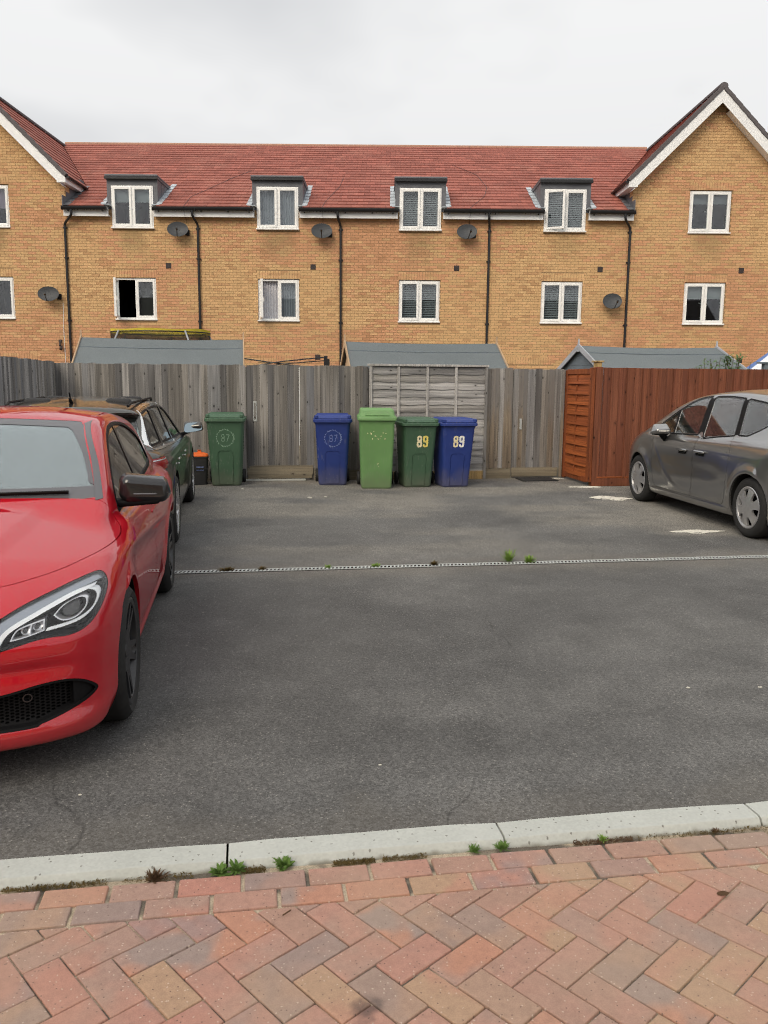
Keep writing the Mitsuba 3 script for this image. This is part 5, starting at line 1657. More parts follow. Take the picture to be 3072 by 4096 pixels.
class Body:
    """A closed body {f <= 0}; offsets of its surface and panels cut from it."""

    def __init__(self, f, lo, hi, h=0.016):
        self.f = f
        self.h = h
        lo, hi = np.array(lo, float), np.array(hi, float)
        ax = [np.arange(lo[k], hi[k] + h, h) + (1e-4 if k != 1 else 0) for k in range(3)]
        self.org = np.array([a[0] for a in ax])
        X, Y, Z = np.meshgrid(*ax, indexing='ij')
        F = f(X, Y, Z)
        g = np.gradient(F, h)
        n = np.sqrt(g[0] ** 2 + g[1] ** 2 + g[2] ** 2)
        self.F = F / np.clip(n, 0.5, 3.0)
        self.cache = {}

    def grad(self, p, e=0.0025):
        out = np.empty_like(p)
        for k in range(3):
            d = np.zeros(3); d[k] = e
            a, b = p + d, p - d
            out[:, k] = (self.f(a[:, 0], a[:, 1], a[:, 2]) - self.f(b[:, 0], b[:, 1], b[:, 2])) / (2 * e)
        return out

    def iso(self, a):
        if a not in self.cache:
            v, q = surface_nets(self.F, self.org, self.h, a)
            if abs(a) < 0.012:
                for _ in range(2):
                    g = self.grad(v)
                    n2 = (g * g).sum(1)
                    d = (self.f(v[:, 0], v[:, 1], v[:, 2]) / np.sqrt(n2 + 1e-9) - a)
                    v = v - np.clip(d, -0.008, 0.008)[:, None] * g / np.sqrt(n2 + 1e-9)[:, None]
            m = mani(v, tri_of_quads(v, q))
            if m.is_empty():
                t = trimesh.Trimesh(v, tri_of_quads(v, q)); t.merge_vertices(); t.fill_holes()
                m = mani(t.vertices, t.faces)
                if m.is_empty():
                    raise RuntimeError('body is not closed at %g: %s' % (a, m.status()))
            self.cache[a] = m
        return self.cache[a]

    def local(self, a, bb):
        """The offset a, only near the box bb; closed off a little outside it."""
        i0 = np.maximum(np.floor((np.array(bb[:3]) - self.org) / self.h).astype(int) - 3, 0)
        i1 = np.minimum(np.ceil((np.array(bb[3:]) - self.org) / self.h).astype(int) + 4, self.F.shape)
        S = np.pad(self.F[i0[0]:i1[0], i0[1]:i1[1], i0[2]:i1[2]], 1, constant_values=1.0)
        v, q = surface_nets(S, self.org + (i0 - 1) * self.h, self.h, a)
        if abs(a) < 0.012 and len(v):
            g = self.grad(v); n = np.sqrt((g * g).sum(1)) + 1e-9
            fv = self.f(v[:, 0], v[:, 1], v[:, 2]) / n - a
            inside = ((v > self.org + (i0 + 1) * self.h) & (v < self.org + (i1 - 2) * self.h)).all(1)
            v = v - (np.clip(fv, -0.008, 0.008) * inside / n)[:, None] * g
        m = mani(v, tri_of_quads(v, q))
        if m.is_empty():
            return self.iso(a)
        return m

    def slab(self, tool, a=0.0, b=-0.02):
        out = []
        for t in tool.decompose():
            bb = t.bounding_box()
            out.append((self.local(a, bb) ^ t) - self.local(b, bb))
        return m3.Manifold.batch_boolean(out, m3.OpType.Add) if len(out) > 1 else out[0]

    def shaded(self, m, angle=38):
        """The part's triangles; corners that lie on an offset of the body take the body's own smooth normal."""
        me = m.to_mesh()
        v, f = np.array(me.vert_properties[:, :3], float), np.array(me.tri_verts)
        g = self.grad(v)
        g /= np.linalg.norm(g, axis=1, keepdims=True) + 1e-9
        fn = np.cross(v[f[:, 1]] - v[f[:, 0]], v[f[:, 2]] - v[f[:, 0]])
        ar = np.linalg.norm(fn, axis=1)
        keep = ar > 1e-12
        f, fn = f[keep], fn[keep] / ar[keep][:, None]
        vv = v[f.ravel()]
        nn = np.repeat(fn, 3, axis=0)
        gg = g[f.ravel()]
        dt = (nn * gg).sum(1)
        ok = np.abs(dt) > math.cos(math.radians(angle))
        tri_ok = np.repeat(ok.reshape(-1, 3).all(1), 3)
        nn = np.where(tri_ok[:, None], gg * np.sign(dt)[:, None], nn)
        key = np.c_[np.round(vv, 6), np.round(nn, 3)]
        _, idx, inv = np.unique(key, axis=0, return_index=True, return_inverse=True)
        return vv[idx], inv.reshape(-1, 3), nn[idx]


def tool(poly, axis, a, b):
    """A polygon pushed along an axis: 'y' takes (u, z), 'u' takes (y, z), 'z' takes (u, y)."""
    v, f = prism(poly, 0.0, 1.0)
    w = a + (b - a) * v[:, 2]
    if axis == 'y': v = np.c_[v[:, 0], w, v[:, 1]]; f = f[:, ::-1]
    elif axis == 'u': v = np.c_[w, v[:, 0], v[:, 1]]
    else: v = np.c_[v[:, 0], v[:, 1], w]
    t = trimesh.Trimesh(v, f); t.merge_vertices()
    if t.volume < 0: t.invert()
    return mani(t.vertices, t.faces)


def both(t):
    return t + t.mirror([0, 1, 0])


def spline_poly(pts, n=10, closed=True):
    """A smooth closed outline through points; a point given twice stays a corner."""
    p = np.array(pts, float)
    k = len(p)
    out = []
    for i in range(k):
        p0, p1, p2, p3 = p[(i - 1) % k], p[i], p[(i + 1) % k], p[(i + 2) % k]
        if np.allclose(p1, p2): continue
        if np.allclose(p0, p1): p0 = p1
        if np.allclose(p2, p3): p3 = p2
        for t in np.linspace(0, 1, n, endpoint=False):
            out.append(0.5 * ((2 * p1) + (-p0 + p2) * t + (2 * p0 - 5 * p1 + 4 * p2 - p3) * t * t + (-p0 + 3 * p1 - 3 * p2 + p3) * t ** 3))
    return sg.Polygon(out).buffer(0)


def ring_of(poly, w):
    return poly.difference(poly.buffer(-w))


def put_shaded(name, body, man, mat, parent, tw, **kw):
    if man.is_empty():
        return None
    if name in ('pillar_cover', 'wheel_liner', 'gap_liner', 'projector_bezel', 'lower_bezel', 'pillar_trim', 'light_hook', 'rear_bumper', 'splitter', 'window_trim', 'led_blade'):
        ps = man.decompose()
        big = max(p.volume() for p in ps)
        ps = [p for p in ps if p.volume() > 0.04 * big]
        if len(ps) > 1:
            for p in ps[1:]:
                v, f, n = body.shaded(p)
                put(name, {'type': 'ply', 'filename': meshkit.write_ply((v, f), False, normals=n), 'face_normals': False}, mat, parent, tw=tw, **kw)
        man = ps[0]
    v, f, n = body.shaded(man)
    return put(name, {'type': 'ply', 'filename': meshkit.write_ply((v, f), False, normals=n), 'face_normals': False}, mat, parent, tw=tw, **kw)


def put_sheet(name, body, man, mat, parent, tw, **kw):
    """Only the outward side of a slab: a single sheet for window glass."""
    if man.is_empty():
        return None
    v, f, n = body.shaded(man)
    g = body.grad(v); g /= np.linalg.norm(g, axis=1, keepdims=True) + 1e-9
    fn = np.cross(v[f[:, 1]] - v[f[:, 0]], v[f[:, 2]] - v[f[:, 0]])
    fn /= np.linalg.norm(fn, axis=1, keepdims=True) + 1e-12
    c = (g[f[:, 0]] + g[f[:, 1]] + g[f[:, 2]]) / 3
    f = f[(fn * c).sum(1) > 0.7]
    if not len(f): return None
    return put(name, {'type': 'ply', 'filename': meshkit.write_ply((v, f), False, normals=n), 'face_normals': False}, mat, parent, tw=tw, **kw)


def paint(key, color, metal=None, weight=0.4, rough=0.3, ior=1.52):
    """Lacquered paint: a smooth coat over the colour, with metal flakes where given."""
    def fn(p, n, uv):
        c = C3(color)
        dust = smoothstep(0.42, 0.05, p.z) * (0.10 + 0.25 * fbm(p.x * 6, p.y * 6, p.z * 6, 3))
        return mix(c, (0.16, 0.145, 0.125), dust)
    coat = {'type': 'plastic', 'diffuse_reflectance': mikit.proc(fn), 'int_ior': ior, 'nonlinear': False}
    if metal is None:
        scene[key] = coat
    else:
        scene[key] = {'type': 'blendbsdf', 'weight': weight, 'a': coat, 'b': {'type': 'principled', 'base_color': {'type': 'rgb', 'value': list(metal)}, 'roughness': rough, 'metallic': 1.0}}
    scene[key] = {'type': 'twosided', 'bsdf': scene[key]}
    return key


paint('m_paint_red', (0.42, 0.008, 0.018), ior=1.68)
paint('m_paint_dark', (0.030, 0.029, 0.028), (0.24, 0.235, 0.225), 0.45, 0.15)
paint('m_paint_grey', (0.120, 0.119, 0.120), (0.54, 0.54, 0.54), 0.56, 0.15)
P('m_trim', 0.5, color=(0.009, 0.009, 0.010), spec=0.08)
P('m_trim_gloss', 0.12, color=(0.010, 0.010, 0.012), clearcoat=1.0, clearcoat_gloss=0.96)
P('m_trim_grey', 0.35, color=(0.085, 0.085, 0.095), clearcoat=0.6, clearcoat_gloss=0.9)
P('m_chrome', 0.12, color=(0.80, 0.80, 0.80), metal=1.0)
P('m_alloy', 0.28, color=(0.55, 0.55, 0.56), metal=0.9)
P('m_hubcap', 0.33, color=(0.50, 0.50, 0.51), metal=0.75)
P('m_alloy_black', 0.3, color=(0.020, 0.021, 0.024), metal=0.3, clearcoat=0.7, clearcoat_gloss=0.9)
plain('m_tyre', (0.022, 0.022, 0.022), 0.78, 0.25, 20, spec=0.3)
plain('m_under', (0.010, 0.010, 0.010), 0.9, 0.1, spec=0.1)
plain('m_cabin', (0.028, 0.028, 0.028), 0.9, 0.1, spec=0.1)
plain('m_seat', (0.034, 0.034, 0.036), 0.85, 0.1)
P('m_lampred', 0.15, color=(0.23, 0.006, 0.010), clearcoat=1.0, clearcoat_gloss=0.95)
P('m_drl', 0.25, color=(0.60, 0.64, 0.68), spec=0.6)
P('m_reflector', 0.2, color=(0.62, 0.63, 0.66), metal=0.8)
P('m_mirrorglass', 0.05, color=(0.34, 0.42, 0.46), metal=1.0)
P('m_ledstrip', 0.22, color=(0.24, 0.27, 0.32), metal=0.6, clearcoat=1.0)
P('m_bluecloth', 0.7, color=(0.02, 0.07, 0.40))
def dusty(glass, w, c):
    return {'type': 'blendbsdf', 'weight': w, 'bsdf_0': glass, 'bsdf_1': {'type': 'twosided', 'bsdf': {'type': 'diffuse', 'reflectance': {'type': 'rgb', 'value': c}}}}


scene['m_carglass'] = dusty({'type': 'thindielectric', 'int_ior': 1.6, 'specular_transmittance': {'type': 'rgb', 'value': [0.45, 0.51, 0.49]}}, 0.05, [0.16, 0.18, 0.18])
scene['m_carglass_screen'] = {'type': 'blendbsdf', 'weight': 0.12, 'bsdf_0': {'type': 'thindielectric', 'int_ior': 2.5, 'specular_reflectance': {'type': 'rgb', 'value': [0.86, 0.97, 1.0]}, 'specular_transmittance': {'type': 'rgb', 'value': [0.10, 0.125, 0.12]}}, 'bsdf_1': {'type': 'twosided', 'bsdf': {'type': 'diffuse', 'reflectance': {'type': 'rgb', 'value': [0.32, 0.36, 0.36]}}}}
scene['m_privglass'] = dusty({'type': 'thindielectric', 'int_ior': 1.6, 'specular_transmittance': {'type': 'rgb', 'value': [0.20, 0.21, 0.20]}}, 0.04, [0.10, 0.11, 0.11])
scene['m_lens'] = {'type': 'thindielectric', 'int_ior': 1.36}


def spoke_poly(kind, R):
    """Open shapes between hub and rim, as holes in the wheel disc."""
    holes = []
    if kind == 'five_twin':
        for k in range(5):
            a0 = 2 * math.pi * k / 5
            for (a, w0, w1, r0, r1) in ((a0 + 0.63, 0.20, 0.40, 0.42, 0.93), (a0, 0.03, 0.13, 0.50, 0.90)):
                holes.append(sg.Polygon([(R * r0 * math.cos(a - w0), R * r0 * math.sin(a - w0)), (R * r1 * math.cos(a - w1), R * r1 * math.sin(a - w1)), (R * r1 * 1.02 * math.cos(a), R * r1 * 1.02 * math.sin(a)), (R * r1 * math.cos(a + w1), R * r1 * math.sin(a + w1)), (R * r0 * math.cos(a + w0), R * r0 * math.sin(a + w0))]).buffer(-0.004).buffer(0.004))
    elif kind == 'hubcap':
        for k in range(6):
            a = 2 * math.pi * k / 6 + 0.26
            holes.append(spline_poly([(R * .50 * math.cos(a - .12), R * .50 * math.sin(a - .12)), (R * .72 * math.cos(a - .22), R * .72 * math.sin(a - .22)), (R * .93 * math.cos(a - .17), R * .93 * math.sin(a - .17)), (R * .93 * math.cos(a + .17), R * .93 * math.sin(a + .17)), (R * .72 * math.cos(a + .22), R * .72 * math.sin(a + .22)), (R * .50 * math.cos(a + .12), R * .50 * math.sin(a + .12))], 5))
    else:
        for k in range(10):
            a = 2 * math.pi * k / 10
            holes.append(sg.Polygon([(R * .34 * math.cos(a - .14), R * .34 * math.sin(a - .14)), (R * .92 * math.cos(a - .20), R * .92 * math.sin(a - .20)), (R * .92 * math.cos(a + .20), R * .92 * math.sin(a + .20)), (R * .34 * math.cos(a + .14), R * .34 * math.sin(a + .14))]).buffer(-0.004).buffer(0.004))
    return holes


_WH = {}


def wheel_meshes(kind, R, width, rim):
    """Tyre, rim disc with openings, barrel, brake disc; the outer face looks towards +y."""
    key = (kind, R, width, rim)
    if key in _WH: return _WH[key]
    hw = width / 2
    prof = [(rim - 0.004, -hw + 0.02), (rim + 0.006, -hw + 0.006), (rim + (R - rim) * 0.45, -hw - 0.004), (R - 0.030, -hw + 0.004), (R - 0.008, -hw + 0.022), (R, -hw + 0.045), (R, hw - 0.045), (R - 0.008, hw - 0.022), (R - 0.030, hw - 0.004), (rim + (R - rim) * 0.45, hw + 0.004), (rim + 0.014, hw - 0.002), (rim + 0.008, hw - 0.004), (rim + 0.004, hw - 0.010), (rim - 0.004, hw - 0.02)]
    ty = lathe(prof, 48)
    gro = []
    toY = np.array([[1, 0, 0, 0], [0, 0, 1, 0], [0, -1, 0, 0], [0, 0, 0, 1.0]])
    face = sg.Point(0, 0).buffer(rim - 0.010, quad_segs=16)
    hs = spoke_poly(kind, rim)
    for q in hs: face = face.difference(q)
    v, f = prism(face, 0, 0.022)
    tm = trimesh.Trimesh(v, f); tm.merge_vertices()
    v, f = trimesh.remesh.subdivide_to_size(tm.vertices, tm.faces, 0.035, max_iter=6)
    r = np.hypot(v[:, 0], v[:, 1])
    dishv = {'hubcap': 0.030 * np.cos(np.clip(r / rim, 0, 1) * 1.5) - 0.010, 'five_twin': -0.026 * np.clip((rim - r) / rim, 0, 1) ** 1.0, 'ten': -0.02 * np.clip((rim - r) / rim, 0, 1)}.get(kind, 0)
    v = v + np.c_[0 * r, 0 * r, dishv + hw - 0.030]
    ringm = lathe([(rim - 0.030, hw - 0.040), (rim - 0.020, hw - 0.008), (rim - 0.004, hw - 0.002), (rim + 0.005, hw - 0.006), (rim + 0.004, hw - 0.04)], 48)
    barrel = lathe([(rim - 0.012, hw - 0.02), (rim - 0.030, hw - 0.06), (rim - 0.035, -hw + 0.03)], 32)
    barrel = (barrel[0], np.vstack([barrel[1], barrel[1][:, ::-1]]))
    disc = lathe([(0.0, hw - 0.085), (rim * 0.72, hw - 0.085), (rim * 0.72, hw - 0.11), (0, hw - 0.11)], 32)
    cap = lathe([(0.034, hw - 0.02 + (0.012 if kind == 'hubcap' else -0.022)), (0.031, hw - 0.004 + (0.012 if kind == 'hubcap' else -0.022)), (0.0, hw - 0.001 + (0.012 if kind == 'hubcap' else -0.022))], 20)
    nuts = []
    for k in range(5):
        a = 2 * math.pi * k / 5 + 0.3
        nuts.append(moved(lathe([(0.010, hw - 0.045), (0.010, hw - 0.016 + (0.012 if kind == 'hubcap' else -0.018)), (0.0, hw - 0.014 + (0.012 if kind == 'hubcap' else -0.018))], 8), T().translate([0.062 * math.cos(a), 0.062 * math.sin(a), 0])))
    _WH[key] = {'tyre': mikit.ply(moved(ty, toY), 'm_tyre', smooth=35), 'rim': mikit.ply(moved(cat_mesh([(v, f)]), toY), 'm_alloy', smooth=40), 'rim_edge': mikit.ply(moved(ringm, toY), 'm_alloy', smooth=35),
                'barrel': mikit.ply(moved(barrel, toY), 'm_under', smooth=40), 'brake_disc': mikit.ply(moved(disc, toY), 'm_alloy', smooth=30), 'centre_cap': mikit.ply(moved(cat_mesh([cap] + nuts), toY), 'm_alloy', smooth=35)}
    return _WH[key]


def add_wheel(car, M, u, y, R, width, rim, kind, mat, side, edge=None, spin=0.0, steer=0.0):
    """side +1: outer face to +y."""
    w = wheel_meshes(kind, R, width, rim)
    tw = M @ T().translate([u, y, R - 0.004]) @ T().rotate([0, 0, 1], steer) @ (T().rotate([0, 0, 1], 180) if side < 0 else T()) @ T().rotate([0, 1, 0], spin)
    k = uniq(car + '__wheel')
    for name, d in w.items():
        put(name, d, {'tyre': None, 'rim': mat, 'rim_edge': edge or mat, 'barrel': 'm_under', 'brake_disc': 'm_reflector' if mat != 'm_hubcap' else 'm_under', 'centre_cap': mat}[name], k, tw=tw)
    return k


def seat(u, y, z, s=1.0):
    """A car seat with a headrest, its back towards +u."""
    base = m3.Manifold.batch_hull([m3.Manifold.sphere(0.05, 12).translate([du, dy, dz]) for du in (0, .44) for dy in (-.2, .2) for dz in (0, .10)])
    back = m3.Manifold.batch_hull([m3.Manifold.sphere(0.05, 12).translate([du, dy, dz]) for du, dz in ((.42, .10), (.62, .62)) for dy in (-.19, .19)])
    head = m3.Manifold.batch_hull([m3.Manifold.sphere(0.045, 12).translate([.66 + du, dy, dz]) for dz in (.74, .86) for dy in (-.08, .08) for du in (0, .03)])
    m = (base + back + head).translate([u, y, z])
    me = m.to_mesh()
    return np.array(me.vert_properties[:, :3]), np.array(me.tri_verts)

# ---------------------------------------------------------------- the red coupe, nose towards the viewer
RC_L, RC_W = 4.13, 0.902
rc_top = pch((-0.1, .50), (0, .57), (.05, .635), (.12, .705), (.30, .785), (.6, .862), (.9, .920), (1.10, .952), (1.22, .972), (1.4, .965), (2.4, .955), (3.0, .975), (3.5, .985), (3.85, .965), (4.02, .93), (4.2, .88))
rc_plan = pch((0, 0), (.3, .022), (.50, .070), (.62, .112), (.70, .155), (.76, .200), (.80, .25), (.83, .305), (.855, .38), (.87, .46), (.885, .62))
rc_nose = pch((.10, .10), (.155, .035), (.20, .008), (.235, .000), (.30, .022), (.40, .022), (.50, .010), (.56, .012), (.62, .040), (.68, .10), (.74, .20), (.80, .34), (.9, .6))
rc_sec = pch((.10, .90), (.18, .945), (.26, .968), (.40, .982), (.55, .992), (.68, .996), (.78, .990), (.86, .968), (.94, .925), (1.05, .86))
rc_tail = pch((0, 0), (.5, .06), (.7, .14), (.8, .24), (.86, .40), (.885, .6))
rc_roof = pch((.9, .80), (1.10, .94), (1.5, 1.155), (1.85, 1.315), (2.05, 1.372), (2.3, 1.398), (2.55, 1.400), (2.9, 1.372), (3.2, 1.315), (3.5, 1.215), (3.75, 1.085), (3.95, .95), (4.2, .75))
RC_FW, RC_RW, RC_WR = 0.835, 3.235, 0.318


def rc_f(u, y, z):
    a = np.abs(y)
    crown = (.030 + .040 * sstep(.0, 1.0, u)) * (a / .80) ** 2.4
    zt = rc_top(u) - crown
    # twin bonnet creases and raised centre
    yc = .34 + .13 * sstep(.1, 1.2, u)
    zt = zt + .014 * sstep(yc + .05, yc - .05, a) * sstep(.05, .35, u) * sstep(1.25, 1.05, u)
    w = RC_W * rc_sec(z) * (1 - .012 * sstep(.7, 0.1, u)) - .06 * sstep(3.3, 4.2, u)
    # crease falling from the headlight, hollow below it, swelling over the rear wheel
    zc = .80 - .075 * np.clip(u - .9, 0, 3)
    w = w + .010 * np.exp(-((z - zc) / .030) ** 2) * sstep(.75, 1.1, u) * sstep(3.1, 2.5, u)
    w = w - .016 * np.exp(-((z - zc + .10) / .07) ** 2) * sstep(.9, 1.3, u) * sstep(3.0, 2.4, u)
    w = w + .022 * np.exp(-(((u - 3.3) / .55) ** 2 + ((z - .80) / .13) ** 2))
    zs = .885 - .01 * u
    w = w - .050 * sstep(zs, zs + .08, z) * sstep(1.0, 1.4, u)
    for uc in (RC_FW, RC_RW):
        r = np.hypot(u - uc, z - .32)
        w = w + .016 * np.exp(-((r - .36) / .055) ** 2) * sstep(.15, .35, z)
    # side skirt
    w = w + .014 * sstep(.265, .225, z) * sstep(1.1, 1.25, u) * sstep(2.95, 2.8, u)
    uf = rc_nose(z) + rc_plan(a * .981)
    # shelf under the headlamp, deep chin
    uf = uf + .020 * np.exp(-((z - .475) / .035) ** 2) * sstep(.86, .6, a)
    ur = RC_L - rc_tail(a) - .10 * np.abs(z - .72) ** 1.3
    zb = .170 + .022 * sstep(.5, 1.0, u)
    f = smax(a - w, z - zt, .085)
    f = smax(f, uf - u, .055)
    f = smax(f, u - ur, .08)
    f = smax(f, zb - z, .03)
    # cabin
    g = .790 - .375 * np.clip(z - .93, 0, 1) - .07 * sstep(3.0, 3.9, u)
    zr = rc_roof(u + .10 * (a / .6) ** 2 * sstep(2.6, 1.6, u) - .10 * (a / .6) ** 2 * sstep(2.6, 3.4, u)) - .045 * (a / .58) ** 2.2
    gh = smax(a - g, z - zr, .075)
    gh = smax(gh, .80 - z, .02)
    return smin(f, gh, .035)


def build_red():
    car = thing('car', 'glossy red coupe with black mirror facing the viewer, cut by the left edge', 'car')
    B = Body(rc_f, (-.06, -1.0, .12), (4.25, 1.0, 1.46), 0.0165)
    M = YARD @ T().translate([-1.448, 3.085, 0]) @ T().rotate([0, 0, 1], 90 + 0.7)     # u -> +d, y -> -l
    body = B.iso(0.0)
    # wheel arches
    def arch(uc, r): return both(m3.Manifold.cylinder(.5, r, r, 64).rotate([-90, 0, 0]).translate([uc, .56, .318]))
    cuts = arch(RC_FW, .352) + arch(RC_RW, .356)
    # glass areas
    ws = spline_poly([(-.705, .995), (-.40, .985), (0, .985), (.40, .985), (.705, .995), (.700, 1.02), (.640, 1.15), (.562, 1.285), (.538, 1.318), (.46, 1.335), (0, 1.350), (-.46, 1.335), (-.538, 1.318), (-.562, 1.285), (-.640, 1.15), (-.700, 1.02)], 5)
    side = spline_poly([(1.33, .905), (1.33, .905), (1.40, .985), (1.75, 1.185), (1.98, 1.268), (2.2, 1.300), (2.5, 1.298), (2.8, 1.262), (3.08, 1.180), (3.24, 1.085), (3.29, 1.012), (3.27, .99), (3.0, .965), (2.3, .935), (1.7, .915)], 6)
    side_t = both(tool(side, 'y', .3, 1.1))
    rear = spline_poly([(3.10, -.46), (3.10, 0), (3.10, .46), (3.62, .52), (3.70, .3), (3.72, 0), (3.70, -.3), (3.62, -.52)], 6)
    ws_t = tool(ws, 'u', .8, 2.05)
    rear_t = tool(rear, 'z', 1.0, 1.6)
    cav = (B.iso(-.055) ^ tool(sg.box(1.0, .42, 3.7, 1.5), 'y', -1, 1)) ^ tool(sg.box(-.70, .42, .70, 1.5), 'u', 0, 4)
    cuts_glass = side_t + ws_t + rear_t
    # front openings
    lamp = spline_poly([(.553, .560), (.553, .560), (.535, .615), (.545, .665), (.545, .665), (.62, .705), (.72, .742), (.80, .765), (.842, .766), (.868, .735), (.872, .69), (.855, .635), (.82, .598), (.77, .586), (.72, .590), (.66, .585)], 6)
    lamp = affinity.translate(affinity.scale(lamp, 1.09, 1, origin=(.872, .6)), -.016, .004)
    grille = spline_poly([(.03, .268), (.03, .268), (.03, .385), (.03, .385), (.45, .392), (.66, .420), (.770, .408), (.830, .352), (.812, .318), (.74, .288), (.65, .264), (.57, .254)], 6)
    upper = sg.Polygon([(0, .50), (.40, .505), (.455, .56), (.44, .64), (0, .66)]).buffer(-.02).buffer(.02)
    lamp_t, gr_t, up_t = both(tool(lamp, 'u', -.1, 1.1)), both(tool(grille, 'u', -.1, .9)), both(tool(upper, 'u', -.1, .5))
    deep = B.iso(-.085)
    shell = body - cuts - cav - cuts_glass - (lamp_t - deep) - (gr_t - deep) - (up_t - deep)
    # bonnet: the panel between the shut lines
    bon = spline_poly([(.255, -.30), (.240, 0), (.255, .30), (.318, .48), (.40, .60), (.50, .695), (.64, .775), (.80, .826), (.97, .848), (1.09, .838), (1.165, .800), (1.165, .800), (1.185, .5), (1.195, 0), (1.185, -.5), (1.165, -.800), (1.165, -.800), (1.09, -.838), (.97, -.848), (.80, -.826), (.64, -.775), (.50, -.695), (.40, -.60), (.318, -.48)], 6)
    bon_t = tool(bon, 'z', .55, 1.2)
    bon_in = tool(bon.buffer(-.0045), 'z', .55, 1.2)
    door = spline_poly([(1.27, .90), (1.27, .90), (1.235, .80), (1.225, .55), (1.24, .34), (1.27, .275), (1.27, .275), (2.25, .275), (2.25, .275), (2.27, .40), (2.26, .70), (2.255, .96), (2.255, .96), (2.0, .945)], 5)
    door2 = spline_poly([(2.265, .96), (2.265, .96), (2.272, .60), (2.285, .275), (2.285, .275), (2.70, .275), (2.70, .275), (2.80, .42), (2.92, .62), (3.02, .75), (3.03, .985), (3.03, .985)], 5)
    doors_t = both(tool(door, 'y', .62, 1.1) + tool(door2, 'y', .62, 1.1))
    door_in = tool(door.buffer(-.004), 'y', .62, 1.1)
    door2_in = tool(door2.buffer(-.004), 'y', .62, 1.1)
    d20 = B.iso(-.02)
    seam = (bon_t + doors_t) - d20
    hood = ((B.iso(0.0) ^ bon_in) - d20) - cuts - lamp_t
    scoop = tool(spline_poly([(.80, .33), (.84, .28), (1.0, .345), (1.0, .37)], 5), 'z', .8, 1.2)
    dL = (((body ^ door_in) - d20) - cuts - side_t)
    dR = (((body ^ door_in.mirror([0, 1, 0])) - d20) - cuts - side_t)
    d2L = (((body ^ door2_in) - d20) - cuts - side_t)
    d2R = (((body ^ door2_in.mirror([0, 1, 0])) - d20) - cuts - side_t)
    main = shell - seam
    put_shaded('body', B, main, 'm_paint_red', car, M)
    put_shaded('bonnet', B, hood, 'm_paint_red', car, M)
    for d in (dR, d2R, dL, d2L):
        put_shaded('door', B, d, 'm_paint_red', car, M)
    # liner under the shut lines so that gaps stay dark
    put_shaded('gap_liner', B, (B.slab(bon_t + doors_t, -.0205, -.024)) - cuts - cuts_glass, 'm_under', car, M)
    # glass
    w = put_sheet('windscreen', B, B.slab(ws_t, -.004, -.009), 'm_carglass_screen', car, M)
    rim = ws.buffer(.004).difference(spline_poly([(-.640, 1.040), (0, 1.032), (.640, 1.040), (.655, 1.065), (.596, 1.18), (.522, 1.268), (.48, 1.298), (.42, 1.307), (0, 1.322), (-.42, 1.307), (-.48, 1.298), (-.522, 1.268), (-.596, 1.18), (-.655, 1.065)], 5))
    put_shaded('frit_band', B, B.slab(tool(rim, 'u', .8, 2.1), -.0015, -.0035), 'm_trim_grey', w, M)
    # grey covers on the pillars beside the screen
    pil = spline_poly([(.713, .985), (.713, .985), (.648, 1.15), (.570, 1.287), (.546, 1.322), (.546, 1.322), (.572, 1.335), (.572, 1.335), (.597, 1.287), (.677, 1.15), (.744, .990), (.744, .990)], 5)
    put_shaded('pillar_cover', B, B.slab(both(tool(pil, 'u', .9, 2.2)), .0025, -.006), 'm_trim_grey', car, M)
    for sgn in (-1, 1):
        tl = tool(side, 'y', .3, 1.1) if sgn > 0 else tool(side, 'y', .3, 1.1).mirror([0, 1, 0])
        put_sheet('side_window', B, B.slab(tl, -.006, -.010), 'm_privglass', car, M)
        rt = tool(ring_of(side.buffer(.006), .020), 'y', .3, 1.1)
        put_shaded('window_seal', B, B.slab(rt if sgn > 0 else rt.mirror([0, 1, 0]), .002, -.012), 'm_trim', car, M)
        bp = tool(sg.Polygon([(2.27, .93), (2.36, .935), (2.33, 1.31), (2.26, 1.31)]).intersection(side.buffer(.002)), 'y', .3, 1.1)
        put_shaded('pillar_trim', B, B.slab(bp if sgn > 0 else bp.mirror([0, 1, 0]), -.001, -.012), 'm_trim_gloss', car, M)
    put_sheet('rear_window', B, B.slab(rear_t, -.004, -.009), 'm_privglass', car, M)
    # cabin
    put_shaded('cabin_lining', B, (((B.iso(-.056) - B.iso(-.062)) ^ tool(sg.box(1.0, .42, 3.7, 1.5), 'y', -1, 1)) ^ tool(sg.box(-.70, .42, .70, 1.5), 'u', 0, 4)) - cuts_glass, 'm_cabin', car, M)
    put('dashboard', cat_mesh([cbox(1.22, 1.62, -.66, .66, .80, .935, .04), cbox(1.0, 3.6, -.66, .66, .40, .45, .01)]), 'm_cabin', car, tw=M)
    for y in (-.36, .36):
        put('front_seat', seat(1.85, y, .45), 'm_seat', car, tw=M, smooth=40)
    put('rear_seat', cat_mesh([cbox(2.75, 3.0, -.6, .6, .5, .95, .05)]), 'm_seat', car, tw=M)
    put('steering_wheel', cat_mesh([moved(trimesh.creation.torus(.17, .016, 24, 8), T().translate([1.68, -.36, .90]) @ T().rotate([0, 1, 0], 65))]), 'm_trim', car, tw=M)
    # headlamps
    li = lamp
    lamp0 = affinity.scale(affinity.translate(lamp, .016, -.004), 1 / 1.09, 1, origin=(.872, .6))
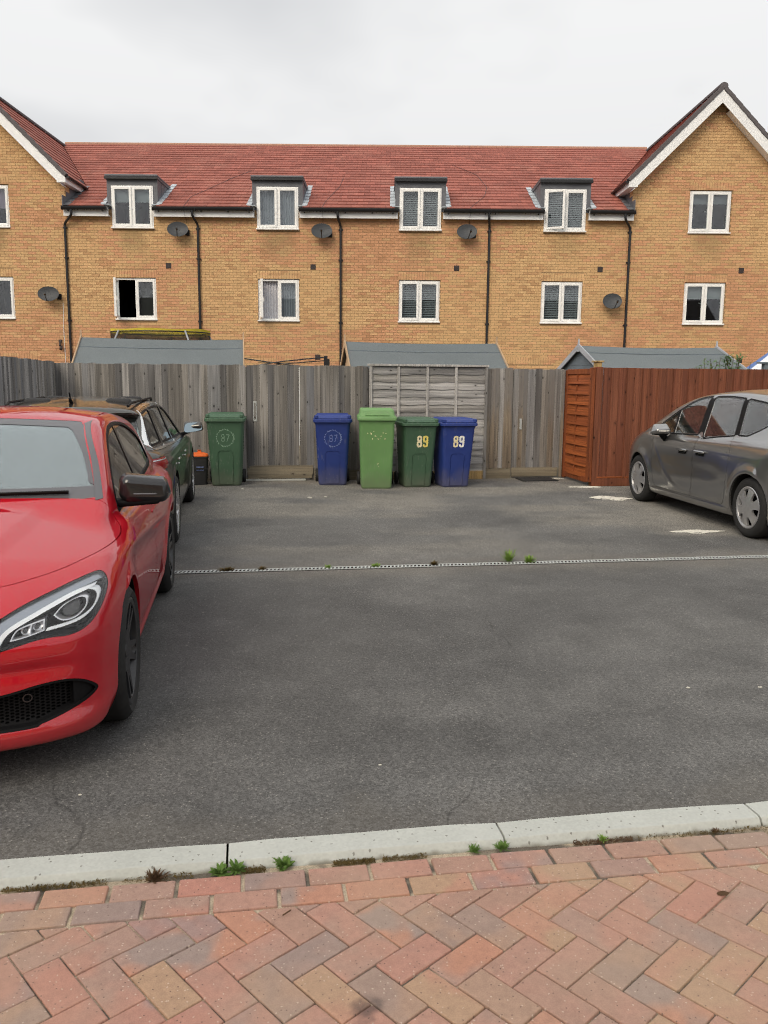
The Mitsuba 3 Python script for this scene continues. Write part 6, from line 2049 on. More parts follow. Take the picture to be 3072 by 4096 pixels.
    for sgn in (-1, 1):
        mir = (lambda t: t) if sgn > 0 else (lambda t: t.mirror([0, 1, 0]))
        F_ = lambda poly: mir(tool(poly.intersection(li) if poly is li else affinity.translate(affinity.scale(poly, 1.09, 1, origin=(.872, .6)), -.016, .004).intersection(li), 'u', -.1, 1.1))
        k = put_sheet('headlight', B, B.slab(F_(li), -.0015, -.006), 'm_lens', car, M)
        put_shaded('housing', B, B.slab(F_(li), -.070, -.084) + (B.slab(F_(ring_of(lamp0, .007)), -.003, -.075)), 'm_trim', k, M)
        band = spline_poly([(.535, .560), (.545, .580), (.575, .622), (.66, .672), (.76, .716), (.84, .738), (.90, .745), (.90, .80), (.84, .78), (.70, .748), (.56, .70), (.50, .64)], 5)
        put_shaded('led_blade', B, B.slab(F_(band), -.012, -.045), 'm_ledstrip', k, M)
        lip = spline_poly([(.553, .560), (.560, .575), (.590, .622), (.67, .665), (.765, .706), (.825, .722), (.825, .729), (.76, .718), (.66, .676), (.578, .632), (.548, .585)], 5)
        put_shaded('led_line', B, B.slab(F_(lip), -.008, -.03), 'm_drl', k, M)
        hook = spline_poly([(.816, .722), (.816, .722), (.840, .712), (.850, .688), (.838, .655), (.810, .632), (.765, .620), (.700, .612), (.700, .612), (.700, .616), (.700, .616), (.763, .6245), (.807, .637), (.833, .658), (.843, .688), (.834, .708), (.815, .717), (.815, .717)], 5)
        put_shaded('light_hook', B, B.slab(F_(hook), -.010, -.035), 'm_drl', k, M)
        # twin lower reflectors and the main projector
        pr = spline_poly([(.715, .655), (.715, .655), (.742, .684), (.785, .700), (.812, .690), (.812, .660), (.785, .636), (.745, .634)], 5)
        put_shaded('projector_bezel', B, B.slab(F_(ring_of(pr, .0038)), -.022, -.06), 'm_reflector', k, M)
        put_shaded('projector', B, B.slab(F_(sg.Point(.765, .667).buffer(.026)), -.035, -.065), 'm_trim_gloss', k, M)
        lb = spline_poly([(.590, .590), (.590, .590), (.612, .628), (.690, .650), (.690, .650), (.694, .612), (.694, .612), (.64, .598)], 5)
        put_shaded('lower_bezel', B, B.slab(F_(ring_of(lb, .004)), -.020, -.05), 'm_reflector', k, M)
        for c in ((.632, .617), (.667, .626)):
            put_shaded('lower_reflector', B, B.slab(F_(sg.Point(*c).buffer(.0165)), -.045, -.066), 'm_reflector', k, M)
            put_shaded('lower_bulb', B, B.slab(F_(sg.Point(*c).buffer(.008)), -.035, -.046), 'm_trim_gloss', k, M)
        put_shaded('lower_divider', B, B.slab(F_(sg.Polygon([(.648, .604), (.652, .604), (.653, .640), (.649, .640)])), -.02, -.066), 'm_reflector', k, M)
        # the big side intake with its mesh
        G_ = lambda poly: mir(tool(poly, 'u', -.1, .9))
        gk = put_shaded('bumper_grille', B, B.slab(G_(grille), -.070, -.084) + B.slab(G_(ring_of(grille, .010)), -.002, -.075), 'm_trim', car, M)
        cells = []
        for iy in range(48):
            for iz in range(20):
                cy, cz = .04 + iy * .0172, .250 + iz * .0125 + (.00625 if iy % 2 else 0)
                c = sg.Polygon([(cy + .0078 * math.cos(t), cz + .0052 * math.sin(t)) for t in np.linspace(0, 2 * math.pi, 7)[:-1]])
                if grille.buffer(-.012).contains(c) and cy < .745: cells.append(c)
        net = grille.buffer(-.008).intersection(sg.box(0, 0, .752, 1)).difference(shapely.union_all(cells))
        put_shaded('mesh_insert', B, B.slab(G_(net), -.040, -.048), 'm_trim_grey' if False else 'm_trim', gk, M)
        flap = spline_poly([(.750, .300), (.750, .300), (.750, .406), (.750, .406), (.785, .395), (.824, .352), (.806, .320)], 5)
        put_shaded('side_blade', B, B.slab(G_(flap), -.016, -.03), 'm_trim', gk, M)
        put_shaded('sensor', B, B.slab(G_(sg.Point(.595, .362).buffer(.017).difference(sg.Point(.595, .362).buffer(.013))), -.030, -.05), 'm_trim_gloss', gk, M)
        put_shaded('parking_sensor', B, B.slab(mir(tool(sg.Point(.845, .545).buffer(.010), 'u', 0, .9)), .001, -.004), 'm_paint_red', car, M)
    put_shaded('radiator_grille', B, B.slab(up_t, -.06, -.08), 'm_trim', car, M)
    0 and put_shaded('splitter', B, B.slab(both(tool(spline_poly([(0, .165), (0, .195), (.5, .198), (.74, .215), (.80, .235), (.82, .225), (.76, .19), (.6, .168)], 5), 'u', -.1, .7)), .010, -.02), 'm_paint_red', car, M)
    # wipers and cowl
    put_shaded('cowl', B, B.slab(tool(sg.Polygon([(-.70, .955), (.70, .955), (.70, .998), (-.70, .998)]), 'u', 1.0, 1.5), -.002, -.02), 'm_trim', car, M)
    wp = []
    for (y0, y1) in ((.62, .02), (.02, -.58)):
        n = 12
        for off, r, lift in ((0, .010, .012), (.0, .006, .022)):
            pts = []
            for t in np.linspace(0, 1, n):
                y = y0 + (y1 - y0) * t
                z = 1.004 + .010 * t
                lo, hi = .9, 2.0
                for _ in range(40):
                    m_ = (lo + hi) / 2
                    if rc_f(np.array([m_]), np.array([y]), np.array([z]))[0] > 0: lo = m_
                    else: hi = m_
                pts.append((hi - lift, y, z + lift * .5))
            wp.append(tube(pts, r, 6))
    put('wiper', cat_mesh(wp), 'm_trim', car, tw=M)
    # mirrors
    for sgn in (-1, 1):
        sp = [m3.Manifold.sphere(r, 24).translate([u, y * sgn, z]) for u, y, z, r in ((1.41, .845, .985, .052), (1.40, .845, 1.035, .045), (1.425, 1.00, .975, .042), (1.425, 1.00, 1.02, .038), (1.47, .83, .99, .05), (1.47, .83, 1.04, .045), (1.475, 1.01, .98, .04), (1.475, 1.00, 1.03, .035))]
        hull = m3.Manifold.batch_hull(sp)
        arm = m3.Manifold.batch_hull([m3.Manifold.sphere(r, 12).translate([u, y * sgn, z]) for u, y, z, r in ((1.40, .70, .925, .022), (1.47, .70, .925, .022), (1.41, .98, .945, .020), (1.47, .98, .945, .020))])
        me = hull.to_mesh(); v, f = np.array(me.vert_properties[:, :3]), np.array(me.tri_verts)
        k = put('door_mirror', (v, f), 'm_trim_gloss', car, tw=M, smooth=60, label='gloss black door mirror')
        me = arm.to_mesh()
        put('mirror_arm', (np.array(me.vert_properties[:, :3]), np.array(me.tri_verts)), 'm_trim', k, tw=M, smooth=60)
        put('indicator', tube([(1.362, .87 * sgn, .985), (1.378, .97 * sgn, .982), (1.41, 1.035 * sgn, .985)], .006, 6), 'm_trim_grey', k, tw=M)
        put('handle', cbox(2.02, 2.20, *sorted((sgn * .868, sgn * .898)), .775, .803, .01), 'm_paint_red', car, tw=M, smooth=30)
    # wheels
    for sgn in (-1, 1):
        add_wheel(car, M, RC_FW, sgn * .800, RC_WR, .205, .245, 'five_twin', 'm_alloy_black', sgn, spin=20)
        add_wheel(car, M, RC_RW, sgn * .800, RC_WR, .205, .245, 'five_twin', 'm_alloy_black', sgn, spin=50)
    wl = both(m3.Manifold.cylinder(.42, .375, .375, 40).rotate([-90, 0, 0]).translate([RC_FW, .50, .33]) - m3.Manifold.cylinder(.5, .346, .346, 48).rotate([-90, 0, 0]).translate([RC_FW, .52, .318])) + both(m3.Manifold.cylinder(.42, .375, .375, 40).rotate([-90, 0, 0]).translate([RC_RW, .50, .33]) - m3.Manifold.cylinder(.5, .350, .350, 48).rotate([-90, 0, 0]).translate([RC_RW, .52, .318]))
    wl = wl ^ B.iso(-.02)
    put_shaded('wheel_liner', B, wl, 'm_under', car, M)


build_red()

# ---------------------------------------------------------------- the dark estate car, tail towards the viewer
ES_L, ES_W = 4.85, 0.915
es_top = pch((-.1, .5), (0, .60), (.10, .70), (.4, .80), (.9, .895), (1.35, .965), (1.6, .97), (3.0, .975), (4.0, .99), (4.5, .985), (4.9, .95))
es_sec = pch((.10, .90), (.20, .95), (.30, .972), (.50, .990), (.66, .998), (.80, .985), (.88, .962), (.96, .915), (1.05, .85))
es_nose = pch((.1, .12), (.2, .03), (.35, 0), (.55, .0), (.65, .05), (.75, .14), (.9, .5))
es_plan = pch((0, 0), (.4, .04), (.65, .13), (.80, .25), (.88, .42), (.92, .65))
es_tail = pch((0, 0), (.45, .04), (.66, .10), (.78, .18), (.86, .32), (.915, .55))
es_rz = pch((.1, .14), (.25, .03), (.42, 0), (.60, .0), (.72, .05), (.80, .10), (.90, .13), (.97, .20), (1.05, .38), (1.4, .6))
es_roof = pch((1.1, .80), (1.35, .955), (1.7, 1.14), (2.05, 1.29), (2.35, 1.358), (2.8, 1.385), (3.3, 1.375), (3.9, 1.345), (4.25, 1.315), (5, 1.25))
ES_FW, ES_RW, ES_R = .91, 3.72, .335


def es_f(u, y, z):
    a = np.abs(y)
    zt = es_top(u) - .05 * (a / .85) ** 2.4
    w = ES_W * es_sec(z) * (1 - .02 * sstep(1.0, .2, u)) - .045 * sstep(3.9, 4.85, u)
    zc = .835
    w = w - .012 * sstep(zc - .004, zc - .03, z) * sstep(.30, .72, z) * sstep(.5, .8, u) * sstep(4.7, 4.3, u)
    w = w + .012 * np.exp(-((z - zc) / .02) ** 2) * sstep(.4, .7, u)
    w = w - .05 * sstep(.905, .99, z) * sstep(1.1, 1.5, u)
    for uc in (ES_FW, ES_RW):
        r = np.hypot(u - uc, z - .335)
        w = w + .012 * np.exp(-((r - .375) / .05) ** 2) * sstep(.15, .35, z)
    f = smax(a - w, z - zt, .08)
    f = smax(f, es_nose(z) + es_plan(a) - u, .06)
    f = smax(f, u - (ES_L - es_tail(a) - es_rz(z)), .05)
    f = smax(f, (.17 + .03 * sstep(.5, 1, u)) - z, .03)
    g = .800 - .40 * np.clip(z - .93, 0, 1) - .05 * sstep(3.0, 4.6, u)
    zr = es_roof(u + .10 * (a / .6) ** 2 * sstep(2.6, 1.6, u)) - .040 * (a / .58) ** 2.4
    gh = smax(a - g, z - zr, .07)
    # raked tailgate glass below a roof spoiler
    ub = 4.16 + .95 * np.clip(1.27 - z, -.1, .5) - .10 * (a / .6) ** 2
    ub = ub + .10 * sstep(1.235, 1.262, z) * sstep(.70, .60, a)
    gh = smax(gh, u - ub, .035)
    gh = smax(gh, .80 - z, .02)
    return smin(f, gh, .035)


def windows(B, M, car, panes, seal_w, mat, trim=None, inset=-.006):
    """Side panes on both flanks: outlines in (u, z)."""
    for sgn in (-1, 1):
        mir = (lambda t: t) if sgn > 0 else (lambda t: t.mirror([0, 1, 0]))
        for p in panes:
            k = put_sheet('side_window', B, B.slab(mir(tool(p, 'y', .3, 1.1)), inset, inset - .004), mat, car, M)
            put_shaded('seal', B, B.slab(mir(tool(p.buffer(.006).difference(p.buffer(-.012)), 'y', .3, 1.1)), .0015, -.012), 'm_trim', k, M)


def build_estate():
    car = thing('car', 'dark grey estate car parked nose to the fence behind the red coupe', 'car')
    B = Body(es_f, (-.06, -1.0, .12), (4.95, 1.0, 1.46), 0.021)
    M = YARD @ T().translate([-1.640, 11.97, 0]) @ T().rotate([0, 0, 1], -90 + 0.6)     # u -> -d, y -> +l
    def arch(uc, r): return both(m3.Manifold.cylinder(.5, r, r, 64).rotate([-90, 0, 0]).translate([uc, .56, .335]))
    cuts = arch(ES_FW, .372) + arch(ES_RW, .372)
    p1 = spline_poly([(1.62, .925), (1.62, .925), (1.78, 1.02), (2.15, 1.195), (2.42, 1.262), (2.60, 1.285), (2.60, 1.285), (2.66, .945), (2.66, .945)], 5)
    p2 = spline_poly([(2.74, .947), (2.74, .947), (2.69, 1.288), (2.69, 1.288), (3.1, 1.298), (3.50, 1.290), (3.50, 1.290), (3.58, .967), (3.58, .967)], 5)
    p3 = spline_poly([(3.65, .968), (3.65, .968), (3.57, 1.288), (3.57, 1.288), (3.95, 1.262), (4.02, 1.235), (4.20, 1.05), (4.24, .992), (4.20, .980)], 5)
    panes = [p1, p2, p3]
    allp = shapely.union_all([p.buffer(.03) for p in panes]).buffer(.03).buffer(-.035)
    pt = m3.Manifold.batch_boolean([both(tool(p, 'y', .3, 1.1)) for p in panes], m3.OpType.Add)
    ws = tool(spline_poly([(-.70, .995), (0, .985), (.70, .995), (.69, 1.02), (.56, 1.27), (.50, 1.305), (0, 1.32), (-.50, 1.305), (-.56, 1.27), (-.69, 1.02)], 5), 'u', .8, 2.4)
    rw_p = spline_poly([(-.64, .975), (0, .955), (.64, .975), (.655, 1.0), (.60, 1.20), (.57, 1.225), (0, 1.235), (-.57, 1.225), (-.60, 1.20), (-.655, 1.0)], 6)
    rw = tool(rw_p, 'u', 3.6, 5.0)
    cavt = tool(sg.box(1.3, .45, 4.45, 1.5), 'y', -1, 1) ^ tool(sg.box(-.72, .45, .72, 1.5), 'u', 0, 5)
    glass = pt + ws + rw
    shell = B.iso(0.0) - cuts - (B.iso(-.055) ^ cavt) - glass
    d1 = spline_poly([(1.50, .90), (1.50, .90), (1.45, .75), (1.44, .45), (1.46, .30), (1.50, .25), (1.50, .25), (2.62, .25), (2.62, .25), (2.66, .5), (2.675, .935), (2.675, .935)], 5)
    d2 = spline_poly([(2.69, .937), (2.69, .937), (2.675, .5), (2.635, .25), (2.635, .25), (3.22, .25), (3.22, .25), (3.30, .48), (3.45, .66), (3.60, .78), (3.62, .955), (3.62, .955)], 5)
    dt = both(tool(d1, 'y', .62, 1.1) + tool(d2, 'y', .62, 1.1))
    dt_in = [tool(d.buffer(-.0055), 'y', .62, 1.1) for d in (d1, d2)]
    d20 = B.iso(-.02)
    lampP = sg.Polygon([(.45, .865), (.56, .872), (.93, .905), (.93, .80), (.80, .775), (.62, .80), (.46, .825)]).buffer(-.008).buffer(.008)
    lamp_t = both(tool(lampP, 'u', 4.30, 5.0))
    main = shell - (dt - d20) - (lamp_t - B.iso(-.025))
    put_shaded('body', B, main, 'm_paint_dark', car, M)
    put_shaded('gap_liner', B, B.slab(dt, -.0205, -.0245) - cuts - glass, 'm_under', car, M)
    for sgn in (1, -1):
        for d in dt_in:
            t = d if sgn > 0 else d.mirror([0, 1, 0])
            k = put_shaded('door', B, ((B.iso(0.0) ^ t) - d20) - cuts - pt, 'm_paint_dark', car, M)
        for u in (2.40, 3.36):
            put('door_handle', cat_mesh([cbox(u - .11, u + .09, *sorted((sgn * .905, sgn * .928)), .775, .800, .008)]), 'm_chrome', car, tw=M, smooth=30)
            put('lock', moved(trimesh.creation.icosphere(1, .011), T().translate([u - .02, sgn * .905, .735])), 'm_chrome', car, tw=M)
    windows(B, M, car, panes, .01, 'm_privglass')
    for sgn in (-1, 1):
        mir = (lambda t: t) if sgn > 0 else (lambda t: t.mirror([0, 1, 0]))
        put_shaded('chrome_trim', B, B.slab(mir(tool(allp.buffer(.012).difference(allp), 'y', .3, 1.1)), .004, -.01), 'm_chrome', car, M)
        put_shaded('pillar_trim', B, B.slab(mir(tool(allp.difference(shapely.union_all([p.buffer(.004) for p in panes])), 'y', .3, 1.1)), .001, -.01), 'm_trim_gloss', car, M)
        k = put_shaded('tail_light', B, B.slab(mir(tool(lampP.buffer(-.003), 'u', 4.30, 5.0)), -.001, -.03), 'm_lampred', car, M)
        put_shaded('light_strip', B, B.slab(mir(tool(sg.Polygon([(.50, .853), (.92, .886), (.92, .878), (.50, .845)]), 'u', 4.30, 5.0)), .0015, -.01), 'm_reflector', k, M)
        sp = [m3.Manifold.sphere(r, 20).translate([u, y * sgn, z]) for u, y, z, r in ((1.60, .885, .965, .035), (1.62, 1.055, .985, .030), (1.60, .885, 1.035, .03), (1.63, 1.04, 1.05, .022), (1.54, .90, .97, .03), (1.55, 1.04, 1.0, .025), (1.655, .89, 1.0, .03), (1.67, 1.03, 1.015, .03))]
        me = m3.Manifold.batch_hull(sp).to_mesh()
        k = put('door_mirror', (np.array(me.vert_properties[:, :3]), np.array(me.tri_verts)), 'm_paint_dark', car, tw=M, smooth=60)
        me = m3.Manifold.batch_hull([m3.Manifold.sphere(r, 10).translate([u, y * sgn, z]) for u, y, z, r in ((1.58, .80, .905, .022), (1.64, .80, .905, .022), (1.60, .93, .955, .02))]).to_mesh()
        put('mirror_arm', (np.array(me.vert_properties[:, :3]), np.array(me.tri_verts)), 'm_trim', k, tw=M, smooth=60)
        gl = spline_poly([(.885, .945), (1.05, .968), (1.068, 1.01), (1.035, 1.055), (.90, 1.05), (.868, 1.0)], 6)
        v, f = prism(gl, 0, .006)
        put('mirror_glass', (np.c_[1.692 + v[:, 2] + .30 * (1.05 - v[:, 1]) - .25 * (v[:, 0] - .87), v[:, 0] * sgn, v[:, 1]], f if sgn > 0 else f[:, ::-1]), 'm_mirrorglass', k, tw=M)
        put('roof_rail', tube([(2.25, sgn * .545, 1.335), (2.4, sgn * .56, 1.365), (3.9, sgn * .535, 1.352), (4.05, sgn * .52, 1.325)], .012, 6), 'm_trim', car, tw=M)
    put_sheet('windscreen', B, B.slab(ws, -.004, -.008), 'm_carglass', car, M)
    k = put_sheet('rear_window', B, B.slab(rw, -.004, -.009), 'm_carglass', car, M)
    put_shaded('frit_band', B, B.slab(tool(rw_p.buffer(.003).difference(rw_p.buffer(-.035)), 'u', 3.6, 5.0), -.0095, -.013), 'm_trim', k, M)
    put_shaded('brake_light', B, B.slab(tool(sg.box(-.18, 1.268, .18, 1.284), 'u', 4.0, 5.0), .002, -.01), 'm_lampred', car, M)
    put_shaded('rear_bumper', B, B.slab(tool(sg.box(-.95, .15, .95, .34), 'u', 4.1, 5.0), .006, -.02) - cuts, 'm_trim', car, M)
    put_shaded('tailgate_trim', B, B.slab(tool(sg.box(-.45, .835, .45, .85), 'u', 4.3, 5.0), .006, -.01), 'm_chrome', car, M)
    put_shaded('cabin_lining', B, ((B.iso(-.056) - B.iso(-.064)) ^ cavt) - glass, 'm_cabin', car, M)
    put('parcel_shelf', cat_mesh([cbox(3.55, 4.40, -.62, .62, .90, .93, .01), cbox(1.5, 4.4, -.66, .66, .42, .46, .01), cbox(1.45, 1.8, -.66, .66, .82, .94, .03)]), 'm_cabin', car, tw=M)
    for y in (-.37, .37):
        put('front_seat', seat(1.95, y, .48), 'm_seat', car, tw=M, smooth=40)
        put('rear_seat', seat(2.85, y, .48), 'm_seat', car, tw=M, smooth=40)
    me = m3.Manifold.batch_hull([m3.Manifold.sphere(.05, 12).translate(p) for p in ((3.95, .25, 1.14), (3.95, .52, 1.13), (4.0, .30, 1.08), (4.0, .50, 1.07))]).to_mesh()
    put('blue_bag', (np.array(me.vert_properties[:, :3]), np.array(me.tri_verts)), 'm_bluecloth', car, tw=M, smooth=50, label='bright blue bundle behind the rear window')
    an = m3.Manifold.batch_hull([m3.Manifold.sphere(.02, 10).scale([2.0, 1, .5]).translate([3.88, 0, 1.355]), m3.Manifold.sphere(.012, 10).translate([3.93, 0, 1.385])]).to_mesh()
    put('roof_aerial', cat_mesh([(np.array(an.vert_properties[:, :3]), np.array(an.tri_verts)), tube([(3.91, 0, 1.385), (3.95, 0, 1.44)], .007, 6)]), 'm_trim', car, tw=M, smooth=40)
    for sgn in (-1, 1):
        add_wheel(car, M, ES_FW, sgn * .800, ES_R, .225, .248, 'ten', 'm_alloy', sgn, spin=5)
        add_wheel(car, M, ES_RW, sgn * .800, ES_R, .225, .248, 'ten', 'm_alloy', sgn, spin=12)
    wl = both(m3.Manifold.cylinder(.42, .40, .40, 40).rotate([-90, 0, 0]).translate([ES_FW, .50, .34]) - m3.Manifold.cylinder(.5, .366, .366, 48).rotate([-90, 0, 0]).translate([ES_FW, .52, .335])) + both(m3.Manifold.cylinder(.42, .40, .40, 40).rotate([-90, 0, 0]).translate([ES_RW, .50, .34]) - m3.Manifold.cylinder(.5, .366, .366, 48).rotate([-90, 0, 0]).translate([ES_RW, .52, .335]))
    put_shaded('wheel_liner', B, wl ^ B.iso(-.02), 'm_under', car, M)


# ---------------------------------------------------------------- the grey people carrier at the right
MV_L, MV_W = 4.29, 0.905
mv_top = pch((-.1, .6), (0, .68), (.10, .78), (.3, .872), (.6, .945), (.9, 1.0), (1.1, 1.03), (1.3, 1.03), (2.0, 1.03), (3.0, 1.06), (3.6, 1.085), (4.3, 1.08))
mv_sec = pch((.10, .88), (.18, .935), (.26, .958), (.40, .978), (.55, .992), (.70, .998), (.80, .994), (.90, .975), (.98, .945), (1.08, .905), (1.15, .86))
mv_nose = pch((.1, .10), (.2, .03), (.3, 0), (.5, 0), (.6, .01), (.70, .05), (.80, .14), (.9, .30), (1.0, .6))
mv_plan = pch((0, 0), (.3, .03), (.55, .12), (.70, .23), (.80, .36), (.86, .52), (.90, .75))
mv_tail = pch((0, 0), (.5, .05), (.7, .12), (.82, .24), (.88, .40), (.905, .58))
mv_roof = pch((.75, .80), (1.05, .985), (1.4, 1.205), (1.75, 1.39), (2.0, 1.468), (2.3, 1.505), (2.7, 1.520), (3.2, 1.505), (3.7, 1.465), (4.1, 1.40), (4.4, 1.3))
MV_FW, MV_RW, MV_R = .86, 3.53, .316


def mv_f(u, y, z):
    a = np.abs(y)
    zt = mv_top(u) - .06 * (a / .85) ** 2.2
    w = MV_W * mv_sec(z) * (1 - .03 * sstep(1.0, .2, u)) - .03 * sstep(3.7, 4.3, u)
    # waist highlight and the sickle-shaped hollow of the front door
    w = w - .010 * np.exp(-((z - .60) / .13) ** 2) * sstep(1.2, 1.5, u) * sstep(3.1, 2.7, u)
    zc = .30 + .55 * np.clip((2.1 - u) / .8, 0, 1) ** 2.2
    w = w + .006 * np.exp(-((z - zc) / .040) ** 2) * sstep(1.28, 1.36, u) * sstep(2.9, 2.2, u)
    w = w + .010 * sstep(.27, .23, z) * sstep(1.15, 1.3, u) * sstep(3.2, 3.0, u)
    for uc in (MV_FW, MV_RW):
        r = np.hypot(u - uc, z - .315)
        w = w + .020 * np.exp(-((r - .365) / .055) ** 2) * sstep(.12, .35, z)
    zs = .92 + .03 * (u - 1.3) - .022 * sstep(2.34, 2.42, u) + .01
    w = w - .028 * sstep(zs + .005, zs + .045, z) * sstep(1.0, 1.3, u)
    f = smax(a - w, z - zt, .09)
    f = smax(f, mv_nose(z) + mv_plan(a) - u, .07)
    f = smax(f, u - (MV_L - mv_tail(a) - .12 * np.clip(z - .75, 0, 1)), .07)
    f = smax(f, .165 - z + .02 * sstep(.5, 1, u) * 0, .03)
    g = .845 - .44 * np.clip(z - .97, 0, 1) - .03 * sstep(3.2, 4.2, u)
    zr = mv_roof(u + .16 * (a / .6) ** 2 * sstep(2.6, 1.5, u)) - .055 * (a / .60) ** 2.4
    gh = smax(a - g, z - zr, .10)
    gh = smax(gh, u - (4.12 - .25 * np.clip(z - 1.05, 0, 1) - .12 * (a / .6) ** 2), .06)
    gh = smax(gh, .85 - z, .02)
    return smin(f, gh, .03)


def build_mpv():
    car = thing('car', 'grey people carrier with silver hubcaps at the right, facing the brown fence', 'car')
    B = Body(mv_f, (-.06, -1.0, .12), (4.4, 1.0, 1.58), 0.019)
    M = YARD @ T().translate([6.062, 11.335, 0]) @ T().rotate([0, 0, 1], -90 - 1.9)
    def arch(uc, r): return both(m3.Manifold.cylinder(.5, r, r, 64).rotate([-90, 0, 0]).translate([uc, .56, .318]))
    cuts = arch(MV_FW, .345) + arch(MV_RW, .345)
    p0 = spline_poly([(1.26, .985), (1.26, .985), (1.30, 1.03), (1.62, 1.225), (1.62, 1.225), (1.72, .972), (1.72, .972)], 4)
    p1 = spline_poly([(1.755, .972), (1.755, .972), (1.665, 1.245), (1.665, 1.245), (1.86, 1.345), (2.02, 1.392), (2.205, 1.410), (2.205, 1.410), (2.315, .998), (2.315, .998)], 5)
    p2 = spline_poly([(2.455, .985), (2.455, .985), (2.325, 1.412), (2.325, 1.412), (2.6, 1.418), (2.93, 1.405), (2.93, 1.405), (3.07, 1.032), (3.07, 1.032), (2.75, .998), (2.55, .972), (2.48, .972)], 5)
    p3 = spline_poly([(3.165, 1.042), (3.165, 1.042), (3.03, 1.398), (3.03, 1.398), (3.40, 1.362), (3.72, 1.302), (3.76, 1.270), (3.52, 1.130), (3.36, 1.062), (3.30, 1.045)], 5)
    panes = [p0, p1, p2, p3]
    allp = shapely.union_all([p.buffer(.075) for p in panes]).buffer(-.055)
    pt = m3.Manifold.batch_boolean([both(tool(p, 'y', .3, 1.1)) for p in panes], m3.OpType.Add)
    ws = tool(spline_poly([(-.70, 1.06), (0, 1.04), (.70, 1.06), (.60, 1.33), (.54, 1.385), (0, 1.43), (-.54, 1.385), (-.60, 1.33)], 6), 'u', .7, 2.4)
    rw = tool(spline_poly([(-.62, 1.06), (0, 1.05), (.62, 1.06), (.54, 1.36), (0, 1.38), (-.54, 1.36)], 6), 'u', 3.6, 5.0)
    cavt = tool(sg.box(1.1, .48, 4.0, 1.6), 'y', -1, 1) ^ tool(sg.box(-.74, .48, .74, 1.6), 'u', 0, 5)
    glass = pt + ws + rw
    shell = B.iso(0.0) - cuts - (B.iso(-.055) ^ cavt) - glass
    d1 = spline_poly([(1.245, .95), (1.245, .95), (1.27, .80), (1.285, .50), (1.30, .32), (1.36, .262), (1.36, .262), (2.29, .262), (2.29, .262), (2.315, .45), (2.335, .72), (2.365, .975), (2.365, .975)], 5)
    d2 = spline_poly([(2.378, .962), (2.378, .962), (2.348, .72), (2.328, .45), (2.303, .262), (2.303, .262), (2.98, .262), (2.98, .262), (3.04, .32), (3.08, .50), (3.13, .80), (3.08, 1.02), (3.08, 1.02), (2.7, .985), (2.5, .95)], 5)
    dt = both(tool(d1, 'y', .62, 1.1) + tool(d2, 'y', .62, 1.1))
    dt_in = [tool(d.buffer(-.0055), 'y', .62, 1.1) for d in (d1, d2)]
    d20 = B.iso(-.02)
    bump = both(tool(sg.LineString([(3.845, .44), (3.70, .56), (3.60, .60)]).buffer(.003), 'y', .62, 1.1)) + both(tool(sg.LineString([(.62, .70), (.50, .62), (.42, .56), (.3, .55)]).buffer(.003), 'y', .4, 1.1))
    sill = both(tool(sg.LineString([(1.22, .245), (3.16, .245)]).buffer(.0025), 'y', .62, 1.1))
    lampP = spline_poly([(.40, .70), (.46, .80), (.66, .865), (.80, .885), (.81, .86), (.80, .80), (.70, .72), (.55, .68)], 5)
    lamp_t = both(tool(lampP, 'u', 0, 1.0))
    main = shell - (dt - d20) - (bump - B.iso(-.012)) - (sill - B.iso(-.008)) - (lamp_t - B.iso(-.04))
    put_shaded('body', B, main, 'm_paint_grey', car, M)
    put_shaded('gap_liner', B, B.slab(dt, -.0205, -.0245) - cuts - glass, 'm_under', car, M)
    for sgn in (-1, 1):
        mir = (lambda t: t) if sgn > 0 else (lambda t: t.mirror([0, 1, 0]))
        for d in dt_in:
            put_shaded('door', B, ((B.iso(0.0) ^ mir(d)) - d20) - cuts - pt, 'm_paint_grey', car, M)
        for (u0, u1, z) in ((1.99, 2.22, .792), (2.41, 2.64, .800)):
            put('door_handle', cat_mesh([cbox(u0, u1, *sorted((sgn * .905, sgn * .938)), z - .013, z + .016, .011)]), 'm_paint_grey', car, tw=M, smooth=40)
            put('handle_recess', cat_mesh([cbox(u0 + .02, u1 - .04, *sorted((sgn * .885, sgn * .9135)), z - .045, z - .012, .004)]), 'm_under', car, tw=M)
        put_shaded('window_trim', B, B.slab(mir(tool(allp.difference(shapely.union_all([p.buffer(.003) for p in panes])), 'y', .3, 1.1)), .0015, -.012), 'm_trim', car, M)
        k = put_sheet('headlight', B, B.slab(mir(tool(lampP, 'u', 0, 1.0)), -.001, -.005), 'm_lens', car, M)
        put_shaded('lamp_back', B, B.slab(mir(tool(lampP, 'u', 0, 1.0)), -.025, -.04), 'm_reflector', k, M)
        sp = [m3.Manifold.sphere(r, 20).translate([u, y * sgn, z]) for u, y, z, r in ((1.63, .905, .965, .04), (1.66, 1.075, .975, .035), (1.64, .915, 1.045, .03), (1.67, 1.06, 1.045, .028), (1.57, .92, .975, .035), (1.60, 1.05, .99, .03), (1.71, .92, .99, .04), (1.73, 1.05, .995, .035))]
        hull = m3.Manifold.batch_hull(sp)
        up, dn = hull.split_by_plane([0, 0, 1], .955)
        me = up.to_mesh(); k = put('door_mirror', (np.array(me.vert_properties[:, :3]), np.array(me.tri_verts)), 'm_paint_grey', car, tw=M, smooth=60)
        me = (dn + m3.Manifold.batch_hull([m3.Manifold.sphere(r, 12).translate([u, y * sgn, z]) for u, y, z, r in ((1.50, .84, .89, .02), (1.58, .84, .885, .025), (1.62, .95, .935, .03), (1.56, .85, .84, .02))])).to_mesh()
        put('mirror_base', (np.array(me.vert_properties[:, :3]), np.array(me.tri_verts)), 'm_trim', k, tw=M, smooth=50)
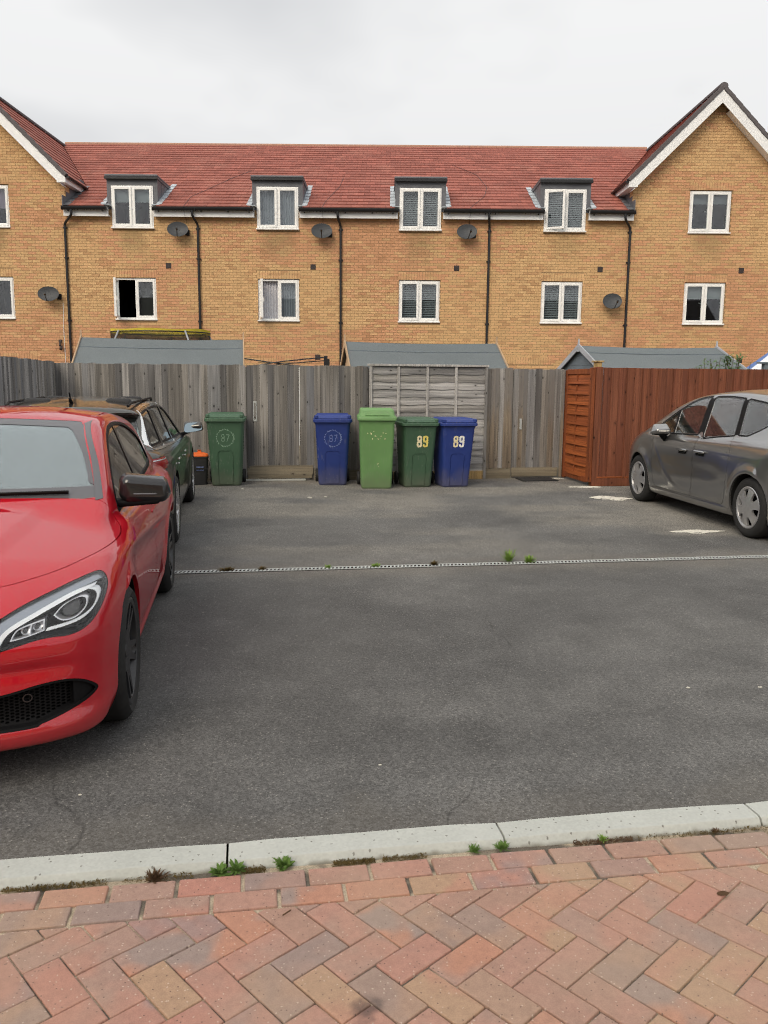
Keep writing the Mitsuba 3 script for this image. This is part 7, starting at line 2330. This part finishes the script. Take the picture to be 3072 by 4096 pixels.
        put('side_repeater', moved(trimesh.creation.icosphere(2, 1.0), T().translate([1.16, sgn * .872, .885]) @ T().scale([.032, .012, .014])), 'm_drl', car, tw=M, smooth=True)
    for p_ in panes:
        for sgn in (-1, 1):
            mir = (lambda t: t) if sgn > 0 else (lambda t: t.mirror([0, 1, 0]))
            put_sheet('side_window', B, B.slab(mir(tool(p_, 'y', .3, 1.1)), -.005, -.009), 'm_carglass', car, M)
    put_sheet('windscreen', B, B.slab(ws, -.004, -.008), 'm_carglass', car, M)
    put_sheet('rear_window', B, B.slab(rw, -.004, -.008), 'm_carglass', car, M)
    put_shaded('cabin_lining', B, ((B.iso(-.056) - B.iso(-.064)) ^ cavt) - glass, 'm_cabin', car, M)
    put('cabin_floor', cat_mesh([cbox(1.1, 4.0, -.70, .70, .45, .49, .01), cbox(1.05, 1.65, -.70, .70, .85, 1.0, .04)]), 'm_cabin', car, tw=M)
    put('steering_wheel', cat_mesh([moved(trimesh.creation.torus(.17, .016, 24, 8), T().translate([1.78, -.36, .97]) @ T().rotate([0, 1, 0], 60))]), 'm_trim', car, tw=M)
    for y in (-.37, .37):
        put('front_seat', seat(1.95, y, .56), 'm_seat', car, tw=M, smooth=40)
        put('rear_seat', seat(2.75, y, .56), 'm_seat', car, tw=M, smooth=40)
    for sgn in (-1, 1):
        add_wheel(car, M, MV_FW, sgn * .790, MV_R, .195, .214, 'hubcap', 'm_hubcap', sgn, spin=10)
        add_wheel(car, M, MV_RW, sgn * .790, MV_R, .195, .214, 'hubcap', 'm_hubcap', sgn, spin=32)
    wl = both(m3.Manifold.cylinder(.42, .37, .37, 40).rotate([-90, 0, 0]).translate([MV_FW, .50, .32]) - m3.Manifold.cylinder(.5, .339, .339, 48).rotate([-90, 0, 0]).translate([MV_FW, .52, .318])) + both(m3.Manifold.cylinder(.42, .37, .37, 40).rotate([-90, 0, 0]).translate([MV_RW, .50, .32]) - m3.Manifold.cylinder(.5, .339, .339, 48).rotate([-90, 0, 0]).translate([MV_RW, .52, .318]))
    put_shaded('wheel_liner', B, wl ^ B.iso(-.02), 'm_under', car, M)


build_estate()
build_mpv()

# ================================================================ the houses across the street, behind the viewer (they show in panes and paint)
opp = thing('brick_house', 'long brick house across the street behind the viewer, seen only as a reflection', 'house')
OY = -17.0
put('wall', box(-26, 26, OY - 8.0, OY, -0.05, 5.3), 'm_brick', opp)
rf = np.array([(-26.3, OY + 0.3, 5.25), (26.3, OY + 0.3, 5.25), (26.3, OY - 4, 8.1), (-26.3, OY - 4, 8.1), (-26.3, OY - 8.3, 5.25), (26.3, OY - 8.3, 5.25)])
put('roof', (rf, np.array([(0, 1, 2), (0, 2, 3), (3, 2, 5), (3, 5, 4), (0, 3, 4), (1, 5, 2)])), 'm_underlay', opp)
for k in range(9):
    for z in (0.9, 3.4):
        x = -22 + k * 5.4
        put('window', frame_mesh(x, x + 1.2, z, z + 1.15, 0.07, -0.02, 0.05, x + 0.6)[0] * np.array([1, -1, 1]) + [0, OY, 0] if False else cat_mesh([moved(frame_mesh(x, x + 1.2, z, z + 1.15, 0.07, 0, 0.05, x + 0.6), T().translate([0, OY + 0.01, 0])), box(x + .05, x + 1.15, OY + 0.004, OY + 0.02, z + .05, z + 1.1)]), 'm_upvc' if False else 'm_room', opp)
